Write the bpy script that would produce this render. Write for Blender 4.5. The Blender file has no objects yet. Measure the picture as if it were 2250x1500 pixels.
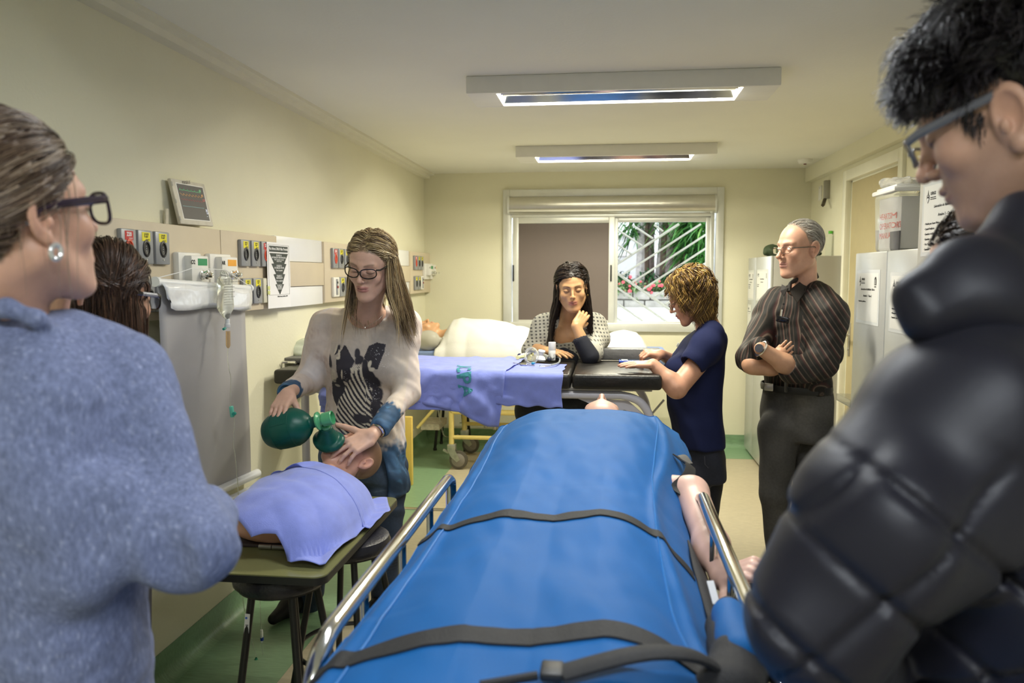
import bpy, bmesh, math, random
import numpy as np
from mathutils import Vector, Matrix
R = math.radians
C = bpy.context.scene.collection
rng = np.random.default_rng(7)
random.seed(7)
# ---------------------------------------------------------------- camera, world, lights, exposure
F = 1750.0; CX, CY = 1125.0, 750.0; HZ, VPX = 600.0, 1335.0; EYE = 1.52
YAW = math.atan((VPX-CX)/F); PIT = math.atan((CY-HZ)/math.hypot(F, VPX-CX))
cd = bpy.data.cameras.new('camera'); cam = bpy.data.objects.new('camera', cd); C.objects.link(cam)
cam.location = (0, 0, EYE); cam.rotation_euler = (math.pi/2-PIT, 0, YAW)
cd.sensor_width = 36; cd.lens = 36*F/2250; cd.clip_start = 0.05
cd.dof.use_dof = True; cd.dof.focus_distance = 3.3; cd.dof.aperture_fstop = 4.0
bpy.context.scene.camera = cam
sc = bpy.context.scene
sc.view_settings.view_transform = 'Standard'; sc.view_settings.look = 'None'
sc.view_settings.gamma = 1; sc.view_settings.use_curve_mapping = False
sc.view_settings.exposure = 0.36
w = bpy.data.worlds.new('world'); sc.world = w; w.use_nodes = True
bg = w.node_tree.nodes['Background']; bg.inputs[0].default_value = (0.86, 0.93, 1.0, 1); bg.inputs[1].default_value = 2.6
LAMP_POWER = 32.0
def area(name, loc, size, power, col, rot=(0, 0, 0)):
    l = bpy.data.lights.new(name, 'AREA'); l.shape = 'RECTANGLE'; l.size, l.size_y = size
    l.energy = power; l.color = col
    o = bpy.data.objects.new(name, l); o.location = loc; o.rotation_euler = rot; C.objects.link(o); return o
# ceiling luminaires in the room: two in view, one over the camera, one added behind it for the cool daylight (cooler tubes)
CEIL = 2.407
LAMPS = [(.035, 3.63, 1.0, (1, .94, .77)), (.03, 5.62, 1.35, (1, .94, .73)), (.05, 1.70, .45, (.90, .95, 1)), (.05, -.55, .8, (.86, .93, 1))]
for lx, ly, lp, lc in LAMPS:
    for dy in (.085, .225): area('tube_light', (lx, ly+dy, CEIL-.045), (1.06, .03), LAMP_POWER*lp/2, lc)

# ---------------------------------------------------------------- pixel -> world (the photograph's own perspective)
_cy, _sy, _cp, _sp = math.cos(YAW), math.sin(YAW), math.cos(PIT), math.sin(PIT)
FW = np.array([-_sy*_cp, _cy*_cp, -_sp]); RT = np.array([_cy, _sy, 0.]); UP = np.cross(RT, FW)
CAM = np.array([0, 0, EYE])
def ray(px, py): return FW + RT*((px-CX)/F) + UP*((CY-py)/F)
def P(px, py, Y):
    d = ray(px, py); return CAM + d*(Y/d[1])
def PX(px, py, X):
    d = ray(px, py); return CAM + d*(X/d[0])
def PZ(px, py, Z):
    d = ray(px, py); return CAM + d*((Z-EYE)/d[2])
V = lambda *a: np.array(a, float)

# ---------------------------------------------------------------- materials
MATS = {}
def M(name, col=(.8, .8, .8), rough=.5, metal=0., var=.06, vs=12., bump=0., bs=300., vcol=False, trans=0., ior=1.45,
      emit=None, es=1., spec=.5, sheen=0., alpha=1., stretch=None, coat=0., sss=0.):
    if name in MATS: return MATS[name]
    m = bpy.data.materials.new(name); m.use_nodes = True; nt = m.node_tree; N = nt.nodes; L = nt.links
    b = N['Principled BSDF']; tc = N.new('ShaderNodeTexCoord')
    vec = tc.outputs['Object']
    if stretch:
        mp = N.new('ShaderNodeMapping'); mp.inputs['Scale'].default_value = stretch; L.new(vec, mp.inputs[0]); vec = mp.outputs[0]
    if vcol:
        a = N.new('ShaderNodeAttribute'); a.attribute_name = 'Col'; src = a.outputs['Color']
    else:
        c = N.new('ShaderNodeRGB'); c.outputs[0].default_value = (*col, 1); src = c.outputs[0]
    if var:
        n = N.new('ShaderNodeTexNoise'); n.inputs['Scale'].default_value = vs; n.inputs['Detail'].default_value = 4
        L.new(vec, n.inputs['Vector'])
        mr = N.new('ShaderNodeMapRange'); mr.inputs['From Min'].default_value = .3; mr.inputs['From Max'].default_value = .7
        mr.inputs['To Min'].default_value = 1-var; mr.inputs['To Max'].default_value = 1+var
        L.new(n.outputs['Fac'], mr.inputs['Value'])
        mx = N.new('ShaderNodeVectorMath'); mx.operation = 'SCALE'; L.new(src, mx.inputs[0]); L.new(mr.outputs[0], mx.inputs['Scale'])
        src = mx.outputs[0]
    L.new(src, b.inputs['Base Color'])
    b.inputs['Roughness'].default_value = rough; b.inputs['Metallic'].default_value = metal
    b.inputs['Specular IOR Level'].default_value = spec
    b.inputs['IOR'].default_value = ior; b.inputs['Transmission Weight'].default_value = trans
    b.inputs['Sheen Weight'].default_value = sheen; b.inputs['Alpha'].default_value = alpha; b.inputs['Coat Weight'].default_value = coat
    if sss:
        b.inputs['Subsurface Weight'].default_value = sss; b.inputs['Subsurface Radius'].default_value = (.9, .35, .2); b.inputs['Subsurface Scale'].default_value = .012
    if emit: b.inputs['Emission Color'].default_value = (*emit, 1); b.inputs['Emission Strength'].default_value = es
    if bump:
        n = N.new('ShaderNodeTexNoise'); n.inputs['Scale'].default_value = bs; n.inputs['Detail'].default_value = 3
        L.new(vec, n.inputs['Vector'])
        bp = N.new('ShaderNodeBump'); bp.inputs['Strength'].default_value = min(1, bump); bp.inputs['Distance'].default_value = .4/bs*max(1, bump)
        L.new(n.outputs['Fac'], bp.inputs['Height']); L.new(bp.outputs[0], b.inputs['Normal'])
    MATS[name] = m; return m

# ---------------------------------------------------------------- objects
def thing(name, label, cat, loc=(0, 0, 0), group=None):
    o = bpy.data.objects.new(name, None); o.location = Vector(loc); o.empty_display_size = .05; C.objects.link(o)
    o['label'] = label; o['category'] = cat
    if group: o['group'] = group
    return o
def tag(o, label=None, cat=None, group=None, kind=None):
    if label: o['label'] = label
    if cat: o['category'] = cat
    if group: o['group'] = group
    if kind: o['kind'] = kind
    return o
def wloc(o):
    l = Vector(o.location)
    while o.parent: o = o.parent; l = l+Vector(o.location)
    return l
def mesh_obj(name, v, f, mat, parent=None, origin=None, smooth=True, ang=40, cols=None, label=None, mats=None, fmat=None):
    """v in world coordinates; stored relative to the parent's (or given) origin"""
    v = np.asarray(v, float); off = np.zeros(3)
    if parent is not None: off = np.array(wloc(parent))
    elif origin is not None: off = np.array(origin, float)
    me = bpy.data.meshes.new(name); me.from_pydata((v-off).tolist() if not isinstance(f, np.ndarray) else [], [], f if not isinstance(f, np.ndarray) else [])
    if isinstance(f, np.ndarray):
        n = f.shape[1]; me.vertices.add(len(v)); me.vertices.foreach_set('co', (v-off).astype(np.float32).ravel())
        me.loops.add(f.size); me.loops.foreach_set('vertex_index', f.astype(np.int32).ravel())
        me.polygons.add(len(f)); me.polygons.foreach_set('loop_start', np.arange(0, f.size, n, dtype=np.int32))
        me.update(calc_edges=True)
    if cols is not None:
        at = me.color_attributes.new('Col', 'FLOAT_COLOR', 'POINT')
        c4 = np.ones((len(v), 4), np.float32); c4[:, :3] = cols; at.data.foreach_set('color', c4.ravel())
    for m in (mats or [mat]): me.materials.append(m)
    if fmat is not None: me.polygons.foreach_set('material_index', np.asarray(fmat, np.int32))
    if smooth:
        me.shade_smooth()
        if ang < 180: me.set_sharp_from_angle(angle=R(ang))
    me.validate(verbose=False)
    o = bpy.data.objects.new(name, me); C.objects.link(o)
    if parent is not None: o.parent = parent
    elif origin is not None: o.location = Vector(origin)
    if label: o['label'] = label
    return o
class MB:
    def __init__(s): s.v = []; s.f = []
    def add(s, v, f):
        n = len(s.v); s.v += [tuple(map(float, p)) for p in v]; s.f += [tuple(i+n for i in q) for q in f]; return s
    def bm(s, bm, mw=None):
        bm.verts.ensure_lookup_table(); vs = [(mw @ x.co) if mw else x.co for x in bm.verts]
        s.add(vs, [[x.index for x in f.verts] for f in bm.faces]); bm.free(); return s
    def box(s, c, size, rot=None, bev=0., seg=2):
        b = bmesh.new(); bmesh.ops.create_cube(b, size=1); bmesh.ops.scale(b, vec=size, verts=b.verts)
        if bev: bmesh.ops.bevel(b, geom=b.edges[:], offset=bev, segments=seg, profile=.5, affect='EDGES')
        b.verts.index_update()
        mw = Matrix.Translation(Vector(c)) @ (rot.to_4x4() if rot is not None else Matrix.Identity(4)); return s.bm(b, mw)
    def bb(s, lo, hi, bev=0., seg=2):
        lo = np.array(lo, float); hi = np.array(hi, float); return s.box((lo+hi)/2, tuple(np.abs(hi-lo)), None, bev, seg)
    def tube(s, pts, r, n=10, cap=True, closed=False, flat=1.0, upv=None):
        pts = [Vector(p) for p in pts]; m = len(pts); rr = r if hasattr(r, '__len__') else [r]*m
        ring0 = len(s.v); prev = None
        for i, p in enumerate(pts):
            if closed: t = pts[(i+1) % m]-pts[i-1]
            else: t = pts[min(i+1, m-1)]-pts[max(i-1, 0)]
            t.normalize()
            if prev is None: a = Vector(upv) if upv is not None else (Vector((0, 0, 1)) if abs(t.z) < .9 else Vector((1, 0, 0)))
            else: a = prev
            a = a-t*a.dot(t); a.normalize(); prev = a; b = t.cross(a)
            for k in range(n):
                q = 2*math.pi*k/n; s.v.append(tuple(p+(a*math.cos(q)*flat+b*math.sin(q))*rr[i]))
        for i in range(m if closed else m-1):
            for k in range(n):
                a0 = ring0+i*n; b0 = ring0+((i+1) % m)*n
                s.f.append((a0+k, a0+(k+1) % n, b0+(k+1) % n, b0+k))
        if cap and not closed:
            s.f.append(tuple(ring0+k for k in range(n))[::-1]); s.f.append(tuple(ring0+(m-1)*n+k for k in range(n)))
        return s
    def lathe(s, prof, o=(0, 0, 0), ax=None, n=24, cap=True):
        """prof: (radius, height) along axis"""
        o = Vector(o); z = Vector(ax if ax is not None else (0, 0, 1)).normalized()
        x = z.orthogonal().normalized(); y = z.cross(x); r0 = len(s.v)
        for (r, h) in prof:
            for k in range(n):
                q = 2*math.pi*k/n; s.v.append(tuple(o+z*h+(x*math.cos(q)+y*math.sin(q))*r))
        for i in range(len(prof)-1):
            for k in range(n):
                a0 = r0+i*n; b0 = a0+n; s.f.append((a0+k, a0+(k+1) % n, b0+(k+1) % n, b0+k))
        if cap: s.f.append(tuple(r0+k for k in range(n))[::-1]); s.f.append(tuple(r0+(len(prof)-1)*n+k for k in range(n)))
        return s
    def prism(s, poly, axis, lo, hi):
        """poly: 2D points in the two other axes (cyclic order) extruded along axis"""
        n = len(poly); r0 = len(s.v)
        for h in (lo, hi):
            for (a, b) in poly:
                p = [0, 0, 0]; p[axis] = h; o = [i for i in range(3) if i != axis]; p[o[0]] = a; p[o[1]] = b; s.v.append(tuple(p))
        s.f.append(tuple(r0+i for i in range(n))); s.f.append(tuple(r0+n+i for i in range(n))[::-1])
        for i in range(n): s.f.append((r0+i, r0+(i+1) % n, r0+n+(i+1) % n, r0+n+i))
        return s
    def build(s, name, mat, parent=None, origin=None, smooth=True, ang=40, label=None):
        if parent is None and origin is None:
            a = np.array(s.v); origin = ((a[:, 0].min()+a[:, 0].max())/2, (a[:, 1].min()+a[:, 1].max())/2, a[:, 2].min())
        o = mesh_obj(name, s.v, s.f, mat, parent, origin, smooth, ang, label=label)
        bm = bmesh.new(); bm.from_mesh(o.data); bmesh.ops.recalc_face_normals(bm, faces=bm.faces); bm.to_mesh(o.data); bm.free()
        if smooth: o.data.shade_smooth(); o.data.set_sharp_from_angle(angle=R(ang))
        return o
def spline(pts, n=8, closed=False):
    pts = [np.array(p, float) for p in pts]; out = []; m = len(pts)
    for i in range(m if closed else m-1):
        if closed: p0, p1, p2, p3 = pts[i-1], pts[i], pts[(i+1) % m], pts[(i+2) % m]
        else: p0, p1, p2, p3 = pts[max(i-1, 0)], pts[i], pts[i+1], pts[min(i+2, m-1)]
        for k in range(n):
            t = k/n; out.append(.5*((2*p1)+(-p0+p2)*t+(2*p0-5*p1+4*p2-p3)*t*t+(-p0+3*p1-3*p2+p3)*t**3))
    if not closed: out.append(pts[-1])
    return out
def rot_axes(x, y, z): return Matrix([[x[0], y[0], z[0]], [x[1], y[1], z[1]], [x[2], y[2], z[2]]])
def frame(nrm, up=(0, 0, 1)):
    """plane frame: returns right, up, normal (numpy) for something facing along nrm"""
    n = np.array(nrm, float); n /= np.linalg.norm(n); r = np.cross(up, n); r /= np.linalg.norm(r); u = np.cross(n, r); return r, u, n
FONT = None
def text(body, loc, size, nrm, mat, parent, name='lettering', up=(0, 0, 1), align='LEFT', sx=1., bold=0., ext=.0003, skew=0.):
    r, u, n = frame(nrm, up)
    cu = bpy.data.curves.new('t', 'FONT'); cu.body = body; cu.size = size; cu.extrude = ext; cu.align_x = align; cu.resolution_u = 2
    cu.offset = bold; cu.shear = skew
    to = bpy.data.objects.new('t', cu); C.objects.link(to); dg = bpy.context.evaluated_depsgraph_get()
    me = bpy.data.meshes.new_from_object(to.evaluated_get(dg)); bpy.data.objects.remove(to); 
    v = np.empty(len(me.vertices)*3); me.vertices.foreach_get('co', v); v = v.reshape(-1, 3)
    wv = np.array(loc, float)+v[:, :1]*r*sx+v[:, 1:2]*u+v[:, 2:3]*n
    f = [tuple(p.vertices) for p in me.polygons]; bpy.data.meshes.remove(me)
    return mesh_obj(name, wv, f, mat, parent, smooth=False)
def card(name, c, w, h, nrm, mat, parent=None, th=.0006, up=(0, 0, 1), label=None):
    r, u, n = frame(nrm, up); c = np.array(c, float)
    b = MB(); b.box((0, 0, 0), (w, h, th)); b.v = [tuple(c+p[0]*r+p[1]*u+p[2]*n) for p in b.v]
    return b.build(name, mat, parent, smooth=False, label=label)
def flat_poly(name, pts2, c, nrm, mat, parent, th=.0004, up=(0, 0, 1)):
    """extruded 2D outline on a plane"""
    r, u, n = frame(nrm, up); c = np.array(c, float); m = len(pts2); v = []
    for h in (0, th):
        for (a, b) in pts2: v.append(c+a*r+b*u+h*n)
    f = [tuple(range(m))[::-1], tuple(range(m, 2*m))]+[(i, (i+1) % m, m+(i+1) % m, m+i) for i in range(m)]
    return mesh_obj(name, v, f, mat, parent, smooth=False)
# ---------------------------------------------------------------- implicit surfaces (organic shapes) -> meshes
def smin(a, b, k):
    if k <= 0: return np.minimum(a, b)
    h = np.maximum(k-np.abs(a-b), 0)/k; return np.minimum(a, b)-h*h*k*.25
def smax(a, b, k): return -smin(-a, -b, k)
def euler(yaw=0, pitch=0, roll=0):
    return np.array(Matrix.Rotation(R(yaw), 3, 'Z') @ Matrix.Rotation(R(pitch), 3, 'X') @ Matrix.Rotation(R(roll), 3, 'Y'))
class S:
    def __init__(s): s.ops = []; s.xf = (np.zeros(3), np.eye(3), 1.)
    def frame(s, o=(0, 0, 0), rot=None, sc=1.): s.xf = (np.array(o, float), np.eye(3) if rot is None else rot, sc); return s
    def w(s, p): o, r, sc = s.xf; return o+r@(np.array(p, float)*sc)
    def caps(s, a, b, ra, rb=None, k=.01, op='u'):
        rb = ra if rb is None else rb; sc = s.xf[2]; a = s.w(a); b = s.w(b); ra *= sc; rb *= sc
        s.ops.append(('c', op, k*sc, a, b, ra, rb, (a+b)/2, np.linalg.norm(b-a)/2+max(ra, rb))); return s
    def chain(s, pts, rs, k=.01, op='u'):
        for i in range(len(pts)-1): s.caps(pts[i], pts[i+1], rs[i], rs[i+1], k, op)
        return s
    def ell(s, c, r, k=.01, op='u', rot=None):
        o, rr, sc = s.xf; c = s.w(c); r = np.array(r, float)*sc; m = rr if rot is None else rr@rot
        s.ops.append(('e', op, k*sc, c, r, m, c, r.max())); return s
    def box(s, c, hs, rad=.0, k=.005, op='u', rot=None):
        o, rr, sc = s.xf; c = s.w(c); hs = np.array(hs, float)*sc; m = rr if rot is None else rr@rot
        s.ops.append(('b', op, k*sc, c, hs, m, rad*sc, c, np.linalg.norm(hs))); return s
    def loft(s, secs, k=.02, op='u', rot=None, p=2.3, cap=.02):
        """secs: (z, cx, cy, rx, ry) rows, ascending z, in the current frame"""
        o, rr, sc = s.xf; a = np.array(secs, float)*sc; m = rr
        zc = (a[0, 0]+a[-1, 0])/2; c = o+m@np.array([a[:, 1].mean(), a[:, 2].mean(), zc])
        rad = math.hypot((a[-1, 0]-a[0, 0])/2, max(a[:, 3].max(), a[:, 4].max())+np.ptp(a[:, 1])+np.ptp(a[:, 2]))
        s.ops.append(('l', op, k*sc, a, o, m, p, cap*sc, c, rad)); return s
    def disp(s, fn): s.ops.append(('d', fn)); return s
    def ev(s, p):
        d = np.full(len(p), 9., np.float32)
        for q in s.ops:
            if q[0] == 'd': d = (d+q[1](p)).astype(np.float32); continue
            k = q[2]; c, rad = q[-2], q[-1]
            dc = np.sqrt(((p-c)**2).sum(1))-rad
            if q[1] == 'u': m = dc < d+k
            else: m = dc < k+.005
            if not m.any(): continue
            x = p[m]
            if q[0] == 'c':
                a, b, ra, rb = q[3:7]; ba = b-a; t = np.clip(((x-a)@ba)/max(ba@ba, 1e-12), 0, 1)
                g = np.sqrt(((x-a-t[:, None]*ba)**2).sum(1))-(ra+(rb-ra)*t)
            elif q[0] == 'e':
                c0, r, mm = q[3:6]; y = (x-c0)@mm; k1 = np.sqrt(((y/r)**2).sum(1)); k2 = np.sqrt(((y/r**2)**2).sum(1)); g = k1*(k1-1)/np.maximum(k2, 1e-9)
            elif q[0] == 'b':
                c0, hs, mm, rd = q[3:7]; y = np.abs((x-c0)@mm)-(hs-rd); g = np.sqrt((np.maximum(y, 0)**2).sum(1))+np.minimum(y.max(1), 0)-rd
            elif q[0] == 'l':
                a, o, mm, pw, cap = q[3:8]; y = (x-o)@mm; z = y[:, 2]
                zz = np.clip(z, a[0, 0], a[-1, 0]); cx, cy, rx, ry = [np.interp(zz, a[:, 0], a[:, i]) for i in (1, 2, 3, 4)]
                u = np.abs(y[:, 0]-cx)/rx; v = np.abs(y[:, 1]-cy)/ry
                g = ((u**pw+v**pw)**(1/pw)-1)*np.minimum(rx, ry)
                g = smax(g, np.maximum(z-a[-1, 0], a[0, 0]-z), cap)
            if q[1] == 'u': d[m] = smin(d[m], g, k)
            elif q[1] == 's': d[m] = smax(d[m], -g, k)
            elif q[1] == 'i': d[m] = smax(d[m], g, k)
        return d
    def bounds(s, pad=.02):
        lo = np.full(3, 1e9); hi = -lo
        for q in s.ops:
            if q[0] == 'd' or q[1] != 'u': continue
            if q[0] == 'c': pts = [q[3]-q[5], q[3]+q[5], q[4]-q[6], q[4]+q[6]]
            elif q[0] == 'e': e = np.abs(q[5])@q[4]; pts = [q[3]-e, q[3]+e]
            elif q[0] == 'b': e = np.abs(q[5])@q[4]; pts = [q[3]-e, q[3]+e]
            else:
                a, o, m = q[3:6]; pts = []
                for row in a:
                    for sx in (-1, 1):
                        for sy in (-1, 1): pts.append(o+m@np.array([row[1]+sx*row[3], row[2]+sy*row[4], row[0]]))
            pts = np.array(pts); lo = np.minimum(lo, pts.min(0)); hi = np.maximum(hi, pts.max(0))
        return lo-pad, hi+pad
    def mesh(s, h, lo=None, hi=None, clip=None):
        l, u = s.bounds(3*h+.006)
        if lo is not None: l = np.maximum(l, lo)
        if hi is not None: u = np.minimum(u, hi)
        B = 6; nb = np.maximum(np.ceil((u-l)/(h*B)).astype(int), 1); n = nb*B
        g = [l[i]+(np.arange(nb[i])+.5)*B*h-.5*h for i in range(3)]
        cc = np.stack(np.meshgrid(*g, indexing='ij'), -1).reshape(-1, 3)
        dc = s.ev(cc); act = np.abs(dc) < B*h*.87*1.35+.002
        D = np.where(dc < 0, -1., 1.).astype(np.float32).reshape(nb)
        D = D.repeat(B, 0).repeat(B, 1).repeat(B, 2)
        ai = np.argwhere(act.reshape(nb))
        off = np.stack(np.meshgrid(*[np.arange(B)]*3, indexing='ij'), -1).reshape(-1, 3)
        idx = (ai[:, None, :]*B+off[None]).reshape(-1, 3)
        CH = 400000
        for i in range(0, len(idx), CH):
            q = idx[i:i+CH]; D[q[:, 0], q[:, 1], q[:, 2]] = s.ev(l+q*h)
        D[0] = D[-1] = 1; D[:, 0] = D[:, -1] = 1; D[:, :, 0] = D[:, :, -1] = 1
        return nets(D, l, h)
def nets(D, l, h):
    I = D < 0; cnt = np.zeros(tuple(np.array(D.shape)-1), np.uint8)
    for a in (0, 1):
        for b in (0, 1):
            for c in (0, 1): cnt += I[a:I.shape[0]-1+a, b:I.shape[1]-1+b, c:I.shape[2]-1+c]
    ce = np.argwhere((cnt > 0) & (cnt < 8)); vid = np.full(cnt.shape, -1, np.int32); vid[ce[:, 0], ce[:, 1], ce[:, 2]] = np.arange(len(ce))
    cor = [(a, b, c) for a in (0, 1) for b in (0, 1) for c in (0, 1)]
    val = np.stack([D[ce[:, 0]+a, ce[:, 1]+b, ce[:, 2]+c] for a, b, c in cor], 1)
    acc = np.zeros((len(ce), 3)); num = np.zeros(len(ce))
    for i in range(8):
        for j in range(i+1, 8):
            df = np.array(cor[j])-np.array(cor[i])
            if np.abs(df).sum() != 1: continue
            va, vb = val[:, i], val[:, j]; m = (va < 0) != (vb < 0); t = np.where(m, va/np.where(m, va-vb, 1), 0)
            acc += np.where(m[:, None], np.array(cor[i])+t[:, None]*df, 0); num += m
    v = l+(ce+acc/num[:, None])*h; fs = []
    for ax in range(3):
        o1, o2 = [(1, 2), (2, 0), (0, 1)][ax]
        sl0 = [slice(None)]*3; sl1 = [slice(None)]*3; sl0[ax] = slice(0, -1); sl1[ax] = slice(1, None)
        X = np.argwhere(I[tuple(sl0)] != I[tuple(sl1)])
        X = X[(X[:, o1] > 0) & (X[:, o2] > 0) & (X[:, o1] < D.shape[o1]-1) & (X[:, o2] < D.shape[o2]-1)]
        ins = I[X[:, 0], X[:, 1], X[:, 2]]
        e1 = np.zeros(3, int); e1[o1] = 1; e2 = np.zeros(3, int); e2[o2] = 1
        q = [vid[tuple((X-a*e1-b*e2).T)] for a, b in ((1, 1), (0, 1), (0, 0), (1, 0))]
        q = np.stack(q, 1); q[~ins] = q[~ins][:, ::-1]; fs.append(q)
    f = np.concatenate(fs); f = f[(f >= 0).all(1)]
    return v, f
def join(parts):
    vs, fs, n = [], [], 0
    for v, f in parts: vs.append(v); fs.append(f+n); n += len(v)
    return np.concatenate(vs), np.concatenate(fs)
class Fold:
    """cheap anisotropic wrinkle field: sum of warped sines along random directions near a main direction"""
    def __init__(s, seed, freq, amp, dirn=None, spread=.5, n=6):
        g = np.random.default_rng(seed); s.w = []
        for i in range(n):
            d = g.normal(size=3)
            if dirn is not None: d = np.array(dirn, float)/np.linalg.norm(dirn)+d*spread
            d /= np.linalg.norm(d); s.w.append((d*freq*g.uniform(.6, 1.7), g.uniform(0, 6.28), g.uniform(.5, 1)))
        s.amp = amp/n**.5; s.q = g.normal(size=(3, 3))*freq*.5
    def __call__(s, p):
        wq = np.sin(p@s.q)*.9; o = 0
        for d, ph, a in s.w: x = np.sin(p@d+ph+wq[:, 0]*1.5+wq[:, 1]); o = o+a*x
        return o*s.amp
def nz(seed, freq, n=7, warp=1.):
    g = np.random.default_rng(seed); ds = g.normal(size=(n, 3))*freq; ph = g.uniform(0, 6.28, n); q = g.normal(size=(3, 3))*freq*.6
    return lambda p: np.sin(p@ds.T+ph+warp*np.sin(p@q).sum(1, keepdims=True)).sum(1)/n**.5
def sstep(a, b, x): t = np.clip((x-a)/(b-a), 0, 1); return t*t*(3-2*t)
def mixc(c, col, w): return c*(1-w[:, None])+np.array(col)*w[:, None]
# ---------------------------------------------------------------- room shell
XL, XR, YB, YF = -1.64, 1.70, 7.06, -1.6
m_wall = M('cream_paint', (.76, .735, .565), .75, bump=.15, bs=90, var=.02, vs=3)
m_wallb = M('cream_paint_trim', (.74, .715, .59), .6, var=.02)
m_ceil = M('ceiling_paint', (.80, .79, .71), .85, bump=.1, bs=60, var=.02, vs=2)
def slab(name, lo, hi, mat, parent=None, bev=0):
    o = MB().bb(lo, hi, bev).build(name, mat, parent, smooth=bool(bev))
    if parent is None: o['kind'] = 'structure'
    return o
m_lino_b = M('vinyl_floor_beige', (.46, .405, .285), .38, var=.10, vs=14, stretch=(2, 12, 1), bump=.05, bs=40)
m_lino_g = M('vinyl_floor_green', (.20, .33, .19), .33, var=.14, vs=16, stretch=(1, 9, 3), bump=.05, bs=40)
slab('floor', (XL-.1, YF-.1, -.1), (XR+.1, YB+.1, 0), m_lino_b)
GX = -1.21
fl = [o for o in C.objects if o.name == 'floor'][0]
MB().bb((XL, YF, -.002), (GX, YB, .0015)).build('green_border', m_lino_g, fl, smooth=False)
MB().bb((GX, 6.63, -.002), (XR, YB, .0015)).build('green_border', m_lino_g, fl, smooth=False)
# coved skirting: the green sheet runs up the wall in a quarter curve
def cove(name, a, b, nrm):
    a = np.array(a, float); b = np.array(b, float); n = np.array(nrm, float); pr = []
    for k in range(7): q = math.pi/2*k/6; pr.append((.05-.05*math.sin(q), .05-.05*math.cos(q)))
    pr.append((0, .115)); v = []
    for e in (a, b):
        for (d, h) in pr: v.append(e+n*(d+.003)+np.array([0, 0, h+.0015]))
        v.append(e+np.array([0, 0, .115])); v.append(e)
    m = len(pr)+2; f = [(i, i+1, m+i+1, m+i) for i in range(m-1)]+[tuple(range(m))[::-1], tuple(range(m, 2*m))]
    o = mesh_obj(name, v, f, m_lino_g, None, tuple(a), True, 50); o['kind'] = 'structure'
cove('baseboard_left', (XL, YF, 0), (XL, YB, 0), (1, 0, 0))
cove('baseboard_back', (XL, YB, 0), (XR, YB, 0), (0, -1, 0))
slab('wall_left', (XL-.1, YF-.1, 0), (XL, YB+.1, 2.6), m_wall)
slab('wall_front', (XL-.1, YF-.1, 0), (XR+.1, YF, 2.6), m_wall)
slab('ceiling', (XL-.1, YF-.1, CEIL), (XR+.1, YB+.1, CEIL+.1), m_ceil)
# back wall with window opening
wl = P(1113, 423, YB); wr = P(1577, 722, YB)
WX0, WX1, WZ1, WZ0 = wl[0], wr[0], wl[2], wr[2]
b = MB(); b.bb((XL-.1, YB, 0), (WX0, YB+.16, 2.6)).bb((WX1, YB, 0), (XR+.1, YB+.16, 2.6)).bb((WX0, YB, 0), (WX1, YB+.16, WZ0)).bb((WX0, YB, WZ1), (WX1, YB+.16, 2.6))
b.build('wall_back', m_wall, None, smooth=False)['kind'] = 'structure'
# right wall with door opening
DY1 = PX(1862, 500, XR)[1]; DY0 = PX(1975, 500, XR)[1]; DZ = PX(1867, 397, XR)[2]
b = MB(); b.bb((XR, YF-.1, 0), (XR+.14, DY0-.004, 2.6)).bb((XR, DY1+.004, 0), (XR+.14, YB+.1, 2.6)).bb((XR, DY0-.004, DZ+.004), (XR+.14, DY1+.004, 2.6))
b.build('wall_right', m_wall, None, smooth=False)['kind'] = 'structure'
# beam along the right wall under the ceiling
b1 = PX(1749, 410, 1.645); slab('trim_1', (1.645, YF, b1[2]), (XR+.01, YB, CEIL), m_wall)
# plaster cornice on the left
b = MB(); b.prism([(XL-.01, CEIL-.045), (XL+.055, CEIL-.045), (XL+.06, CEIL-.02), (XL+.095, CEIL-.016), (XL+.097, CEIL+.01), (XL-.01, CEIL+.01)], 1, YF, YB)
t2 = b.build('trim_2', m_wallb, None, smooth=False); t2['kind'] = 'structure'

# ---------------------------------------------------------------- window_1
m_alu = M('aluminium_frame', (.72, .73, .70), .35, .35, var=.03)
m_alu2 = M('blind_box_aluminium', (.62, .60, .53), .28, .75, var=.03)
m_rub = M('black_plastic', (.015, .015, .017), .45)
m_pane = M('frosted_brown_pane', (.155, .125, .115), .5, var=.04, vs=300)
m_glass = M('clear_glass', (.95, .97, .96), .02, trans=1., var=0, ior=1.1)
win = bpy.data.objects.new('window_1', None); win.location = ((WX0+WX1)/2, YB, WZ0); C.objects.link(win); win['kind'] = 'structure'
def framebox(b, x0, x1, z0, z1, t, y0, y1, tb=None):
    tb = tb or t
    b.bb((x0, y0, z0), (x0+t, y1, z1), .003).bb((x1-t, y0, z0), (x1, y1, z1), .003).bb((x0+t, y0, z1-t), (x1-t, y1, z1), .003).bb((x0+t, y0, z0), (x1-t, y1, z0+tb), .003)
b = MB(); framebox(b, WX0-.028, WX1+.028, WZ0-.03, WZ1+.022, .062, YB-.03, YB+.10, .075); b.build('window_frame', m_alu, win)
pz = lambda y: P(1300, y, YB)[2]
pxx = lambda x, y=600: P(x, y, YB)[0]
b = MB(); n = 14; v = []
z1, z0 = pz(431), pz(470); zc, rr = (z0+z1)/2, (z1-z0)/2
prof = [(YB-.005, z1)]+[(YB-.03-.05*math.cos(q), zc+rr*math.sin(q)) for q in np.linspace(math.pi/2*.95, -math.pi/2*.95, n)]+[(YB-.005, z0)]
b.prism([(y, z) for y, z in prof], 0, pxx(1120), pxx(1567)); b.build('roller_blind_box', m_alu2, win)
b = MB()
for x in (1119, 1568): b.prism([(y-.003 if y < YB-.01 else y, zc+(z-zc)*1.05) for y, z in prof], 0, pxx(x)-.008, pxx(x)+.008)
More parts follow.
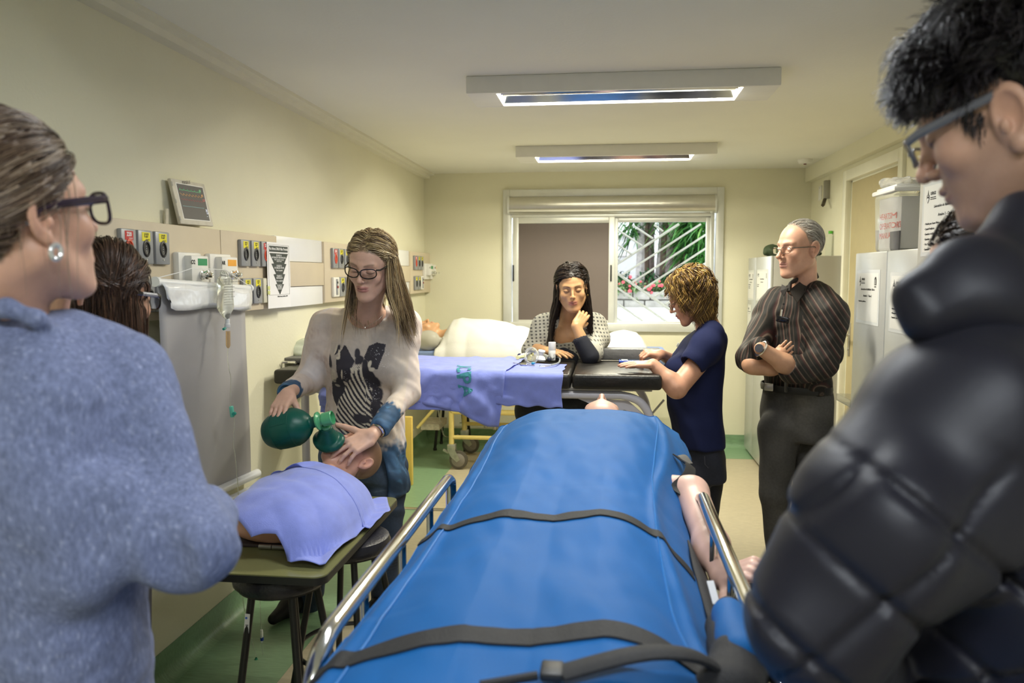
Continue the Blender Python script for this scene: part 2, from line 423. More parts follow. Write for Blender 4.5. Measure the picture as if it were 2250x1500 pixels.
b.build('blind_end_cap', m_alu, win)
zt, zb = pz(477), pz(718)
b = MB(); framebox(b, pxx(1117), pxx(1567), zb-.01, zt+.03, .03, YB-.012, YB+.06); b.build('sash_rail', m_alu, win)
# left sash with brown pane
b = MB(); framebox(b, pxx(1127), pxx(1350), zb, zt, .052, YB-.02, YB+.02, .06); s1 = b.build('sash', m_alu, win)
MB().bb((pxx(1133), YB-.006, zb+.03), (pxx(1344), YB+.006, zt-.03)).build('pane', m_pane, s1, smooth=False)
# right sash with clear glass
b = MB(); framebox(b, pxx(1346), pxx(1562), zb, zt, .045, YB+.03, YB+.06, .05); s2 = b.build('sash', m_alu, win)
MB().bb((pxx(1350), YB+.043, zb+.02), (pxx(1556), YB+.047, zt-.03)).build('pane', m_glass, s2, smooth=False)
for x in (1128, 1342.5):
    b = MB(); p0 = P(x, 582, YB-.02); p1 = P(x, 618, YB-.02); b.box((p0+p1)/2+V(0, -.006, 0), (.014, .012, p0[2]-p1[2]), None, .003); b.build('latch', m_rub, s1)
b = MB(); a0 = P(1563, 462, YB-.04); b.box(a0, (.02, .03, .05), None, .004); b.tube([a0, P(1563, 700, YB-.035)], .003, 6); b.build('blind_cord', m_alu, win)

# ---------------------------------------------------------------- door_1
m_door = M('door_laminate', (.50, .43, .25), .5, var=.03)
m_jamb = M('cream_gloss_paint', (.84, .83, .70), .35, var=.02)
m_steel = M('brushed_steel', (.55, .54, .51), .3, .9, var=.08)
door = bpy.data.objects.new('door_1', None); door.location = (XR, (DY0+DY1)/2, 0); C.objects.link(door); door['kind'] = 'structure'
b = MB(); t = .075
for (ya, yb_) in ((DY0-t, DY0), (DY1, DY1+t)): b.bb((XR-.022, ya, .0), (XR+.02, yb_, DZ+t), .006)
b.bb((XR-.022, DY0, DZ), (XR+.02, DY1, DZ+t), .006); b.build('door_frame', m_jamb, door)
b = MB(); b.bb((XR+.02, DY0-.002, 0), (XR+.08, DY0+.012, DZ)).bb((XR+.02, DY1-.012, 0), (XR+.08, DY1+.002, DZ)).bb((XR+.02, DY0, DZ-.012), (XR+.08, DY1, DZ+.002)); b.build('rebate', m_jamb, door)
MB().bb((XR+.02, DY0+.012, .008), (XR+.055, DY1-.0125, DZ-.0125), .002).build('door_leaf', m_door, door)
h0 = PX(1858, 745, XR-.005); lf = bpy.data.objects
b = MB(); b.bb((XR+.012, DY1-.095, h0[2]-.12), (XR+.02, DY1-.055, h0[2]+.12), .004)
b.tube([(XR+.015, DY1-.075, h0[2]+.03), (XR-.045, DY1-.075, h0[2]+.03)], .009, 10)
b.tube([(XR-.04, DY1-.07, h0[2]+.03), (XR-.045, DY1-.10, h0[2]+.03), (XR-.045, DY1-.20, h0[2]+.028)], .009, 10)
b.lathe([(.011, 0), (.011, .006)], (XR+.012, DY1-.075, h0[2]-.07), (-1, 0, 0), 12); b.build('door_handle', m_steel, door)

# ---------------------------------------------------------------- ceiling luminaires
m_white = M('white_enamel', (.80, .79, .75), .4, var=.02)
m_mirror = M('luminaire_reflector', (.85, .86, .88), .12, 1., var=0)
m_tube = M('fluorescent_tube', (1, 1, 1), .5, emit=(1, .96, .85), es=9, var=0)
m_slot = M('grille_gap', (.25, .24, .18), .6)
for i, (lx, ly, lp, lc) in enumerate(LAMPS):
    lab = ['long white twin-tube ceiling lamp nearest the camera, mirror strip between its tubes', 'smaller-looking white twin-tube ceiling lamp farther back, in front of the window wall',
           'white twin-tube ceiling lamp above the stretcher, out of frame', 'white twin-tube ceiling lamp added behind the camera in place of cool daylight'][i]
    t = thing('ceiling_lamp', lab, 'ceiling lamp', (lx+.01, ly+.155, CEIL), group='twin-tube ceiling lamps')
    zt, zb = CEIL, CEIL-.077; x0, x1 = lx-.68, lx+.70; ox0, ox1 = lx-.545, lx+.545; y0, y1 = ly, ly+.31
    b = MB(); b.bb((x0, y0, zb), (x1, y0+.02, zt), .004).bb((x0, y1-.02, zb), (x1, y1, zt), .004)
    b.bb((x0, y0+.01, zb+.001), (ox0, y1-.01, zt-.002), .003).bb((ox1, y0+.01, zb+.001), (x1, y1-.01, zt-.002), .003).bb((ox0-.01, y0+.01, zt-.012), (ox1+.01, y1-.01, zt-.001))
    b.build('housing', m_white, t)
    b = MB(); yc = (y0+y1)/2
    b.prism([(y0+.018, zb+.008), (y0+.035, zt-.02), (y0+.115, zt-.014), (yc-.012, zb+.022), (yc+.012, zb+.022), (y1-.115, zt-.014), (y1-.035, zt-.02), (y1-.018, zb+.008), (y1-.018, zt-.012), (y0+.018, zt-.012)], 0, ox0, ox1)
    b.build('reflector', m_mirror, t)
    for dy in (.085, .225):
        MB().tube([(ox0, ly+dy, CEIL-.034), (ox1, ly+dy, CEIL-.034)], .0085, 8).build('fluorescent_tube', m_tube, t)
    for (ga, gb) in ((x0+.05, ox0-.03), (ox1+.03, x1-.05)):
        b = MB()
        for k in range(9):
            gx = ga+(gb-ga)*k/8; b.bb((gx-.0022, y0+.07, zb+.002), (gx+.0022, y1-.07, zb+.0046))
        b.build('vent_grille', m_slot, t, smooth=False)
# smoke detector
c = PZ(1769, 350, CEIL)
t = thing('smoke_detector', 'small round white detector on the ceiling above the far cabinets', 'detector', tuple(c))
MB().lathe([(.055, 0), (.055, -.012), (.045, -.03), (.02, -.034), (.0, -.034)], tuple(c), n=24, cap=False).build('detector_body', m_white, t)
MB().lathe([(.012, -.034), (.010, -.040), (.0, -.04)], tuple(c), n=12, cap=False).build('sensor_lens', M('dark_red_plastic', (.12, .02, .02), .3), t)

# ---------------------------------------------------------------- small wall fittings, right wall
a = PX(1804, 424, XR); t = thing('wall_plate', 'narrow white blank plate on right wall near the corner', 'wall plate', tuple(a))
MB().box(a+V(-.006, 0, 0), (.012, .07, .115), None, .004).build('plate', m_white, t)
MB().lathe([(.005, 0), (.005, .002)], a+V(-.012, 0, .04), (-1, 0, 0), 8).build('screw', m_steel, t)
a = PX(1822, 422, XR); t = thing('wall_bracket', 'grey metal box with a dark hinged arm high on right wall', 'bracket', tuple(a))
MB().box(a+V(-.02, 0, .02), (.04, .045, .14), None, .004).build('bracket_body', M('grey_metal', (.36, .35, .31), .4, .5), t)
MB().tube([a+V(-.03, 0, -.05), a+V(-.07, -.10, -.11)], .014, 4).build('hinged_arm', M('dark_bronze', (.09, .075, .05), .4, .6), t)

# ---------------------------------------------------------------- metal strip in the floor
a = PZ(880, 1117, .0)
o = MB().bb((XL+.03, a[1]-.022, .001), (-.62, a[1]+.022, .006), .002).build('floor_strip', m_steel, None)
tag(o, 'flat metal joint strip across the green floor behind the woman in the zebra tunic', 'floor strip')
# ---------------------------------------------------------------- service panel on the left wall
m_panel = M('beige_laminate', (.62, .535, .40), .5, var=.02)
m_rail = M('white_rail', (.82, .83, .84), .3, var=.01)
m_plate = M('grey_plate', (.30, .31, .33), .38, .2, var=.03)
m_plate_w = M('ivory_plate', (.62, .60, .48), .45)
m_yel = M('yellow_sticker', (.80, .72, .02), .4, var=0)
m_red = M('red_sticker', (.55, .03, .03), .4, var=0)
m_ink = M('black_ink', (.02, .02, .02), .6, var=0)
m_wink = M('white_ink', (.9, .9, .9), .5, var=0)
m_sock = M('black_socket', (.012, .012, .014), .4, var=0)
m_rsock = M('red_socket', (.65, .07, .03), .4, var=0)
m_paper = M('white_paper', (.84, .84, .85), .6, var=.01)
m_sign = M('sleeved_paper', (.74, .74, .72), .22, var=.015)
XP = XL+.05
yp = lambda x, X=XP: PX(x, 600, X)[1]
PT, PB = 1.70, 1.355
pan = thing('service_panel', 'long beige service panel of sockets and gas outlets along left wall', 'wall panel', (XL, 5.0, PB))
NX = (1, 0, 0)
secs = [(216, 487), (487, 610), (713, 872), (902, 949.5)]
for (a, c) in secs:
    MB().bb((XL-.002, yp(a)+.002, PB), (XP, yp(c)-.002, PT), .003).build('board', m_panel, pan)
for (a, c) in ((610, 713), (872, 902)):
    ya, yc = yp(a), yp(c); hh = PT-PB
    MB().bb((XL-.002, ya-.01, PB+.10), (XP-.004, yc+.01, PT-.12), .002).build('board', m_panel, pan)
    MB().bb((XL-.002, ya, PT-.118), (XP-.012, yc, PT+.004), .003).build('white_rail', m_rail, pan)
    MB().bb((XL-.002, ya, PB-.004), (XP-.012, yc, PB+.098), .003).build('white_rail', m_rail, pan)
def plate(x0, x1, z1, z0, kind):
    y0, y1 = yp(x0), yp(x1); yc = (y0+y1)/2; zc = (z0+z1)/2; w = (y1-y0)-.006; h = z1-z0
    mt = {'s': m_plate_w, 'w': m_white}.get(kind, m_plate)
    p = MB().box((XP+.008, yc, zc), (.018, w, h), None, .005).build('socket_plate', mt, pan)
    if kind in 'yrn':
        b = MB(); m = 16; b.lathe([(.0, .0), (.0245, 0), (.0265, .0015), (.0245, .003), (.019, .003), (.018, -.004), (0, -.004)], (0, 0, 0), NX, m, cap=False)
        b.v = [(XP+.0172+q[0], yc+q[1]*.85, zc-.004+q[2]*1.12) for q in b.v]; b.build('socket_face', m_rsock if kind == 'r' else m_sock, p)
        for dz in (-.008, .0, .008): MB().lathe([(.0025, 0), (.0025, .001)], (XP+.0165, yc, zc-.004+dz), NX, 6).build('pin_hole', m_sock if kind == 'r' else m_plate, p)
    if kind in 'yr':
        st = card('sticker', (XP+.0174, yc, z1-.022), w*.55, .030, NX, m_red if kind == 'r' else m_yel, p)
        t = '220' if kind == 'r' else '127'; mi = m_wink if kind == 'r' else m_ink
        text(t, (XP+.0179, yc, z1-.024), .019, NX, mi, p, align='CENTER', sx=.95, bold=.0006)
        text('VOLTS', (XP+.0179, yc+.008, z1-.034), .007, NX, mi, p, align='CENTER')
    if kind == 's':
        for dz in (-.011, .011): MB().box((XP+.019, yc, zc+dz), (.008, .024, .018), None, .002).build('rocker', M('lime_rocker', (.62, .66, .22), .35), p)
        MB().box((XP+.0172, yc, zc), (.002, .03, .048)).build('rocker_gap', m_sock, p)
    if kind == 'w':
        MB().box((XP+.019, yc, zc), (.004, .026, h*.8), None, .001).build('switch_insert', m_plate, p)
        MB().box((XP+.022, yc, zc), (.008, .016, .014), None, .002).build('switch_lever', M('dark_red_switch', (.3, .03, .03), .4), p)
        MB().box((XP+.022, yc, zc+.026), (.006, .012, .012), None, .002).build('switch_lever', m_sock, p)
    for dz in (.044, -.044) if kind not in 'yr' else (-.042, .024): MB().lathe([(.0035, 0), (.003, .0014), (0, .0016)], (XP+.0172, yc, zc+dz), NX, 8, cap=False).build('screw', m_steel, p)
U1, U0, L1, L0 = 1.668, 1.552, 1.500, 1.385
for (a, c, k) in ((258, 294, 'r'), (296, 331, 'y'), (334, 367, 'y')): plate(a, c, U1, U0, k)
for (a, c, k) in ((306, 331, 'n'), (334, 367, 'y')): plate(a, c, L1, L0, k)
for (a, c, k) in ((523, 544.5, 'y'), (546.5, 566.5, 'y'), (568.5, 588, 'r')): plate(a, c, U1, U0, k)
for (a, c, k) in ((525.5, 547, 'y'), (548.5, 569, 'y'), (570.5, 590, 's')): plate(a, c, L1, L0, k)
for (a, c, k) in ((726.5, 738.5, 'r'), (739.5, 751.5, 'y'), (752.5, 764.5, 'y')): plate(a, c, U1, U0, k)
for (a, c, k) in ((727, 740.5, 'w'), (741, 753, 'y'), (754, 765, 'y')): plate(a, c, L1, L0, k)
for (a, c, k) in ((907.3, 914, 'r'), (914.6, 920.6, 'y'), (921, 927, 'y')): plate(a, c, U1, U0, k)
for (a, c, k) in ((908, 914.8, 'y'), (915.2, 921, 'y'), (921.4, 927.6, 'w')): plate(a, c, L1, L0, k)
# gas outlets: white bodies with a coloured label and a chromed nozzle
m_chrome = M('chrome', (.75, .75, .74), .12, 1., var=0)
def gas(x0, x1, col, t, z1=1.600, z0=1.425):
    y0, y1 = yp(x0), yp(x1); yc = (y0+y1)/2
    g = MB().bb((XP-.002, y0, z0), (XP+.025, y1, z1), .008).bb((XP+.02, y0+(y1-y0)*.22, z0+.035), (XP+.055, y1-(y1-y0)*.02, z1-.012), .006).build('gas_outlet', m_white, pan)
    yl = y0+(y1-y0)*.62
    card('sticker', (XP+.0555, yl+.012, z1-.036), .058*(y1-y0)/.14, .026, NX, M(*col), g)
    text(t, (XP+.0556, yl-.048*(y1-y0)/.14, z1-.044), .022, NX, m_ink, g, align='CENTER', bold=.0006)
    MB().lathe([(.016, 0), (.018, .008), (.014, .010), (.014, .02), (.017, .022), (.017, .03), (.010, .032), (.010, .045), (.006, .046)], (XP+.055, yl, z1-.085), NX, 16).build('nozzle', m_chrome, g)
gas(380, 431, ('o2_green', (.02, .28, .10), .4), 'O2'); gas(450, 497, ('air_orange', (.85, .38, .02), .4), 'AR')
gas(928, 939.5, ('o2_green', (.02, .28, .10), .4), 'O2', 1.61, 1.47); gas(940.5, 949, ('air_orange', (.85, .38, .02), .4), 'AR', 1.61, 1.47)
# white blank to the left of the panel
a = PX(205, 520, XL); o = MB().box((XL+.012, a[1]-.03, 1.63), (.024, .12, .12), None, .005).build('junction_box', m_white, None); tag(o, 'white square junction box on left wall beside the beige panel end', 'junction box')

# ---------------------------------------------------------------- poster on the panel
pc = (PX(587, 602, XP+.02)+PX(637, 602, XP+.02))/2; zt, zb = PX(610, 533, XP+.02)[2], PX(610, 676, XP+.02)[2]
y0, y1 = yp(587, XP+.02), yp(637, XP+.02); W = y1-y0; H = zt-zb; cz = (zt+zb)/2; cyy = (y0+y1)/2
t = thing('poster', 'white poster with a black stepped arrow tapering downward, stuck on panel', 'poster', (XP+.012, cyy, zb))
card('sheet', (XP+.021, cyy, cz), W, H, (1, .0, 0), m_paper, t, .001)
m_pink = M('poster_charcoal', (.035, .045, .04), .5, var=.1, vs=60)
XQ = XP+.0218
# right vector of the frame for +X normal is +Y
def q2(u, v): return ((u-.5)*W, (v-.5)*H)
b_ = [q2(.05, .80), q2(.93, .80), q2(.93, .815), q2(.05, .815)]
flat_poly('title_bar', [q2(.09, .855), q2(.90, .855), q2(.90, .945), q2(.09, .945)], (XQ, cyy, cz), NX, m_pink, t)
arrow = [(.10, .835), (.91, .835), (.73, .68), (.83, .675), (.66, .52), (.76, .515), (.62, .365), (.70, .36), (.51, .20), (.32, .36), (.40, .365), (.25, .515), (.36, .52), (.17, .675), (.28, .68)]
flat_poly('stepped_arrow', [q2(*p) for p in arrow], (XQ, cyy, cz), NX, m_pink, t)
for (a, c, d, e) in ((.05, .20, .95, .203), (.05, .20, .056, .965), (.944, .20, .95, .965), (.05, .962, .95, .965)):
    flat_poly('border_line', [q2(a, c), q2(d, c), q2(d, e), q2(a, e)], (XQ, cyy, cz), NX, m_pink, t)
def ptext(s, u, v, size, mt, bold=0): p = q2(u, v); text(s, (XQ+.0008, cyy+p[0], cz+p[1]), size, NX, mt, t, align='CENTER', bold=bold)
ptext('Via Aérea Difícil Não Prevista', .495, .885, .0185, m_wink, .0002)
for s_, v_, z_ in (('PLANO A:', .79, .014), ('INTUBAÇÃO OROTRAQUEAL', .758, .0125), ('Manter oxigenação e anestesia', .73, .009), ('máximo 4 vezes', .705, .009), ('PLANO B:', .63, .014), ('INTUBAÇÃO VIA ML', .60, .0125), ('Manter oxigenação', .565, .010),
                   ('PLANO C:', .475, .014), ('VENTILAÇÃO', .445, .0125), ('Manter oxigenação', .405, .010), ('PLANO D:', .33, .013), ('VIA AÉREA', .305, .011), ('CIRÚRGICA', .28, .010)):
    ptext(s_, .5, v_, z_, m_wink)
ptext('Difficult Airway Guidelines, 2004', .62, .165, .009, m_ink)

# ---------------------------------------------------------------- tablet leaning on the wall on top of the panel
m_case = M('worn_cream_leather', (.62, .58, .48), .5, var=.08, vs=30, bump=.2, bs=200)
m_scr = M('tablet_screen', (.035, .033, .03), .45, emit=(.09, .08, .07), es=.35, var=0)
p00, p10 = PX(393, 498, XP-.012), PX(467, 503, XP-.004)
p01 = PX(362, 390, XL+.012); p11 = PX(442, 402, XL+.012)
bl = V(XP-.008, p00[1], PT+.008); br = V(XP-.008, p10[1], PT+.008)
tl = V(XL+.02, p01[1]+.006, p01[2]-.004); tr = V(XL+.02, p11[1], p11[2]-.004)
ux = (br-bl+tr-tl)/2; W2 = np.linalg.norm(ux); ux /= W2; uy = (tl-bl+tr-br)/2; H2 = np.linalg.norm(uy); uy /= H2
nn = np.cross(ux, uy); nn /= np.linalg.norm(nn); uy2 = np.cross(nn, ux)
shr = uy@ux
tb = thing('tablet', 'tablet in a worn cream case leaning on wall above the panel, showing vital-sign waves', 'tablet', tuple((bl+br)/2))
cc_ = (bl+br+tl+tr)/4
def tp(u, v, n): return cc_+ux*(u*W2)+uy*(v*H2)+nn*n
def tbox(name, u0, u1, v0, v1, n0, n1, mt, bev=0):
    b = MB(); b.box(((u0+u1)/2*W2, (v0+v1)/2*H2, (n0+n1)/2), (abs(u1-u0)*W2, abs(v1-v0)*H2, n1-n0), None, bev)
    b.v = [tuple(cc_+ux*q[0]+uy*q[1]+nn*q[2]) for q in b.v]; return b.build(name, mt, tb)
tbox('case', -.5, .5, -.5, .5, -.006, .008, m_case, .003); tbox('screen', -.37, .40, -.375, .40, .0075, .0092, m_scr)
tbox('bezel', -.39, .425, -.395, .425, .0068, .0084, m_white)
# cover flap behind, standing as a prop
b = MB(); f0 = bl-ux*.005; b.box((0, 0, 0), (.004, .004, 1)); b = MB()
q0 = V(XL+.01, p01[1]-.012, PT); b.add([q0, q0+V(.006, .0, 0), tl+V(0, -.016, -.11), tl+V(-.006, -.016, -.11), q0+V(0, .02, 0), q0+V(.006, .02, 0), tl+V(0, .0, -.11), tl+V(-.006, .0, -.11)], [(0, 1, 2, 3), (4, 7, 6, 5), (0, 4, 5, 1), (1, 5, 6, 2), (2, 6, 7, 3), (3, 7, 4, 0)]); b.build('cover_flap', m_case, tb)
b = MB()
for v_ in (-.38, .0, .38):
    b.tube([tp(-.49, v_-.045, .006), tp(-.49, v_+.045, .006)], .0045, 6)
b.build('spine_clip', m_steel, tb)
text('PERSEUS', tp(-.20, .405, .0085), .017, nn, M('pencil_ink', (.10, .09, .08), .6, var=0), tb, name='handwriting', up=tuple(uy), skew=.1, ext=.0001)
def wave(fn, v0, col, name, th=.0011, u0=-.34, u1=.30):
    b = MB(); us = np.linspace(u0, u1, 61); pts = [tp(u, v0+fn((u-u0)/(u1-u0)), .0094) for u in us]; b.tube(pts, th, 4); b.build(name, M('trace_'+name, col, .5, emit=col, es=.5, var=0), tb)
wave(lambda x: .035*math.exp(-((x*6 % 1-.3)/.05)**2), .27, (.10, .30, .14), 'heart_trace')
wave(lambda x: .03*(1-2*(x*7 % 1)) if (x*7 % 1) < .8 else -.02, .17, (.35, .20, .08), 'oxygen_trace')
wave(lambda x: .02*(1-2*(x*8 % 1)), .06, (.25, .08, .07), 'pressure_trace', .0008)
wave(lambda x: .0, -.09, (.16, .26, .26), 'flow_trace', .0009)
for s_, u, v, c in (('80', .26, .28, (.2, .5, .25)), ('95', .30, .17, (.6, .3, .1)), ('120', .30, .06, (.5, .12, .1)), ('36', .33, -.17, (.7, .75, .9)), ('16', .34, -.23, (.7, .75, .9)), ('--', .33, -.30, (.7, .75, .9))):
    text(s_, tp(u, v, .0096), .014, nn, M('digits%.2f' % c[0], c, .5, emit=c, es=.5, var=0), tb, up=tuple(uy), ext=.0001)

# ---------------------------------------------------------------- roll-up chart hanging backwards
m_vinyl = M('grey_vinyl', (.40, .39, .40), .55, var=.03, vs=5, bump=.1, bs=400)
m_plast = M('white_plastic', (.82, .83, .84), .25, var=.02)
m_foil = M('white_plastic_film', (.80, .81, .83), .15, bump=.15, bs=9, var=.02)
rb = thing('hanging_chart', 'grey roll-up chart hung by a cord from the gas outlets, white rods top and bottom', 'chart', (XL+.12, 3.1, 1.5))
A = PX(344, 619, XP+.115); B_ = PX(547, 633, XP+.08); bot0 = PX(488, 1074, XL+.06); bot1 = PX(561, 1041, XL+.06)
dirb = (bot1-bot0)/np.linalg.norm(bot1-bot0); bot0 = bot1-dirb*np.linalg.norm(B_-A)*1.0
b = MB(); b.tube([A, B_], .0125, 16); b.lathe([(.017, -.012), (.017, .004), (.013, .006)], A, B_-A, 16); b.lathe([(.017, -.004), (.017, .012)], B_, B_-A, 16); b.build('top_rod', m_plast, rb)
n1 = V(-1, 0, 0)
g = []; NU, NV = 15, 30
for j in range(NV+1):
    t_ = j/NV; row = []
    for i in range(NU+1):
        u = .02+.93*i/NU; a = A+(B_-A)*u; c = bot0+(bot1-bot0)*u; p = a+(c-a)*t_
        p = p+V(.006*math.sin(u*5+t_*3)*t_*(1-t_)*3-.004, 0, 0); row.append(p)
    g.append(row)
vv = [p for r_ in g for p in r_]; ff = [(j*(NU+1)+i, j*(NU+1)+i+1, (j+1)*(NU+1)+i+1, (j+1)*(NU+1)+i) for j in range(NV) for i in range(NU)]
o = mesh_obj('chart_sheet', vv, ff, m_vinyl, rb); md = o.modifiers.new('t', 'SOLIDIFY'); md.thickness = .0012
# film strip folded under the top rod
vv = []; ff = []; n = 24
for i in range(n+1):
    u = .01+.98*i/n
    a = A+(B_-A)*u+V(.013, 0, -.004); dz = .085*min(1, .55+u*4)*(1 if u < .93 else .97)+.006*math.sin(u*9)
    for j in range(5):
        f_ = j/4; vv.append(a+V(.004*math.sin(u*13+j), (.035 if u < .08 else 0)*f_, -dz*f_))
for i in range(n):
    for j in range(4): k = i*5+j; ff.append((k, k+5, k+6, k+1))
o = mesh_obj('film_strip', vv, ff, m_foil, rb); md = o.modifiers.new('t', 'SOLIDIFY'); md.thickness = .0008
b = MB(); c0, c1 = bot0-dirb*.02, bot1+dirb*.02
b.tube([c0, c1], .020, 16); b.tube([c0+V(.01, .0, -.055), c1+V(.01, 0, -.055)], .016, 14); b.bb((0, 0, 0), (0, 0, 0)) if 0 else None; b.build('bottom_rod', m_plast, rb)
k1 = PX(418, 592, XP+.10); k2 = PX(492, 594, XP+.10)
b = MB(); b.tube([A+V(0, 0, .012), PX(395, 598, XP+.115), k1+V(0.005, 0, .004), k2+V(0.005, 0, .003), B_+V(0, -.005, .012)], .0016, 5); b.build('hanging_cord', m_plast, rb)

# ---------------------------------------------------------------- drip bag with its line
m_bag = M('clear_soft_plastic', (.88, .90, .84), .12, trans=.8, ior=1.2, var=0)
iv = thing('drip_bag', 'clear drip bag hanging in front of the grey chart with its thin tube', 'drip bag', tuple(PX(495, 690, XP+.15)))
XB = XP+.145
def pb(x, y, dx=0): return PX(x, y, XB+dx)
s = S(); c = pb(494.5, 645); hb = (pb(495, 603)[2]-pb(495, 678)[2])/2; rot = euler(0, 0, 0)
s.box(c, (.016, .043, hb), .015, 0); s.ell(c+V(0, 0, -hb+.02), (.02, .036, .05), .02); s.caps(pb(497, 680), pb(499, 697), .011, .007, .012); s.caps(pb(491, 600), pb(493, 612), .012, .016, .02)
v, f = s.mesh(.004); mesh_obj('bag', v, f, m_bag, iv, ang=180)
lc = pb(499, 641, .0165); fr = (1, 0, 0)
m_lab = M('label_grey_ink', (.12, .12, .12), .5, var=0)
for k in range(11):
    wv_ = [.05, .058, .04, .055, .05, .057, .045, .056, .05, .035, .05][k]
    text('|'*0+'SOLUÇÃO FISIOLÓGICA 0,9% 500 ml'[:int(30*wv_/.058)] if k % 2 else 'CLORETO DE SÓDIO 0,9% uso intravenoso'[:int(30*wv_/.058)], lc+V(0.0008, -.028, .045-.0095*k), .0058 if k > 1 else .0085, fr, m_lab, iv, align='LEFT', ext=.0001)
s = MB(); s.lathe([(.005, 0), (.009, -.004), (.009, -.02), (.011, -.022), (.011, -.034), (.0095, -.036)], pb(500, 699), (.05, 0, 1), 12); s.build('spike', m_plast, iv)
MB().tube([pb(495, 721), pb(491, 723)], .005, 8).build('air_vent_cap', M('teal_plastic', (.02, .33, .26), .4), iv)
ch = MB().lathe([(.0085, 0), (.0085, -.055), (.006, -.062), (.003, -.066)], pb(501, 727), (.02, 0, 1), 14); ch.build('drip_chamber', M('amber_chamber', (.78, .58, .34), .1, trans=.6, ior=1.2, var=0), iv)
pts = spline([pb(501.5, 759), pb(500, 785), pb(503.5, 812), pb(507.5, 832), pb(506, 880), pb(509, 905), pb(515, 920), pb(513, 975), pb(517, 1000), pb(522, 1060), pb(524, 1090), PX(530, 1200, XB+.05), PX(534, 1320, XB+.05), PX(552, 1400, XB+.07), PX(563, 1440, XB+.08)], 6)
MB().tube(pts, .0018, 6).build('drip_line', m_bag, iv)
q = pb(509.5, 904); rm = Matrix.Rotation(R(12), 3, 'X')
MB().box(q, (.014, .014, .045), rm, .003).build('roller_clamp', M('mint_plastic', (.18, .68, .52), .35), iv)
MB().lathe([(.007, -.006), (.007, .006)], q+V(.009, 0, -.008), (0, 1, 0), 12).build('clamp_wheel', M('teal_plastic', (.02, .33, .26), .4), iv)
q = PX(563, 1452, XB+.08); MB().lathe([(.0, -.012), (.012, -.012), (.0135, -.006), (.011, .004), (.006, .008), (.004, .014)], q, (0, 0, 1), 10, cap=False).build('end_cap', M('dark_green_plastic', (.01, .20, .10), .35), iv)
q0, q1 = PX(571, 1316, XB+.09), PX(577, 1440, XB+.09)
o = MB().tube([PX(573, 1250, XB+.09), q0, (q0+q1)/2, q1], .0016, 5).build('second_line', m_bag, iv)
MB().lathe([(.005, .022), (.006, .01), (.006, -.006), (.004, -.02), (.003, -.03)], PX(575, 1395, XB+.09), (0, 0, 1), 10).build('line_filter', m_plast, iv)
MB().lathe([(.0068, .004), (.0068, -.010)], PX(575.5, 1401, XB+.09), (0, 0, 1), 10).build('filter_band', M('deep_blue_plastic', (.01, .05, .35), .4), iv)
# ---------------------------------------------------------------- lockers along the right wall
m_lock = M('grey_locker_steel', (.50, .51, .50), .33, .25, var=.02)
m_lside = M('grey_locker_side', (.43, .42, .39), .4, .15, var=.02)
m_dark = M('dark_plinth', (.03, .03, .03), .8, var=0)  # near-black colour of the set-back plinths under the lockers
def crest(c, s, par):
    r_, u_, n_ = frame((-1, 0, 0)); pp = lambda x, y: (x*s, y*s)
    flat_poly('crest', [pp(-.5, .3), pp(-.5, -.3), pp(0, -1), pp(.5, -.3), pp(.5, .3)], c, (-1, 0, 0), m_ink, par)
    flat_poly('crest', [pp(-.3, -.30), pp(0, -.78), pp(.3, -.30), pp(0, -.12)], np.array(c)+V(-.0005, 0, 0), (-1, 0, 0), m_wink, par)
    flat_poly('crest', [pp(-.25, .35), pp(.25, .35), pp(.12, .6), pp(0, 1.1), pp(-.12, .6)], c, (-1, 0, 0), m_ink, par)
    flat_poly('crest', [pp(-.32, .1), pp(.32, .1), pp(.32, .16), pp(-.32, .16)], np.array(c)+V(-.0005, 0, 0), (-1, 0, 0), m_wink, par)
def notice(par, X, yl, yr, zt, zb, lines, second=True, big=1.):
    """paper in a plastic sleeve on a locker front; yl is the far (left) edge"""
    w = yl-yr; h = zt-zb; c = V(X-.0015, (yl+yr)/2, (zt+zb)/2); nx = (-1, 0, 0)
    card('plastic_sleeve', c+V(.0006, 0, 0), w+.03, h+.03, nx, M('clear_sleeve', (.62, .64, .65), .15, var=0), par)
    card('notice_sheet', c, w, h, nx, m_sign, par)
    X2 = X-.0022; cs = .022*big
    crest((X2, yl-.035*big, zt-.038*big), cs, par)
    text('UFRGS', (X2, yl-.055*big, zt-.033*big), .015*big, nx, m_ink, par, bold=.0004)
    text('UNIVERSIDADE FEDERAL', (X2, yl-.055*big, zt-.043*big), .0042*big, nx, m_ink, par)
    text('DO RIO GRANDE DO SUL', (X2, yl-.055*big, zt-.049*big), .0042*big, nx, m_ink, par)
    if second:
        c2 = V(X2, yr+.04*big, zt-.035*big); e = .013*big
        flat_poly('gate_emblem', [(-e, -e*1.4), (e, -e*1.4), (e, e*.6), (e*.4, e*1.4), (-e*.4, e*1.4), (-e, e*.6)], c2, nx, m_ink, par)
        flat_poly('gate_emblem', [(-e*.4, -e*1.2), (e*.4, -e*1.2), (e*.4, e*.3), (0, e*.7), (-e*.4, e*.3)], c2+V(-.0005, 0, 0), nx, M('emblem_grey', (.4, .4, .4), .6, var=0), par)
        text('HCPA', (X2, yr+.04*big, zt-.064*big), .009*big, nx, m_ink, par, align='CENTER')
    z = zt-.078*big; mid = (yl+yr)/2
    text('Laboratório de Habilidades Clínicas', (X2, mid, z), .0135*big, nx, m_ink, par, align='CENTER', skew=.2)
    text(lines[0], (X2, mid, z-.03*big), .014*big, nx, m_ink, par, align='CENTER', skew=.2); z -= .055*big
    for l in lines[1:]:
        text('• '+l, (X2, yl-.015*big, z), .0105*big, nx, m_ink, par); z -= .0175*big
XC = 1.185
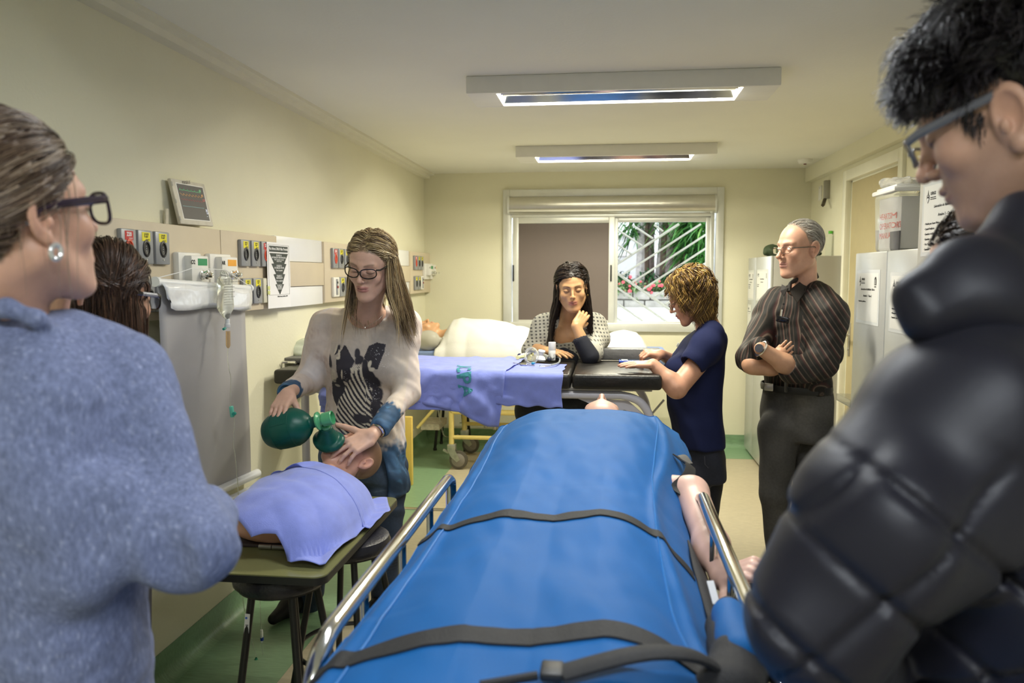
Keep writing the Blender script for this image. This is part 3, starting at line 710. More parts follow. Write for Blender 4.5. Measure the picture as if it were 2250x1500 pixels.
yc_ = lambda x, X=XC, y=600: PX(x, y, X)[1]
LZ = 1.65
# far lockers (two tall leaves, papers) with the wide side turned to the room
far1 = thing('locker', 'far pair of grey lockers in the corner behind the man in striped shirt', 'locker', (1.45, 6.6, 0), group='grey lockers along the right wall')
Ya, Yb, Yc = 6.99, yc_(1657.5, XC), 6.22
Yb = PX(1661, 580, XC)[1]
Yc = PX(1695, 572, XC)[1]
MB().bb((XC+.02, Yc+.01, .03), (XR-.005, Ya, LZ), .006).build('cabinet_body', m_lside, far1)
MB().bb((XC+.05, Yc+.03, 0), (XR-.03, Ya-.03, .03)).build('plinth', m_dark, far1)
fd1 = MB().bb((XC, Yb+.004, .03), (XC+.02, Ya, LZ), .004).build('door', m_lock, far1)
fd2 = MB().bb((XC, Yc+.012, .03), (XC+.02, Yb-.004, LZ), .004).build('door', m_lock, far1)
for (y, d) in ((Yc+.06, fd2), ): MB().bb((XC-.006, y-.012, .95), (XC, y+.012, 1.05), .003).build('lock', m_steel, d)
g = lambda x, X=XC: yc_(x, X)
notice(fd1, XC, 6.955, g(1656.5), PX(1648, 598, XC)[2], PX(1648, 655, XC)[2], ['Armário 1 – Chave 1', 'Modelo adulto de punção', 'Braço para injeção', 'Cabeça de intubação'], True, .8)
notice(fd1, XC, 6.95, g(1652), PX(1645, 672, XC)[2], PX(1645, 720, XC)[2], ['Chave 1'], False, .6)
notice(fd2, XC, g(1664.5), g(1686.5), PX(1675, 596, XC)[2], PX(1675, 658, XC)[2], ['Armário 1 – Chave 2', 'Simulador neonatal', 'Modelo de sutura'], True, .8)
# near lockers
Y0n, Y1n, Y2n = yc_(1879), yc_(1947.5), yc_(2013, 1.12)+.012
near = thing('locker', 'nearer pair of grey lockers with sleeved notices, in front of the door', 'locker', (1.45, 3.4, 0), group='grey lockers along the right wall')
NZ = PX(1947, 551, XC)[2]
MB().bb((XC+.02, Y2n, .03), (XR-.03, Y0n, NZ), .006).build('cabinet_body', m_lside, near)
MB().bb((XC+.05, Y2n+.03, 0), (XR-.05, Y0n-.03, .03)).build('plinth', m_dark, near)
nd1 = MB().bb((XC, Y1n+.004, .03), (XC+.02, Y0n, NZ), .006).build('door', m_lock, near)
nd2 = MB().bb((XC, Y2n, .03), (XC+.02, Y1n-.004, NZ), .006).build('door', m_lock, near)
notice(nd1, XC, g(1887), g(1932), PX(1910, 600, XC)[2], PX(1910, 706, XC)[2], ['Armário 2 – Chave 2', 'Simuladores pediátricos'], True, 1.)
notice(nd2, XC, g(1960), g(2016), PX(1985, 606, XC)[2], PX(1985, 726, XC)[2], ['Armário 2 – Chave 3', 'Boneco para Reanimação Neonatal', 'Manequim de Intubação Pediátrico', 'Simulador para CPR'], True, 1.05)
# tall locker closest to the camera
XT = 1.12; YT1 = yc_(2013, XT); YT0 = YT1-.95
tall = thing('locker', 'tallest grey locker nearest the camera, notice headed by a crest at eye level', 'locker', (1.42, 2.4, 0), group='grey lockers along the right wall')
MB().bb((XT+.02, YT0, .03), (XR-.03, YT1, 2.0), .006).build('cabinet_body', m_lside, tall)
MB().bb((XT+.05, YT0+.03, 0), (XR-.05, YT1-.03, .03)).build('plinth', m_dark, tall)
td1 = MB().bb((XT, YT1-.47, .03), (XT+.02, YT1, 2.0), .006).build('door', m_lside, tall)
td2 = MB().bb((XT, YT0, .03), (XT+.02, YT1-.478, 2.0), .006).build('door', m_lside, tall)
notice(td1, XT, yc_(2025, XT), yc_(2128, XT), PX(2030, 412, XT)[2], PX(2030, 554, XT)[2], ['Armário 3 – Chave 5', 'Modelo para Exame Pélvico – Gaj', 'Quadril Pediátrico', 'Simulador de Exame Testicular', 'Simulador de Parto Avançado', 'Três Mamas Individuais', 'Simulador Ginecológico'], False, 1.02)

# ---------------------------------------------------------------- things on the lockers
c = PX(1942, 549, XC+.12); c[2] = NZ
cup = thing('plastic_cup', 'white disposable cup on the nearer lockers beside the lidded tub', 'cup', tuple(c))
hc = PX(1942, 505, XC+.12)[2]-NZ
MB().lathe([(.026, 0), (.028, .004), (.030, hc*.4), (.0315, hc*.42), (.038, hc-.004), (.041, hc-.003), (.041, hc), (.038, hc), (.036, hc-.01), (.026, .006), (0, .006)], c, n=28, cap=False).build('cup_body', M('white_cup', (.85, .80, .80), .4, var=0), cup)
ctb = PX(1985, 547, XC+.14); ctb[2] = NZ; hh = PX(1985, 425, XC+.14)[2]-NZ; rw = .115
tub = thing('lidded_tub', 'clear white-lidded tub on the nearer lockers holding a manual with red lettering', 'tub', tuple(ctb))
m_tub = M('tub_plastic', (.86, .87, .85), .1, trans=.85, ior=1.15, var=0)
b = MB(); b.box(ctb+V(0, 0, hh/2), (.17, .26, hh), None, .02, 3); b.v = [tuple(np.array(q)*V(1, 1, 1)+V((q[0]-ctb[0])*.10*((q[2]-NZ)/hh), (q[1]-ctb[1])*.10*((q[2]-NZ)/hh), 0)) for q in b.v]; b.build('tub_body', m_tub, tub)
MB().box(ctb+V(0, 0, hh+.006), (.20, .30, .022), None, .008).box(ctb+V(0, 0, hh+.02), (.17, .26, .016), None, .006).build('lid', m_plast, tub)
MB().box(ctb+V(-.005, 0, hh*.48), (.10, .22, hh*.86), None, .004).build('manual', m_paper, tub)
m_redi = M('red_print', (.70, .08, .05), .5, var=0)
for k, s_ in enumerate(('HEARTSIM', "OPERATOR'S", 'MANUAL')):
    text(s_, ctb+V(-.057, .10, hh*(.56-.16*k)), .038, (-1, 0, 0), m_redi, tub, bold=0, sx=1.)
MB().prism([(ctb[0]-.062, ctb[2]+.002), (ctb[0]-.056, ctb[2]+.002), (ctb[0]-.056, ctb[2]+.09), (ctb[0]-.062, ctb[2]+.09)], 1, ctb[1]-.12, ctb[1]-.04).build('speckled_booklet', M('speckled_black', (.03, .03, .05), .5, var=.9, vs=400), tub)
s = S(); cb = ctb+V(0, 0, hh+.03); s.ell(cb+V(0, 0, .012), (.09, .13, .022), .01); s.ell(cb+V(-.05, .08, .025), (.03, .04, .022), .02); s.disp(Fold(3, 60, .009)); v, f = s.mesh(.005); mesh_obj('plastic_bag', v, f, M('crumpled_clear_bag', (.93, .93, .92), .12, trans=.7, ior=1.2, var=0), tub, ang=180)
# bottle and cloth on the far lockers
c = P(1823, 570, 6.36); hb = P(1823, 507, 6.36)[2]-LZ; c[2] = LZ
bt = thing('water_bottle', 'clear bottle with a green cap on the far lockers', 'bottle', tuple(c))
k = hb; MB().lathe([(0, .0), (.030, 0), (.034, .012), (.034, k*.32), (.032, k*.34), (.034, k*.36), (.034, k*.68), (.028, k*.78), (.014, k*.87), (.013, k*.9)], c, n=24, cap=False).build('bottle_body', M('clear_bottle', (.92, .95, .90), .05, trans=.9, ior=1.12, var=0), bt)
MB().lathe([(.015, k*.885), (.016, k*.89), (.016, k*.99), (.013, k), (0, k)], c, n=20, cap=False).build('cap', M('green_cap', (.10, .45, .04), .4), bt)
c = P(1697, 566, 6.42); c[2] = LZ
s = S(); s.ell(c+V(-.0, 0, .045), (.07, .07, .05), .02).ell(c+V(.24, 0, .03), (.12, .08, .035), .04).ell(c+V(.12, .0, .02), (.12, .06, .025), .04); s.disp(Fold(5, 50, .012)); v, f = s.mesh(.006, lo=V(-9, -9, LZ+.001))
o = mesh_obj('folded_cloth', v, f, M('dark_olive_cloth', (.035, .055, .025), .7, bump=.3, bs=300), None, tuple(c)); tag(o, 'dark olive crumpled cloth lying on the far lockers beside the bottle', 'cloth')
# acrylic tray and denim bag on the far side of the near lockers
c = PX(1866, 880, XC+.05); t = thing('acrylic_tray', 'small clear tray jutting from the side of the nearer lockers', 'tray', (c[0], Y0n+.06, c[2]))
MB().bb((XC+.0, Y0n+.001, c[2]-.005), (XC+.22, Y0n+.24, c[2]), .002).bb((XC+.0, Y0n+.236, c[2]-.005), (XC+.22, Y0n+.24, c[2]+.03)).bb((XC, Y0n+.001, c[2]-.005), (XC+.005, Y0n+.24, c[2]+.03)).build('tray_body', m_tub, t)
c = PX(1865, 950, XC+.08); c[1] = Y0n+.09
s = S(); s.ell(c+V(.02, 0.0, .02), (.13, .07, .11), .02); s.box(c+V(.03, 0, -.09), (.16, .06, .05), .03, .04); s.disp(Fold(9, 30, .006)); v, f = s.mesh(.006, lo=V(-9, Y0n+.003, -9))
db = thing('denim_bag', 'blue denim bag hanging against the side of the nearer lockers', 'bag', tuple(c))
m_denim_b = M('blue_denim', (.035, .075, .16), .8, bump=.4, bs=500, var=.2, vs=60)
mesh_obj('bag_body', v, f, m_denim_b, db, ang=180)
MB().tube([c+V(.0, 0, .12), c+V(.0, -.03, .30), c+V(.05, -.075, .42)], .008, 8).build('bag_strap', m_denim_b, db)
# ---------------------------------------------------------------- outside the window
og = bpy.data.objects.new('yard', None); C.objects.link(og); og.location = (1, 10, .9); og['kind'] = 'structure'
m_conc = M('yard_concrete', (.55, .54, .50), .8, var=.08, vs=3, bump=.3, bs=40)
mesh_obj('yard_ground', [(-6, 7.22, .93), (8, 7.22, .93), (8, 12.1, 1.02), (-6, 12.1, 1.02), (-6, 7.22, .7), (8, 7.22, .7), (8, 12.1, .7), (-6, 12.1, .7)],
         [(0, 1, 2, 3), (0, 4, 5, 1), (1, 5, 6, 2), (2, 6, 7, 3), (3, 7, 4, 0)], m_conc, og, smooth=False)
mesh_obj('upper_bed', [(-6, 12.3, 1.24), (8, 12.3, 1.24), (8, 24, 1.5), (-6, 24, 1.5)], [(0, 1, 2, 3)], M('garden_soil', (.16, .12, .08), .9, var=.3, vs=6), og, smooth=False)
m_stone = M('grey_stone', (.42, .40, .36), .85, var=.2, vs=9, bump=.5, bs=30)
rs = np.random.default_rng(11)
x = -2.2
for row in range(2):
    x = -2.0+row*.09
    while x < 4.2:
        wd = rs.uniform(.22, .48); z0 = 1.0+row*.13
        MB().box((x+wd/2, 12.2+rs.uniform(-.02, .02), z0+.062), (wd-.012, .22, .118+rs.uniform(-.01, .01)), Matrix.Rotation(rs.uniform(-.03, .03), 3, 'Y'), .02).build('stone', m_stone, og); x += wd
MB().bb((-6, 12.15, .9), (8, 12.3, 1.235)).build('mortar_bed', M('mortar', (.3, .29, .26), .9), og, smooth=False)
lt = thing('window_grille', 'white diagonal security bars outside the right half of the window', 'window bars', (1, 7.3, 1))
m_bar = M('white_painted_bar', (.78, .78, .74), .45, var=.02)
YL = 7.34
for (a, c, d, e, w_) in ((1336, 593, 1492, 492, 5.2), (1367, 604, 1540, 492, 4.2), (1390, 620, 1590, 490, 4.2), (1413, 635, 1590, 520, 4.2), (1438, 652, 1590, 552, 4.2), (1461, 669, 1590, 585, 4.2),
                         (1340, 589, 1590, 761, 5.6), (1340, 621, 1545, 762, 4.4), (1340, 655, 1495, 762, 4.), (1340, 688, 1450, 762, 3.8), (1340, 720, 1400, 762, 3.8), (1341, 494, 1411, 540, 4.), (1340, 525, 1387, 558, 4.), (1389, 494, 1435, 524, 4.), (1340, 558, 1362, 573, 4.), (1437, 494, 1457, 508, 4.)):
    MB().tube([P(a, c, YL), P(d, e, YL)], w_/248/2*1.1, 4).build('bar', m_bar, lt, smooth=False)
q0 = P(1590, 480, YL); q1 = P(1590, 765, YL); MB().tube([q0, q1], .012, 4).tube([P(1335, 480, YL), P(1335, 765, YL)], .012, 4).tube([P(1335, 480, YL), q0], .012, 4).tube([P(1335, 765, YL), q1], .012, 4).build('bar_frame', m_bar, lt, smooth=False)
pi = spline([P(1300, 700, 8.3), P(1350, 709, 8.3), P(1395, 722, 8.3), P(1438, 739, 8.3), P(1480, 749, 8.3), P(1560, 760, 8.3)], 5)
t = thing('drain_pipe', 'long white bent pipe lying on the yard concrete outside the window', 'pipe', tuple(pi[12]))
MB().tube(pi, .030, 10).build('pipe_body', M('pipe_white', (.75, .82, .86), .3), t)
for k in (7, 18): MB().tube([pi[k], pi[k+1]*.5+pi[k]*.5], .037, 10).build('pipe_clamp', m_rub, t)
o = MB().tube(spline([P(1330, 706, 9.4), P(1385, 713, 9.4), P(1440, 722, 9.4), P(1500, 728, 9.4), P(1600, 732, 9.4)], 5), .012, 6).build('garden_hose', M('hose_dark', (.06, .07, .08), .5), None); tag(o, 'thin dark hose crossing the yard concrete behind the white pipe', 'hose')
t = thing('building', 'pale flat-roofed building beyond the palms at left of the window view', 'building', (1, 19, 1.2))
b = MB(); x0, x1 = P(1300, 560, 19)[0], P(1413, 560, 19)[0]; b.bb((x0-3, 19, .9), (x1, 22, P(1390, 513, 19)[2])); b.build('wall', M('pale_render', (.62, .62, .64), .8, var=.04), t)
MB().bb((x0-3, 18.9, P(1390, 516, 19)[2]), (x1+.1, 22.1, P(1390, 511, 19)[2])).build('parapet', M('parapet_white', (.75, .75, .74), .7), t)
MB().bb((x0, 18.95, P(1370, 562, 19)[2]), (P(1385, 562, 19)[0], 19.05, P(1370, 553, 19)[2])).build('ledge', M('parapet_white', (.75, .75, .74), .7), t)
MB().bb((P(1480, 500, 17)[0], 17, .9), (P(1600, 500, 17)[0], 17.3, P(1500, 540, 17)[2])).build('garden_wall', M('tan_render', (.50, .44, .35), .8), t)
m_leaf = [M('palm_leaf_%s' % k, c, .45, var=.25, vs=5) for k, c in (('mid', (.06, .20, .035)), ('pale', (.22, .42, .10)), ('dark', (.02, .085, .025)))]
def blades(centres, n, ln, wd, seed, droop=.5, dirs=None):
    g = np.random.default_rng(seed); v = []; f = []
    for c in centres:
        for i in range(n):
            az = g.uniform(0, 6.28); el = g.uniform(-.5, 1.1); L_ = ln*g.uniform(.6, 1.2); d = V(math.cos(az)*math.cos(el), math.sin(az)*math.cos(el), math.sin(el)); s_ = np.cross(d, (0, 0, 1)); s_ /= np.linalg.norm(s_)+1e-6
            p = np.array(c)+g.normal(size=3)*.03; k = len(v)
            for j, wj in enumerate((.4, 1, .7, .05)):
                q = p+d*L_*j/3+V(0, 0, -droop*L_*(j/3)**2); v += [q-s_*wd*wj/2, q+s_*wd*wj/2]
            for j in range(3): f.append((k+2*j, k+2*j+2, k+2*j+3, k+2*j+1))
    return v, f
for (xs, Yp, n, lab, mi, cz0, cz1, nb) in (((1408, 1418, 1430, 1447, 1459, 1468, 1484, 1496), 13.6, 0, 'clump of slender pale and brown palm stems seen through the window bars', 0, 2.1, 3.2, 26),
                        ((1520, 1535, 1552), 13.0, 1, 'bushy green palm at right of the window view, leaves fanning low', 0, 1.55, 2.5, 34)):
    t = thing('palm_tree', lab, 'palm', tuple(P(xs[1], 600, Yp)*V(1, 1, 0)+V(0, 0, 1.2)))
    g = np.random.default_rng(3+n); cs = []
    for i, x_ in enumerate(xs):
        b0 = P(x_, 607, Yp+g.uniform(-.3, .3)); tp_ = P(x_+g.uniform(-3, 16), 480, Yp)+V(0, 0, .6); b0[2] = 1.2
        rr = g.uniform(.045, .085); MB().tube([b0, (b0+tp_)/2+V(g.uniform(-.05, .05), 0, 0), tp_], [rr*1.2, rr, rr*.9], 8).build('trunk', M(*[('palm_stem_pale', (.42, .38, .36), .7), ('palm_stem_brown', (.13, .085, .06), .8), ('palm_stem_mauve', (.25, .19, .18), .8)][i % 3], var=.3, vs=14), t)
    for i in range(nb): cs.append(V(P(xs[0]-25, 600, Yp)[0]+g.uniform(0, 1)*(P(xs[-1]+20, 600, Yp)[0]-P(xs[0]-25, 600, Yp)[0]), Yp+g.uniform(-.7, .5), g.uniform(cz0, cz1)))
    v, f = blades(cs, 22, .55, .035, 5+n); o = mesh_obj('fronds', v, f, m_leaf[0], t, ang=180); o['kind'] = 'stuff'
    v, f = blades(cs[::2], 14, .5, .03, 9+n); o = mesh_obj('fronds', v, f, m_leaf[2], t, ang=180); o['kind'] = 'stuff'
    v, f = blades(cs[::3], 8, .45, .03, 19+n); o = mesh_obj('fronds', v, f, m_leaf[1], t, ang=180); o['kind'] = 'stuff'
t = thing('shrub', 'low dark green shrub at the foot of the palms behind the stone edge', 'shrub', (1, 12.9, 1.25))
g = np.random.default_rng(77); cs = [V(g.uniform(0, 2.2), g.uniform(12.7, 13.3), g.uniform(1.25, 1.5)) for i in range(70)]
v, f = blades(cs, 16, .28, .03, 21); o = mesh_obj('leaves', v, f, m_leaf[2], t, ang=180); o['kind'] = 'stuff'
t = thing('flower_bed', 'trailing pink-red flowers spilling over the low stone edge outside', 'flowers', (1, 12.3, 1.25))
cs = [V(g.uniform(0, 2.0), g.uniform(12.1, 12.5), g.uniform(1.2, 1.36)) for i in range(90)]
v, f = blades(cs, 12, .11, .04, 31); o = mesh_obj('leaves', v, f, M('bed_leaf', (.20, .30, .12), .6, var=.3, vs=9), t, ang=180); o['kind'] = 'stuff'
for i in range(46):
    c = V(g.uniform(0.05, 1.6), 12.02+g.uniform(0, .1), g.normal(1.33, .06)); rr = g.uniform(.014, .030); b = MB()
    b.lathe([(0, -.4*rr), (rr*.7, -.2*rr), (rr, .3*rr), (rr*.5, .7*rr), (0, .8*rr)], c, (g.normal()*.3, -1, g.normal()*.3), 6, cap=False); b.build('flower', M('pink_red_petal', (.85, .10, .13), .5, var=.15), t)

# ---------------------------------------------------------------- exam table with black cushions
m_vin = M('black_vinyl', (.016, .015, .014), .32, bump=.25, bs=60, var=.1, spec=.5)
m_tubew = M('pale_painted_tube', (.60, .59, .66), .25, var=.02)
TY0, TY1, TZ = 3.64, 4.26, 1.06
et = thing('exam_table', 'long exam table with black vinyl cushions and pale curved tube frame', 'exam table', (-.67, 4.0, 0))
tx = lambda x: (x-VPX)/(F/TY0)
for (a, c) in ((568, 846), (848, 1255), (1258.5, 1455)):
    MB().bb((max(tx(a), XL+.02), TY0, TZ-.07), (tx(c), TY1, TZ), .016, 3).build('cushion', m_vin, et)
MB().bb((XL+.06, TY0+.05, TZ-.082), (tx(1435), TY1-.05, TZ-.071)).build('base_board', M('board_grey', (.45, .44, .42), .6), et)
for yy in (TY0+.06, TY1-.07):
    p = [V(-1.46, yy, .0), V(-1.46, yy, .9), V(-1.45, yy, .965), V(-1.38, yy, TZ-.103), V(-1.0, yy, TZ-.103), V(.0, yy, TZ-.103), V(.08, yy, TZ-.105), V(.15, yy, TZ-.13), V(.195, yy, TZ-.19), V(.215, yy, TZ-.28), V(.22, yy, .6), V(.22, yy, .0)]
    MB().tube(spline(p[:4], 5)+[p[4]]+spline(p[5:], 6), .0195, 12).build('leg_frame', m_tubew, et)
for x_ in (-1.46, .22):
    MB().tube([(x_, TY0+.06, .25), (x_, TY1-.07, .25)], .015, 10).build('cross_bar', m_tubew, et)
    for yy in (TY0+.06, TY1-.07): MB().lathe([(.024, 0), (.024, .03), (.02, .035)], (x_, yy, 0), n=14).build('rubber_foot', m_rub, et)
# perforated corner gusset
b = bmesh.new(); poly = [(-.16, TZ-.115), (.10, TZ-.13), (.17, TZ-.19), (.20, TZ-.27), (.06, TZ-.20)]
y = TY0+.075; v = [(x_, y, z_) for x_, z_ in poly]+[(x_, y+.004, z_) for x_, z_ in poly]; b.free(); n = len(poly)
mesh_obj('gusset', v, [tuple(range(n)), tuple(range(n, 2*n))[::-1]]+[(i, (i+1) % n, n+(i+1) % n, n+i) for i in range(n)], m_tubew, et, smooth=False)
for k in range(3):
    c = V(.035+.048*k, y-.002, TZ-.155-.022*k-.006*k*k); b = MB().lathe([(0, 0), (.011, 0), (.011, .001)], c, (0, -1, 0), 10); b.build('gusset_hole', M('hole_shade', (.30, .29, .22), .6), et)
MB().tube([(.05, TY1-.05, .55), (.30, TY1-.05, .86)], .006, 6).build('tie_rod', m_steel, et)

# draped surgical cloths ------------------------------------------------
m_cloth = M('periwinkle_cotton', (.215, .27, .72), .75, bump=.5, bs=350, var=.07, vs=20, sheen=.3)
def drape(name, label, x0f, x1f, yb, drop, seed, amp, zt=TZ, yf=TY0, parent=None, off=.0, nu=70, cat='cloth', mat=None, group=None, th=.002):
    """cloth over the front edge of the table: x0f/x1f(v) edges along the path, drop(u) hem length"""
    f1 = Fold(seed, 22, amp, (1, 0, .15), .35); f2 = Fold(seed+1, 60, amp*.30, None)
    cr = .022; tl = yf-yb; vs, fs = [], []; nv = 64
    def pt(u, s_, x_):   # s_: arc length from the back edge
        la = abs(yb-yf)-cr
        if s_ < la: y_, z_, n_ = yb-s_, zt+off+.002, V(0, 0, 1)
        elif s_ < la+cr*1.57: q = (s_-la)/cr; y_, z_, n_ = yf+cr-(cr+off+.002)*math.sin(q), zt-cr+(cr+off+.002)*math.cos(q), V(0, -math.sin(q), math.cos(q))
        else: h_ = s_-la-cr*1.57; y_, z_, n_ = yf-off-.002, zt-cr-h_, V(0, -1, -0.0)
        p = V(x_, y_, z_); hang = max(0, min(1, (s_-la)/.12)); k = .25+hang*1.0
        q = V(x_*1., s_*.6, s_); w_ = (f1(q[None])[0]+f2(q[None]*1.0)[0])
        return p+n_*(max(0, w_+amp*.8)*k+.001)+V(0, -.10*max(0, s_-la-.05)*.6*hang*.3, 0)
    for j in range(nv+1):
        for i in range(nu+1):
            u = i/nu; S_ = abs(yb-yf)+drop(u); s_ = S_*j/nv; x_ = x0f(j/nv)+(x1f(j/nv)-x0f(j/nv))*u; vs.append(pt(u, s_, x_))
    fs = np.array([(j*(nu+1)+i, (j+1)*(nu+1)+i, (j+1)*(nu+1)+i+1, j*(nu+1)+i+1) for j in range(nv) for i in range(nu)])
    o = mesh_obj(name, vs, fs, mat or m_cloth, parent, origin=None if parent else (x0f(.5), yf, zt), ang=180)
    md = o.modifiers.new('t', 'SOLIDIFY'); md.thickness = th; md.offset = -1
    if parent is None: tag(o, label, cat, group)
    return o, pt
ca, pta = drape('surgical_drape', 'wrinkled periwinkle drape with green letters hanging over the middle of exam table', lambda v: tx(684), lambda v: tx(1125)-.06*v*v, TY1-.02, lambda u: .155+.02*math.sin(u*9)+.10*max(0, (u-.74)/.26)**1.5*(1 if u < .9 else (1-(u-.9)*2.0)), 3, .019, off=.006, cat='drape')
cb_, ptb = drape('surgical_drape', 'smoother periwinkle drape under the airway tools, frayed hem beside the bare black cushion', lambda v: tx(1060), lambda v: tx(1237)+.004*math.sin(v*20), TY1-.25, lambda u: .135+.012*u+.004*math.sin(u*25), 8, .009, cat='drape')
ce, pte = drape('surgical_drape', 'lower layer of periwinkle drape showing below the lettered one, near the standing woman', lambda v: tx(684), lambda v: tx(1020), TY0+.25, lambda u: .178+.012*math.sin(u*5+1), 13, .011, cat='drape')
# hem seams and lettering follow the cloth
m_seam = M('cloth_seam', (.15, .19, .56), .8, var=0)
m_gl = M('green_stamp', (.05, .26, .33), .8, var=.15, vs=80)
la = abs((TY1-.02)-TY0)-.022
def onto(o, ptf, L_): pass
def cloth_text(body, cx, s0, size, rotd, ptf, la_, obj_, lift=.0035):
    cu = bpy.data.curves.new('t', 'FONT'); cu.body = body; cu.size = size; cu.align_x = 'CENTER'; cu.resolution_u = 2; cu.offset = .002
    to = bpy.data.objects.new('t', cu); C.objects.link(to); dg = bpy.context.evaluated_depsgraph_get(); me = bpy.data.meshes.new_from_object(to.evaluated_get(dg)); bpy.data.objects.remove(to)
    bm = bmesh.new(); bm.from_mesh(me); bmesh.ops.triangulate(bm, faces=bm.faces); 
    for _ in range(2): bmesh.ops.subdivide_edges(bm, edges=[e for e in bm.edges if e.calc_length() > .012], cuts=1)
    bmesh.ops.triangulate(bm, faces=bm.faces); c_, s_ = math.cos(R(rotd)), math.sin(R(rotd)); v = []
    bm.verts.index_update()
    for x in bm.verts:
        a_ = x.co.x*c_-x.co.y*s_; b_2 = x.co.x*s_+x.co.y*c_; ss = s0-b_2; p0 = ptf(0, ss, cx+a_); p1 = ptf(0, ss+.004, cx+a_); n_ = np.cross(V(1, 0, 0), p1-p0); n_ /= np.linalg.norm(n_)
        if n_@V(0, -1, 1) < 0: n_ = -n_
        v.append(p0+n_*lift)
    f = [tuple(q.index for q in p.verts) for p in bm.faces]; bm.free()
    return mesh_obj('stamped_letters', v, f, m_gl, obj_, smooth=False)
cloth_text('HCPA', tx(1000), la+.01, .095, -80, pta, la, ca)
# ---------------------------------------------------------------- foam block, bottle, phone and airway tools on the table
zt = TZ+.001
fb = PZ(1312, 787, zt); fr_ = PZ(1440, 787, zt); m_foam = M('grey_vinyl_block', (.13, .13, .13), .38, bump=.3, bs=50, var=.08)
hfb = 30/(F/fb[1]); o = MB().bb((fb[0], fb[1], zt), (fr_[0]+.02, TY1-.015, zt+.062), .008, 2).build('foam_block', m_foam, None); tag(o, 'long grey vinyl foam block on black exam table behind the blue phone', 'foam block')
MB().bb((fb[0]+.004, fb[1]-.001, zt+.052), (fr_[0]+.016, fb[1]+.001, zt+.054)).build('piping', m_vin, o)
c = PZ(1213, 791, zt+.008); s_ = F/c[1]; hb = 40/s_
sp = thing('spray_bottle', 'small white cylindrical spray bottle standing on drape before the seated woman', 'bottle', tuple(c))
rr = 8.2/s_
MB().lathe([(0, 0), (rr*.95, 0), (rr, .003), (rr, hb*.55), (rr*.97, hb*.57)], c, n=24, cap=False).build('bottle_body', m_plast, sp)
MB().lathe([(rr*1.0, hb*.57), (rr*1.02, hb*.58), (rr*1.02, hb*.985), (rr*.95, hb), (0, hb)], c, n=24, cap=False).build('cap', m_paper, sp)
text('SPRAY LIDOCAÍNA', c+V(-rr*.75, -rr*.9, hb*.32), .0075, (0, -1, 0), m_lab, sp); text('10% tópico', c+V(-rr*.75, -rr*.9, hb*.25), .006, (0, -1, 0), m_lab, sp)
c0, c1 = PZ(1360, 797, zt), PZ(1428, 795, zt); ph = thing('mobile_phone', 'bright blue mobile phone lying flat on black cushion under the woman in navy', 'phone', tuple((c0+c1)/2))
MB().bb((c0[0], c0[1]-.01, zt), (c1[0], c0[1]+.055, zt+.013), .005).build('phone_case', M('bright_blue_case', (.01, .06, .50), .35), ph)
MB().bb((c0[0]+.006, c0[1]-.004, zt+.0125), (c1[0]-.006, c0[1]+.049, zt+.0142), .001).build('phone_screen', M('phone_glass', (.06, .09, .16), .08), ph)
MB().bb((c0[0]+.012, c0[1]+.0, zt+.0138), (c0[0]+.045, c0[1]+.045, zt+.0146)).build('screen_label', M('phone_page', (.45, .58, .62), .3), ph)
zc = TZ+.012
def at(x, y, z=None): return PZ(x, y, zc if z is None else z)
m_clr = M('clear_plastic', (.9, .92, .90), .1, trans=.75, ior=1.25, var=0)
m_ylw = M('pale_yellow_plastic', (.78, .74, .34), .35, var=0)
c = at(1155, 790, zc); t = thing('bite_block', 'pale yellow plastic bite block lying on the smoother drape', 'airway tool', tuple(c))
MB().tube(spline([c+V(-.04, -.02, .012), c+V(-.035, .02, .012), c+V(0, .03, .014), c+V(.03, .02, .016), c+V(.045, .0, .03), c+V(.04, .02, .05)], 5), [.010]*26, 8).build('block_body', m_ylw, t)
c = at(1168, 786, zc+.02); t = thing('clear_mask', 'small clear face mask ring standing beside the yellow bite block', 'mask', tuple(c))
MB().tube([c+V(.032*math.cos(q), -.01+.01*math.sin(q), .012+.038*math.sin(q)) for q in np.linspace(0, 6.28, 25)[:-1]], .006, 8, closed=True).build('mask_cuff', m_clr, t)
MB().lathe([(.03, 0), (.02, .02), (.01, .03), (.01, .045)], c+V(0, 0, .012), (0, 1, .1), 18, cap=False).build('mask_dome', m_clr, t)
c = at(1187, 792, zc); t = thing('mouthpiece', 'white bulbous mouthpiece between yellow bite block and curved hose', 'airway tool', tuple(c))
MB().lathe([(0, 0), (.025, 0), (.028, .008), (.022, .02), (.012, .028), (.012, .04), (.020, .048), (.018, .056), (0, .058)], c, (.15, .0, 1), 18, cap=False).build('mouthpiece_body', m_plast, t)
c = at(1208, 790, zc+.012); t = thing('curved_hose', 'thin grey curved hose with a dark ball end on the drape by the spray bottle', 'hose', tuple(c))
MB().tube(spline([at(1184, 776, zc+.03), at(1206, 786, zc+.015)], 2), .012, 10).build('clear_sleeve', m_clr, t)
MB().tube(spline([at(1210, 788, zc+.012), at(1222, 784, zc+.012), at(1230, 788, zc+.008), at(1227, 797, zc+.004), at(1210, 802, zc+.004)], 5), .0045, 8).build('hose_body', M('grey_hose', (.32, .35, .36), .3), t)
s = S(); s.ell(at(1207, 788, zc+.014), (.013, .013, .013)); v, f = s.mesh(.003); mesh_obj('ball_end', v, f, M('dark_grey_rubber', (.05, .055, .07), .35), t, ang=180)
MB().tube([at(1210, 802, zc+.005), at(1186, 803, zc+.005)], .006, 8).build('tip', m_clr, t)
c = at(1150, 799, zc); t = thing('metal_clamp', 'small metal airway connector lying in front of yellow bite block', 'clamp', tuple(c))
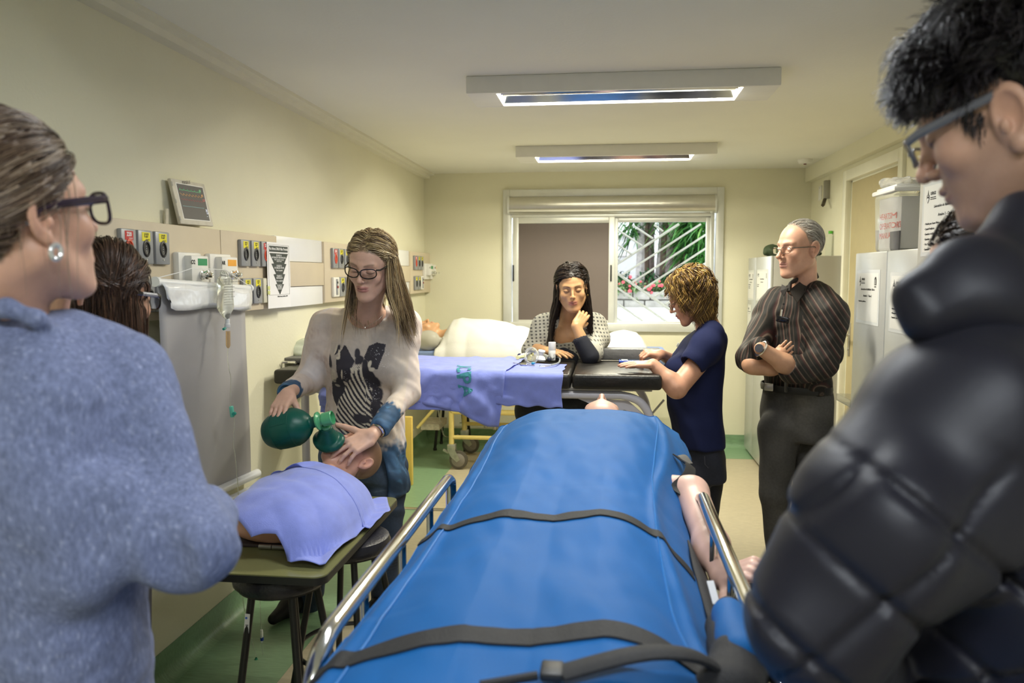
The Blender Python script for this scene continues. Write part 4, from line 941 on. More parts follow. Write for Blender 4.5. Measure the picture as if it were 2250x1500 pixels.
MB().tube([at(1128, 797, zc), at(1146, 801, zc)], .0025, 6).build('rod', m_steel, t); MB().tube([at(1145, 800, zc), at(1158, 801, zc)], .008, 8).build('joint', m_chrome, t); MB().tube([at(1158, 801, zc), at(1174, 803, zc)], .003, 6).build('rod', m_steel, t)
c = at(1171, 798, zc); o = MB().lathe([(0, -.008), (.006, -.006), (.008, 0), (.004, .008), (0, .014)], c, (1, -.2, .2), 10, cap=False).build('valve_cap', M('blue_green_plastic', (.02, .25, .42), .3), None, tuple(c)); tag(o, 'tiny blue-green valve cap beside the metal connector on drape', 'cap')
c = at(1145, 778, zc+.01); t = thing('tube_connector', 'white tube connector with dark ring near the lettered drape edge', 'connector', tuple(c))
MB().tube([at(1142, 781, zc+.01), at(1160, 778, zc+.012)], .010, 10).build('connector_body', m_plast, t); MB().tube([at(1141, 781, zc+.01), at(1143, 780.6, zc+.01)], .012, 10).build('dark_ring', M('navy_plastic', (.01, .02, .12), .4), t)
# clear bag and tray at the left end of the table
c = PZ(640, 793, zt); s = S(); s.ell(c+V(.03, .1, .055), (.13, .10, .05), .03).ell(c+V(-.10, .06, .035), (.05, .06, .03), .03); s.disp(Fold(17, 45, .012)); v, f = s.mesh(.006, lo=V(-9, -9, zt+.004))
o = mesh_obj('plastic_bag', v, f, M('milky_bag', (.80, .86, .74), .12, trans=.35, ior=1.2, var=0), None, tuple(c), ang=180); tag(o, 'crumpled milky plastic bag on the left end of exam table', 'plastic bag')
c = PZ(605, 801, zt); t = thing('metal_tray', 'small dark tray under the milky bag with metal clips at left end of exam table', 'tray', tuple(c))
MB().bb(c+V(-.03, .05, .002), c+V(.17, .25, .03), .006).build('tray_body', M('dark_grey_tray', (.13, .13, .13), .4), t)
MB().tube([c+V(.03, .02, .012), c+V(.11, -.005, .012)], .006, 6).build('clip', m_chrome, t); MB().tube([c+V(.04, -.01, .012), c+V(.09, .03, .014)], .004, 6).build('clip', m_chrome, t)

# ---------------------------------------------------------------- yellow cart bed at the back
m_yp = M('yellow_paint', (.72, .58, .20), .4, var=.06, vs=20)
CY0, CY1 = 6.02, 6.58
cxl, cxr = P(992, 950, CY0)[0], P(1300, 950, CY0)[0]
cart = thing('wheeled_bed', 'yellow tubular wheeled bed by the back wall under a white sheeted mannequin', 'bed', ((cxl+cxr)/2, 6.3, 0))
z_at = lambda y_, Y_: P(1000, y_, Y_)[2]
zl, zm, zh = z_at(960, CY0), z_at(904, CY0), z_at(886, CY0)
for yy in (CY0, CY1):
    for xx in (cxl, cxr): MB().tube([(xx, yy, .20), (xx, yy, zm)], .021, 10).build('leg', m_yp, cart)
    MB().tube([(cxl, yy, zm), (cxr, yy, zm)], .021, 10).build('side_tube', m_yp, cart)
    MB().tube([(cxl, yy, zl), (cxr, yy, zl)], .016, 10).build('lower_tube', m_yp, cart)
    MB().bb((-1.50, yy-.02, zh-.012), (cxr+.1, yy+.02, zh+.03)).build('bed_rail', m_yp, cart)
    for xx in (cxl+.05, cxr-.05): MB().bb((xx-.018, yy-.012, zm), (xx+.018, yy+.012, zh)).build('bracket', m_yp, cart)
MB().tube([P(917, 940, CY0), P(958, 893, CY0)], .012, 6).build('brace', m_yp, cart)
MB().bb(P(925, 944, CY0)+V(0, 0, 0), P(965, 932, CY0)+V(0, .3, 0)).build('foot_plate', M('scratched_steel', (.42, .38, .30), .45, .4, var=.3, vs=30), cart)
MB().tube([P(1010, 929, CY1), P(1140, 930, CY1)], .006, 6).build('adjusting_rod', m_steel, cart)
MB().box(P(1067, 927, CY1-.02), (.03, .03, .10), None, .004).box(P(1087, 932, CY1-.02), (.03, .03, .09), None, .004).build('rod_clamp', m_steel, cart)
MB().bb((-1.54, CY0-.04, z_at(772, CY0)-.09), (.46, CY1+.06, z_at(772, CY0)), .02).build('mattress', M('bed_mattress', (.20, .28, .52), .6), cart)
MB().bb((-1.52, CY0-.02, z_at(772, CY0)-.125), (.44, CY1+.04, z_at(772, CY0)-.092), .004).build('bed_board', m_yp, cart)
for yy in (CY0, CY1):
    for xx in (cxl+.05, cxr-.05): MB().bb((xx-.018, yy-.012, zh+.03), (xx+.018, yy+.012, z_at(772, CY0)-.125)).build('bracket', m_yp, cart)
m_caster = M('caster_metal', (.40, .40, .34), .4, .6, var=.15, vs=40); m_tyre = M('grey_tyre', (.10, .09, .07), .6)
for yy in (CY0, CY1):
    for xx in (cxl, cxr):
        w_ = MB().lathe([(.012, -.022), (.055, -.02), (.072, -.014), (.074, 0), (.072, .014), (.055, .02), (.012, .022)], (xx+.055, yy, .075), (0, 1, 0), 28).build('wheel', m_tyre, cart)
        MB().lathe([(.0, -.0245), (.05, -.0225), (.053, -.02)], (xx+.055, yy, .075), (0, 1, 0), 24).build('wheel_hub', M('hub_grey', (.24, .22, .19), .5), w_)
        b = MB(); b.bb((xx-.03, yy-.03, .155), (xx+.035, yy+.03, .20), .006)
        for q in (-.03, .027): b.prism([(xx-.03, .16), (xx+.03, .16), (xx+.07, .08), (xx+.045, .06), (xx+.0, .10)], 1, yy+q, yy+q+.003)
        b.build('caster_fork', m_caster, cart); MB().box((xx-.045, yy, .14), (.05, .02, .02), Matrix.Rotation(.5, 3, 'Y'), .004).build('brake_lever', m_caster, cart)
ch0, ch1 = P(962, 895, CY0+.04), P(975, 955, CY0+.1)
chn = spline([ch0, P(966, 920, CY0+.05), ch1, P(988, 960, CY0+.12)], 10); b = MB()
for i in range(0, len(chn)-1, 1):
    c = (chn[i]+chn[i+1])/2; d = (chn[i+1]-chn[i]); d /= np.linalg.norm(d); e = V(1, 0, 0) if i % 2 else V(0, 1, 0)
    b.tube([c+d*.010*math.cos(q)+e*.005*math.sin(q) for q in np.linspace(0, 6.28, 9)[:-1]], .0016, 4, closed=True)
b.build('chain', m_caster, cart)['kind'] = 'stuff'
# black stool behind the cart
def stool(name, label, c, h, r, legs, ring=.22, spread=1.28, lr=.0125, seatm=None, n=4, a0=45, sticker=None):
    t = thing(name, label, 'stool', (c[0], c[1], 0), group='black round stools')
    MB().lathe([(0, h-.055), (r*.93, h-.055), (r*1.0, h-.045), (r*1.02, h-.025), (r*.98, h-.008), (r*.86, h), (0, h+.003)], (c[0], c[1], 0), n=40, cap=False).build('seat', m_seat, t)
    MB().lathe([(r*.9, h-.062), (r*.9, h-.05)], (c[0], c[1], 0), n=32).build('seat_plate', m_blk, t)
    for k in range(n):
        q = R(a0+360/n*k); p0 = V(c[0]+r*.72*math.cos(q), c[1]+r*.72*math.sin(q), h-.06); p1 = V(c[0]+r*spread*math.cos(q), c[1]+r*spread*math.sin(q), .012)
        l = MB().tube([p0, p1], lr, 12).build('leg', m_blk, t); MB().lathe([(lr*1.25, 0), (lr*1.25, .02), (lr, .024)], (p1[0], p1[1], 0), n=12).build('rubber_foot', m_rub, l)
        if sticker == k:
            d = (p1-p0)/np.linalg.norm(p1-p0); m_ = p0+d*.085+V(0, -lr-.0004, 0); card('barcode_label', m_, .016, .062, (0, -1, 0), m_paper, l, .0008, up=tuple(-d))
            for j, ww in enumerate((.002, .001, .0015, .001, .002, .001, .0015)): MB().box(m_+V(0, -.0008, -.004-.0036*j), (.009, .0004, ww)).build('barcode_bar', m_ink, l, smooth=False)
            MB().lathe([(0, 0), (.0035, 0), (.0035, .0008)], m_+V(-.001, -.0006, .018), (0, -1, 0), 10).build('label_emblem', M('label_blue', (.05, .15, .6), .5), l)
    f = (h-.06-ring)/(h-.07); rr = r*.72+(r*spread-r*.72)*f
    MB().tube([(c[0]+rr*1.03*math.cos(q), c[1]+rr*1.03*math.sin(q), ring) for q in np.linspace(0, 2*math.pi, 41)[:-1]], .008, 8, closed=True).build('foot_ring', m_blk, t)
    return t
m_seat = M('black_leatherette', (.018, .018, .026), .33, bump=.4, bs=120, var=.15, vs=40); m_blk = M('black_painted_tube', (.012, .012, .012), .35, var=.1)
q = P(990, 980, 6.72); stool('stool', 'small black stool seen through the yellow bed frame at the back', (q[0]+.01, 6.78), .72, .15, 4, ring=.42, spread=1.25)
# yellow post on the left wall side
q = P(893, 1000, 5.5); o = MB().bb((P(880, 1000, 5.5)[0], 5.5, 0), (P(905, 1000, 5.5)[0], 5.54, P(900, 916, 5.5)[2]), .004).build('yellow_board', M('yellow_board_paint', (.70, .50, .12), .5), None); tag(o, 'narrow upright yellow board behind the standing woman', 'board')

# ---------------------------------------------------------------- figures: heads, hands, hair, glasses
def head_ops(s, c, rot, sc=1., fem=0., open_eyes=False, jaw=1., nose=1., ears=True, earsc=1., mouth=0., wide=1., earz=0.):
    ft = 1-.14*fem
    s.frame(c, rot, sc)
    s.ell((0, .018, .042), (.074, .094, .088), .02)
    s.ell((0, -.020, .035), (.066, .068, .070), .03)
    s.ell((0, -.030, -.030), (.058*(1-.05*fem)*wide, .060, .078), .03)
    for x in (-1, 1):
        s.caps((x*.050*jaw, .004, -.048), (x*.020*jaw, -.066, -.098), .020, .016, .03)
        s.ell((x*.040*wide, -.064, -.022), (.022, .020, .024), .02)
        s.caps((x*.008, -.086, .030), (x*.040, -.074, .030), .010*(1-.3*fem), .009, .016)
    s.ell((0, -.080, -.102), (.020*jaw, .018, .016), .022)
    s.ell((0, -.070, -.060), (.034, .026, .034), .02)
    for x in (-1, 1): s.ell((x*.033, -.098, .010), (.019, .017, .014), .014, 's')
    for x in (-1, 1):
        s.ell((x*.032, -.074, .009), (.0165, .0155, .0135), .004)
        if open_eyes: s.ell((x*.033, -.090, .009), (.0105, .012, .0042), .002, 's')
        else:
            s.caps((x*.018, -.0895, .0035), (x*.032, -.0925, .0010), .0012, .0012, .002, 's'); s.caps((x*.032, -.0925, .0010), (x*.046, -.0865, .0040), .0012, .0012, .002, 's')
    s.caps((0, -.088, .022), (0, -.112*nose, -.020), .0075*ft, .0092*ft, .012)
    s.ell((0, -.1125*nose, -.024), (.0102*ft, .0098*ft, .0085*ft), .008)
    for x in (-1, 1):
        s.ell((x*.0120*ft, -.100, -.028), (.0060*ft, .009, .0062*ft), .006)
        s.ell((x*.0065, -.106, -.0345), (.0036, .005, .0035), .002, 's')
    s.caps((-.017, -.090, -.055), (.0, -.0985, -.0535), .0045, .0062, .006); s.caps((.017, -.090, -.055), (.0, -.0985, -.0535), .0045, .0062, .006)
    s.caps((-.014, -.091, -.0655), (.014, -.091, -.0655), .0055, .0055, .008); s.ell((0, -.0955, -.0655), (.011, .0065, .0060), .005)
    s.caps((-.021, -.092, -.0600), (0, -.1035, -.0595), .0011, .0013, .0018, 's'); s.caps((.021, -.092, -.0600), (0, -.1035, -.0595), .0011, .0013, .0018, 's')
    if ears:
        for x in (-1, 1):
            er = euler(x*-18, -12, x*8); e = earsc
            s.ell((x*.080, .012, .002+earz), (.0075*e, .020*e, .033*e), .004, 'u', er)
            s.ell((x*.0872, .010, .006+earz), (.0055*e, .0125*e, .020*e), .003, 's', er)
            s.ell((x*.082, .002, -.006+earz), (.005*e, .005*e, .008*e), .003, 'u', er)
            s.ell((x*.079, .006, -.026*e+earz), (.0050*e, .0075*e, .009*e), .005, 'u', er)
def hand_ops(s, wrist, fdir, ndir, t=1, sc=1., curl=((15, 20, 10),)*4, splay=(6, 2, -3, -8), thumb=(50, 15, 20), fk=.0035):
    """fdir: along the fingers, ndir: out of the back of the hand, t: +1/-1 side of the thumb along n x f"""
    f = np.array(fdir, float); f /= np.linalg.norm(f); n = np.array(ndir, float); n -= f*(n@f); n /= np.linalg.norm(n); y = np.cross(n, f)
    rot = np.stack([f, y, n], 1); s.frame(wrist, rot, sc); tips = []
    s.box((.050, 0, -.001), (.042, .036, .0125), .0115, .010); s.ell((.012, t*.002, -.001), (.034, .027, .0165), .018); s.ell((.035, t*.022, -.007), (.030, .015, .013), .012)
    for i, (yy, L, r, bx) in enumerate(((.0285, .072, .0088, .086), (.0095, .080, .0090, .091), (-.0095, .075, .0086, .088), (-.0275, .058, .0078, .080))):
        c = curl[i if len(curl) > i else -1]; a = R(splay[i])*t; d0 = np.array([math.cos(a), math.sin(a), 0.]); p = np.array([bx, t*yy, .001]); ang = 0; rr = r
        s.caps((.030, t*yy*.7, .001), p, .0085, r*1.04, .006)
        for j, fr in enumerate((.44, .31, .25)):
            ang += R(c[j]); d = d0*math.cos(ang)+np.array([0, 0, -math.sin(ang)]); q = p+d*L*fr; s.caps(p, q, rr, rr*.90, fk if j == 0 else .003); rr *= .90; p = q
        up = d0*math.sin(ang)+np.array([0, 0, math.cos(ang)])
        tips.append((s.w(p-d*.002+up*rr*.80), rot@d, rot@up, rr*sc))
    a, dn, cv = R(thumb[0]), R(thumb[1]), R(thumb[2]); p = np.array([.018, t*.022, -.006]); rr = .0145
    for j, L in enumerate((.040, .034, .026)):
        aa = a-cv*.5*j; d = np.array([math.cos(aa)*math.cos(dn), t*math.sin(aa)*math.cos(dn), -math.sin(dn)]); q = p+d*L; s.caps(p, q, rr, rr*.85, .010 if j == 0 else .004); rr *= .85; p = q
    up = np.cross(d, np.cross((0, 0, 1.), d)); up /= np.linalg.norm(up); tips.append((s.w(p+up*rr*.8), rot@d, rot@up, rr*sc))
    s.frame(); return tips
def nails(tips, mat, parent, idx=range(5), name='fingernail'):
    for i in idx:
        p, d, u, r = tips[i]; y = np.cross(u, d); b = MB(); b.lathe([(0, 0), (1, -.15), (1.05, -.5), (0, -.5)], n=12, cap=False)
        b.v = [tuple(p+d*q[0]*r*.85+y*q[1]*r*.62+u*(q[2]*r*.30+r*.12)) for q in b.v]; b.build(name, mat, parent)
class Skin:
    """vertex paint for heads: local feature colours on top of a base tone"""
    def __init__(s, base, c, rot, sc, lip=(.45, .16, .14), brow=(.12, .08, .05), hair=None, hairline=None, hairw=1., lash=True, stubble=None, blush=.25, part=None):
        s.__dict__.update(locals())
    def __call__(s, p):
        q = ((p-s.c)@s.rot)/s.sc; x, y, z = np.abs(q[:, 0]), q[:, 1], q[:, 2]; col = np.tile(np.array(s.base), (len(p), 1)).astype(float)
        n1 = nz(5, 60)(q); col *= (1+.035*n1)[:, None]
        g = lambda cx, cy, cz, r: np.exp(-(((x-cx)**2+(y-cy)**2+(z-cz)**2)/r**2))
        rd = np.array(s.base)*np.array([1.04, .80, .74])
        bw = s.blush*(g(.045, -.065, -.02, .025)+g(0, -.115, -.022, .016)*1.2+g(.085, .01, 0, .03)+.5*g(0, -.08, -.1, .02)); col = mixc(col, rd, np.clip(bw, 0, 1))
        col = mixc(col, np.array(s.base)*.62, np.clip(.35*g(.032, -.088, .018, .016)+.3*g(.03, -.088, -.008, .012), 0, 1))
        if s.lip is not None:
            lz = np.where(z > -.0595, (z+.0545)/.0062, (z+.0655)/.0066); m = np.clip(1.3-np.sqrt((x/.023)**2+lz**2), 0, 1)*(y < -.08); col = mixc(col, s.lip, sstep(.0, .35, m)*.85)
            col = mixc(col, np.array(s.lip)*.35, np.exp(-((z+.0597)/.0011)**2)*(x < .020)*(y < -.085)*.8)
        if s.brow is not None:
            bz = .0285+.006*np.sin(np.clip((x-.012)/.04, 0, 1)*2.4); m = np.exp(-((z-bz)/.0036)**2)*sstep(.010, .016, x)*(1-sstep(.044, .052, x))*(y < -.05); col = mixc(col, s.brow, np.clip(m*.8, 0, 1))
        if s.lash:
            lz = np.interp(x, [.016, .024, .032, .040, .048], [.0040, .0014, .0004, .0014, .0048]); m = np.exp(-((z-lz)/.0017)**2)*sstep(.014, .018, x)*(1-sstep(.047, .051, x))*(y < -.07); col = mixc(col, (.03, .02, .018), np.clip(m, 0, 1)*.9)
        if s.stubble is not None: m = sstep(-.02, -.05, z)*sstep(.03, -.01, y)*(1-g(0, -.09, -.06, .016)); col = mixc(col, s.stubble, m*.35)
        if s.hair is not None:
            zz = np.interp(y, *s.hairline); m = sstep(zz-.004, zz+.006, z+.003*nz(8, 140)(q))*(1-np.clip(g(.084, .008, 0, .032)*1.8, 0, 1)); col = mixc(col, s.hair, m*s.hairw)
        return col
HL_F = ([-.12, -.085, -.060, -.035, -.010, .012, .05, .10], [.094, .088, .068, .030, .004, -.004, -.045, -.07])
def strands(name, parent, roots, dirs, length, mat, cols, steps=18, grav=.25, coll=(), width=.0016, curl=0., cfreq=60., clump=0, jit=.1, lay=.004, seed=1, flow=None, taper=.25, sides=3, label=None, ramp=1., stick=None, back=0., cph=.25, flare=0., broot=None):
    g = np.random.default_rng(seed); N = len(roots); p = roots.copy(); d = dirs/np.linalg.norm(dirs, axis=1, keepdims=True)
    L = np.broadcast_to(np.asarray(length, float), (N,))*g.uniform(.85, 1.1, N); ds = (L/steps)[:, None]; P_ = [p.copy()]; lay_ = lay*g.uniform(0, 1, N)
    G = np.broadcast_to(np.asarray(grav, float), (N,))[:, None] if np.ndim(grav) else grav
    for k in range(steps):
        d = d+V(0, 0, -1)*G*min(1, (k+.3)/ramp)+g.normal(size=(N, 3))*jit
        if flow is not None: d = d+flow(p, k/steps)
        if stick is not None:
            (c, rr, rad), zl = stick; y = (p-c)@rr; below = y[:, 2] < zl+.025; d = d/np.linalg.norm(d, axis=1, keepdims=True)
            d[below] = d[below]*np.array([.35, .35, 1.])+V(0, 0, -.9)
            if back: fr = (~below); d[fr] += rr@V(0, back, 0)
            if broot is not None: d[below] += broot[below][:, None]*(rr@V(0, 1, 0))[None]
            if flare: d[below] += (np.sign(y[below, :1])*flare)*(rr@V(1, 0, 0))[None]+rr@V(0, flare*.4, 0)
        d /= np.linalg.norm(d, axis=1, keepdims=True); q = p+d*ds
        for (c, rr, rad) in coll:
            y = (q-c)@rr; r2 = np.array(rad)[None]+lay_[:, None]; kk = np.sqrt(((y/r2)**2).sum(1)); m = kk < 1; q[m] = c+(y[m]/kk[m, None])@rr.T
        if stick is not None:
            (c, rr, rad), zl = stick; y = (q-c)@rr; r2 = np.array(rad)[None]+lay_[:, None]; kk = np.sqrt(((y/r2)**2).sum(1)); m = (kk > 1) & (kk < 1.6) & (y[:, 2] > zl); q[m] = c+(y[m]/kk[m, None])@rr.T
        d = q-p; d /= np.linalg.norm(d, axis=1, keepdims=True)+1e-9; p = q; P_.append(p.copy())
    A = np.stack(P_, 1)
    if curl:
        n_c = max(1, N//clump) if clump else N; cid = g.integers(0, n_c, N) if clump == 0 else None
        if clump:
            seeds = roots[g.integers(0, N, n_c)]; cid = np.argmin(((roots[:, None, :]-seeds[None])**2).sum(2), 1)
        ph = g.uniform(0, 6.28, n_c)[cid]+g.normal(size=N)*cph; fq = (cfreq*g.uniform(.7, 1.3, n_c))[cid]; hd = np.where(g.random(n_c) < .5, -1., 1.)[cid]
        s_ = np.arange(steps+1)[None]*ds; T = A[:, -1]-A[:, 0]; T /= np.linalg.norm(T, axis=1, keepdims=True); u = np.cross(T, V(.3, .2, 1)); u /= np.linalg.norm(u, axis=1, keepdims=True); w_ = np.cross(T, u)
        am = curl*np.clip(s_/.03, 0, 1)
        A = A+u[:, None]*(am*np.cos(ph[:, None]+fq[:, None]*s_))[..., None]+w_[:, None]*(am*np.sin(ph[:, None]+fq[:, None]*s_)*hd[:, None])[..., None]
    S1 = steps+1; T = np.gradient(A, axis=1); T /= np.linalg.norm(T, axis=2, keepdims=True)+1e-9
    U = np.cross(T, V(.1, -.9, .35)); U /= np.linalg.norm(U, axis=2, keepdims=True)+1e-9; W_ = np.cross(T, U)
    tt = np.linspace(0, 1, S1); wd = (width*(1-(1-taper)*tt**2))[None, :, None]*g.uniform(.6, 1.5, N)[:, None, None]
    vs = np.stack([A+U*wd*math.cos(a)+W_*wd*math.sin(a) for a in [2*math.pi*k/sides for k in range(sides)]], 2).reshape(-1, 3)
    base = (np.arange(N)*S1)[:, None, None]; i = np.arange(steps)[None, :, None]; k = np.arange(sides)[None, None, :]
    a = (base+i)*sides+k; b = (base+i)*sides+(k+1) % sides; f = np.stack([a, b, b+sides, a+sides], -1).reshape(-1, 4)
    ci = g.integers(0, len(cols), N); cc = np.array(cols)[ci]*g.uniform(.8, 1.2, (N, 1)); cv = np.repeat(cc, S1*sides, 0)
    o = mesh_obj(name, vs, f, mat, parent, cols=cv, ang=180); 
    if label: o['label'] = label
    return o
def scalp(c, rot, sc, n, seed, hl=HL_F, rad=(.078, .098, .093), cen=(0, .018, .042), lo=-.075, margin=0.):
    g = np.random.default_rng(seed); out = []
    while len(out) < n:
        v = g.normal(size=(n*3, 3)); v /= np.linalg.norm(v, axis=1, keepdims=True); q = np.array(cen)+v*np.array(rad)*.97
        ok = (q[:, 2] > np.interp(q[:, 1], *hl)+margin) & (q[:, 2] > lo) & ~((np.abs(q[:, 0]) > .06) & (q[:, 2] < .03) & (np.abs(q[:, 1]-.01) < .022))
        out += list(q[ok])
    q = np.array(out[:n]); nrm = (q-np.array(cen))/np.array(rad)**2; nrm /= np.linalg.norm(nrm, axis=1, keepdims=True)
    return q, nrm
m_skin = M('skin_painted', vcol=True, rough=.42, var=.03, vs=90, bump=.12, bs=500, sss=.06)
m_skin_dry = M('skin_body', vcol=True, rough=.5, var=.03, vs=60, bump=.15, bs=400, sss=.05)
m_hair = M('hair_fibre', vcol=True, rough=.32, var=0, spec=.5)
m_cloth_v = M('cloth_painted', vcol=True, rough=.85, var=.05, vs=60, bump=.5, bs=500, sheen=.15)
m_denim = M('denim_painted', vcol=True, rough=.85, var=.14, vs=90, bump=.6, bs=600)
m_eye = M('eye_white', (.72, .68, .64), .08, var=0); m_iris = M('dark_iris', (.06, .04, .025), .06, var=0)
def eyes(par, c, rot, sc, look=(0, 0), col=None):
    for x in (-1, 1):
        cc = c+rot@(np.array([x*.032, -.0765, .009])*sc); r = .0122*sc; lk = rot@np.array([math.sin(R(look[0])), -math.cos(R(look[0])), math.sin(R(look[1]))])
        e = MB().lathe([(0, -r)]+[(r*math.cos(q), r*math.sin(q)) for q in np.linspace(-1.3, 1.3, 12)]+[(0, r)], cc, lk, 18, cap=False).build('eyeball', m_eye, par)
        MB().lathe([(.0056*sc, r*.90), (.005*sc, r*.985), (0, r*1.03)], cc, lk, 16, cap=False).build('iris', m_iris, e)
def glasses(par, c, rot, sc, mat, w=.027, h=.018, r=.0016, cat_eye=.0, name='glasses', pos=(0, -.106, .006), temple=.0022, round_=1., tilt=0., lens=None, top_only=False):
    L_ = lambda p: c+rot@(np.array(p)*sc); gl = None; b = MB(); px, py, pz_ = pos; rims = []
    for x in (-1, 1):
        pts = []
        for q in np.linspace(0, 2*math.pi, 29)[:-1]:
            cq, sq = math.cos(q), math.sin(q); e = round_; X = abs(cq)**e*np.sign(cq)*w; Z = abs(sq)**e*np.sign(sq)*h
            Z += cat_eye*max(0, X/w)*(1 if Z > 0 else .3); X = X*x
            pts.append(L_((x*.0335+X, py+.25*abs(X*x+.0335-.01)**1.0*.25*0+.012*((abs(x*.0335+X))/.06)**2, pz_+Z)))
        rims.append(pts); b.tube(pts, r*sc, 6, closed=True)
    b.tube([L_((-.0075, py-.001, pz_+h*.25)), L_((0, py-.003, pz_+h*.42)), L_((.0075, py-.001, pz_+h*.25))], r*sc*1.1, 6)
    gl = b.build(name, mat, par)
    for x in (-1, 1):
        MB().tube([L_((x*(.0335+w), py+.014, pz_+h*.6+cat_eye)), L_((x*.072, py+.030, pz_+h*.6)), L_((x*.080, -.02, pz_+h*.55)), L_((x*.083, .012, pz_+h*.45)), L_((x*.080, .028, -.008))], temple*sc, 6, flat=1.6).build('temple', mat, gl)
        pts = rims[(x+1)//2]; ce = sum(pts)/len(pts); n = len(pts); mesh_obj('lens', pts+[ce], [(i, (i+1) % n, n) for i in range(n)], lens or m_glass_l, gl, smooth=False)
    return gl
m_glass_l = M('spectacle_lens', (1, 1, 1), .02, trans=1., ior=1.02, var=0, spec=.6)
def person(label, base): return thing('person', label, 'person', base)
def body_frame(yaw): return euler(yaw)
def torso(s, yaw, rows, k=.02, p=2.3, cap=.02, op='u'):
    """rows bottom->top: (px, py, Y, rx, ry) in photo pixels + depth, radii in metres; ellipse axes turned by yaw"""
    rot = euler(yaw); L = []
    for (px, py, Y, rx, ry) in rows: w_ = P(px, py, Y); l = rot.T@w_; L.append((w_[2], l[0], l[1], rx, ry))
    L.sort(); a = np.array(L)
    zz = np.linspace(a[0, 0], a[-1, 0], 40); B = [zz]+[np.interp(zz, a[:, 0], a[:, i]) for i in range(1, 5)]; B = np.stack(B, 1)
    for i in range(1, 5):
        for _ in range(4): B[1:-1, i] = (B[:-2, i]+2*B[1:-1, i]+B[2:, i])/4
    s.frame((0, 0, 0), rot); s.loft(B, k, op, p=p, cap=cap); s.frame(); return s
def cols_const(c, seed=1, var=.05, fr=30):
    f = nz(seed, fr)
    return lambda p: np.array(c)[None]*(1+var*f(p))[:, None]
def put(name, s, h, mat, par, colf=None, ang=180, **kw):
    v, f = s.mesh(h, **kw); return mesh_obj(name, v, f, mat, par, cols=None if colf is None else colf(v), ang=ang)
# ================================================================ woman in zebra tunic
SK1 = (.68, .42, .32)
wz = person('blonde woman in black glasses and a zebra print tunic, squeezing a green bag', tuple(P(800, 600, 3.3)*V(1, 1, 0)))
hc = P(816, 584, 3.08); hr = euler(-9, 19, 6); hsc = 1.03
s = S(); head_ops(s, hc, hr, hsc, fem=1)
s.frame(); nb = P(806, 690, 3.24)
s.caps(hc+hr@V(0, .03, -.06), nb, .050, .055, .03); s.caps(nb, P(765, 706, 3.31), .045, .045, .04); s.caps(nb, P(850, 702, 3.31), .045, .045, .04)
s.ell(P(806, 728, 3.315), (.12, .07, .075), .04)
sk = Skin(SK1, hc, hr, hsc, lip=(.46, .18, .16), brow=(.22, .13, .08), hair=(.20, .135, .08), hairline=HL_F)
bv, bf = s.mesh(.0022, lo=P(806, 760, 3.25)*V(0, 0, 1)-V(9, 9, 0)); parts = [(bv, bf, sk(bv))]
# hands
wl_, wr_ = P(632, 864, 2.90), P(817, 956, 2.98)
s = S(); tipsL = hand_ops(s, wl_, P(594, 928, 2.755)-P(632, 864, 2.90), (-.1, -.75, .65), 1, .98, curl=((22, 30, 15), (20, 30, 15), (20, 28, 15), (22, 28, 12)), splay=(4, 1, -2, -6), thumb=(42, 38, 10))
s.caps(P(645, 857, 2.99), wl_, .024, .024, .015)
lv = s.mesh(.0022); parts.append((*lv, cols_const(SK1, 3, .04)(lv[0])))
s = S(); tipsR = hand_ops(s, wr_, P(726, 1006, 2.86)-P(817, 956, 2.98), (-.05, -.85, .5), -1, 1.10, curl=((4, 18, 10), (12, 20, 12), (16, 22, 14), (20, 24, 14)), splay=(16, 5, -6, -15), thumb=(60, -2, 10))
s.caps(P(850, 922, 3.08), wr_, .024, .026, .015)
rv = s.mesh(.0022); parts.append((*rv, cols_const(SK1, 4, .04)(rv[0])))
V_, F_ = join([(a, b) for a, b, c in parts]); mesh_obj('body', V_, F_, m_skin, wz, cols=np.concatenate([c for a, b, c in parts]), ang=180)
m_nail = M('natural_nail', (.70, .42, .36), .25, var=0)
nails(tipsL, m_nail, wz); nails(tipsR, m_nail, wz)
p, d, u, r = tipsR[2]
# ring on the ring finger of the near hand
rg = wr_+(p-wr_)*.62; MB().tube([rg+np.cross(d, u)*.0105*math.cos(q)+u*.0105*math.sin(q)-u*.002 for q in np.linspace(0, 6.28, 17)[:-1]], .0018, 6, closed=True).tube([rg+d*.003+np.cross(d, u)*.0105*math.cos(q)+u*.0105*math.sin(q)-u*.002 for q in np.linspace(0, 6.28, 17)[:-1]], .0016, 6, closed=True).build('ring', M('gold', (.8, .58, .22), .2, 1., var=0), wz)
# tunic
sh1, el1, cf1 = P(712, 716, 3.32), P(676, 838, 3.30), P(632, 862, 2.98)
sh2, el2, cf2 = P(893, 712, 3.32), P(894, 862, 3.24), P(836, 938, 3.03)
s = S()
torso(s, -6, [(800, 1085, 3.34, .200, .135), (798, 1000, 3.34, .192, .130), (800, 930, 3.34, .178, .118), (802, 860, 3.34, .170, .112), (803, 790, 3.33, .172, .120), (804, 735, 3.32, .178, .108), (804, 704, 3.31, .172, .085), (804, 686, 3.31, .120, .062), (804, 670, 3.30, .080, .052)], p=2.4)
s.chain([P(735, 706, 3.32), sh1, el1, cf1], [.058, .060, .054, .040], .035); s.chain([P(870, 702, 3.32), sh2, el2, cf2], [.058, .060, .050, .040], .035)
s.ell(P(768, 800, 3.26), (.075, .075, .075), .05).ell(P(842, 800, 3.26), (.075, .075, .075), .05)
s.disp(Fold(2, 26, .006, (1, .2, .5), .5)); s.disp(Fold(12, 60, .0022))
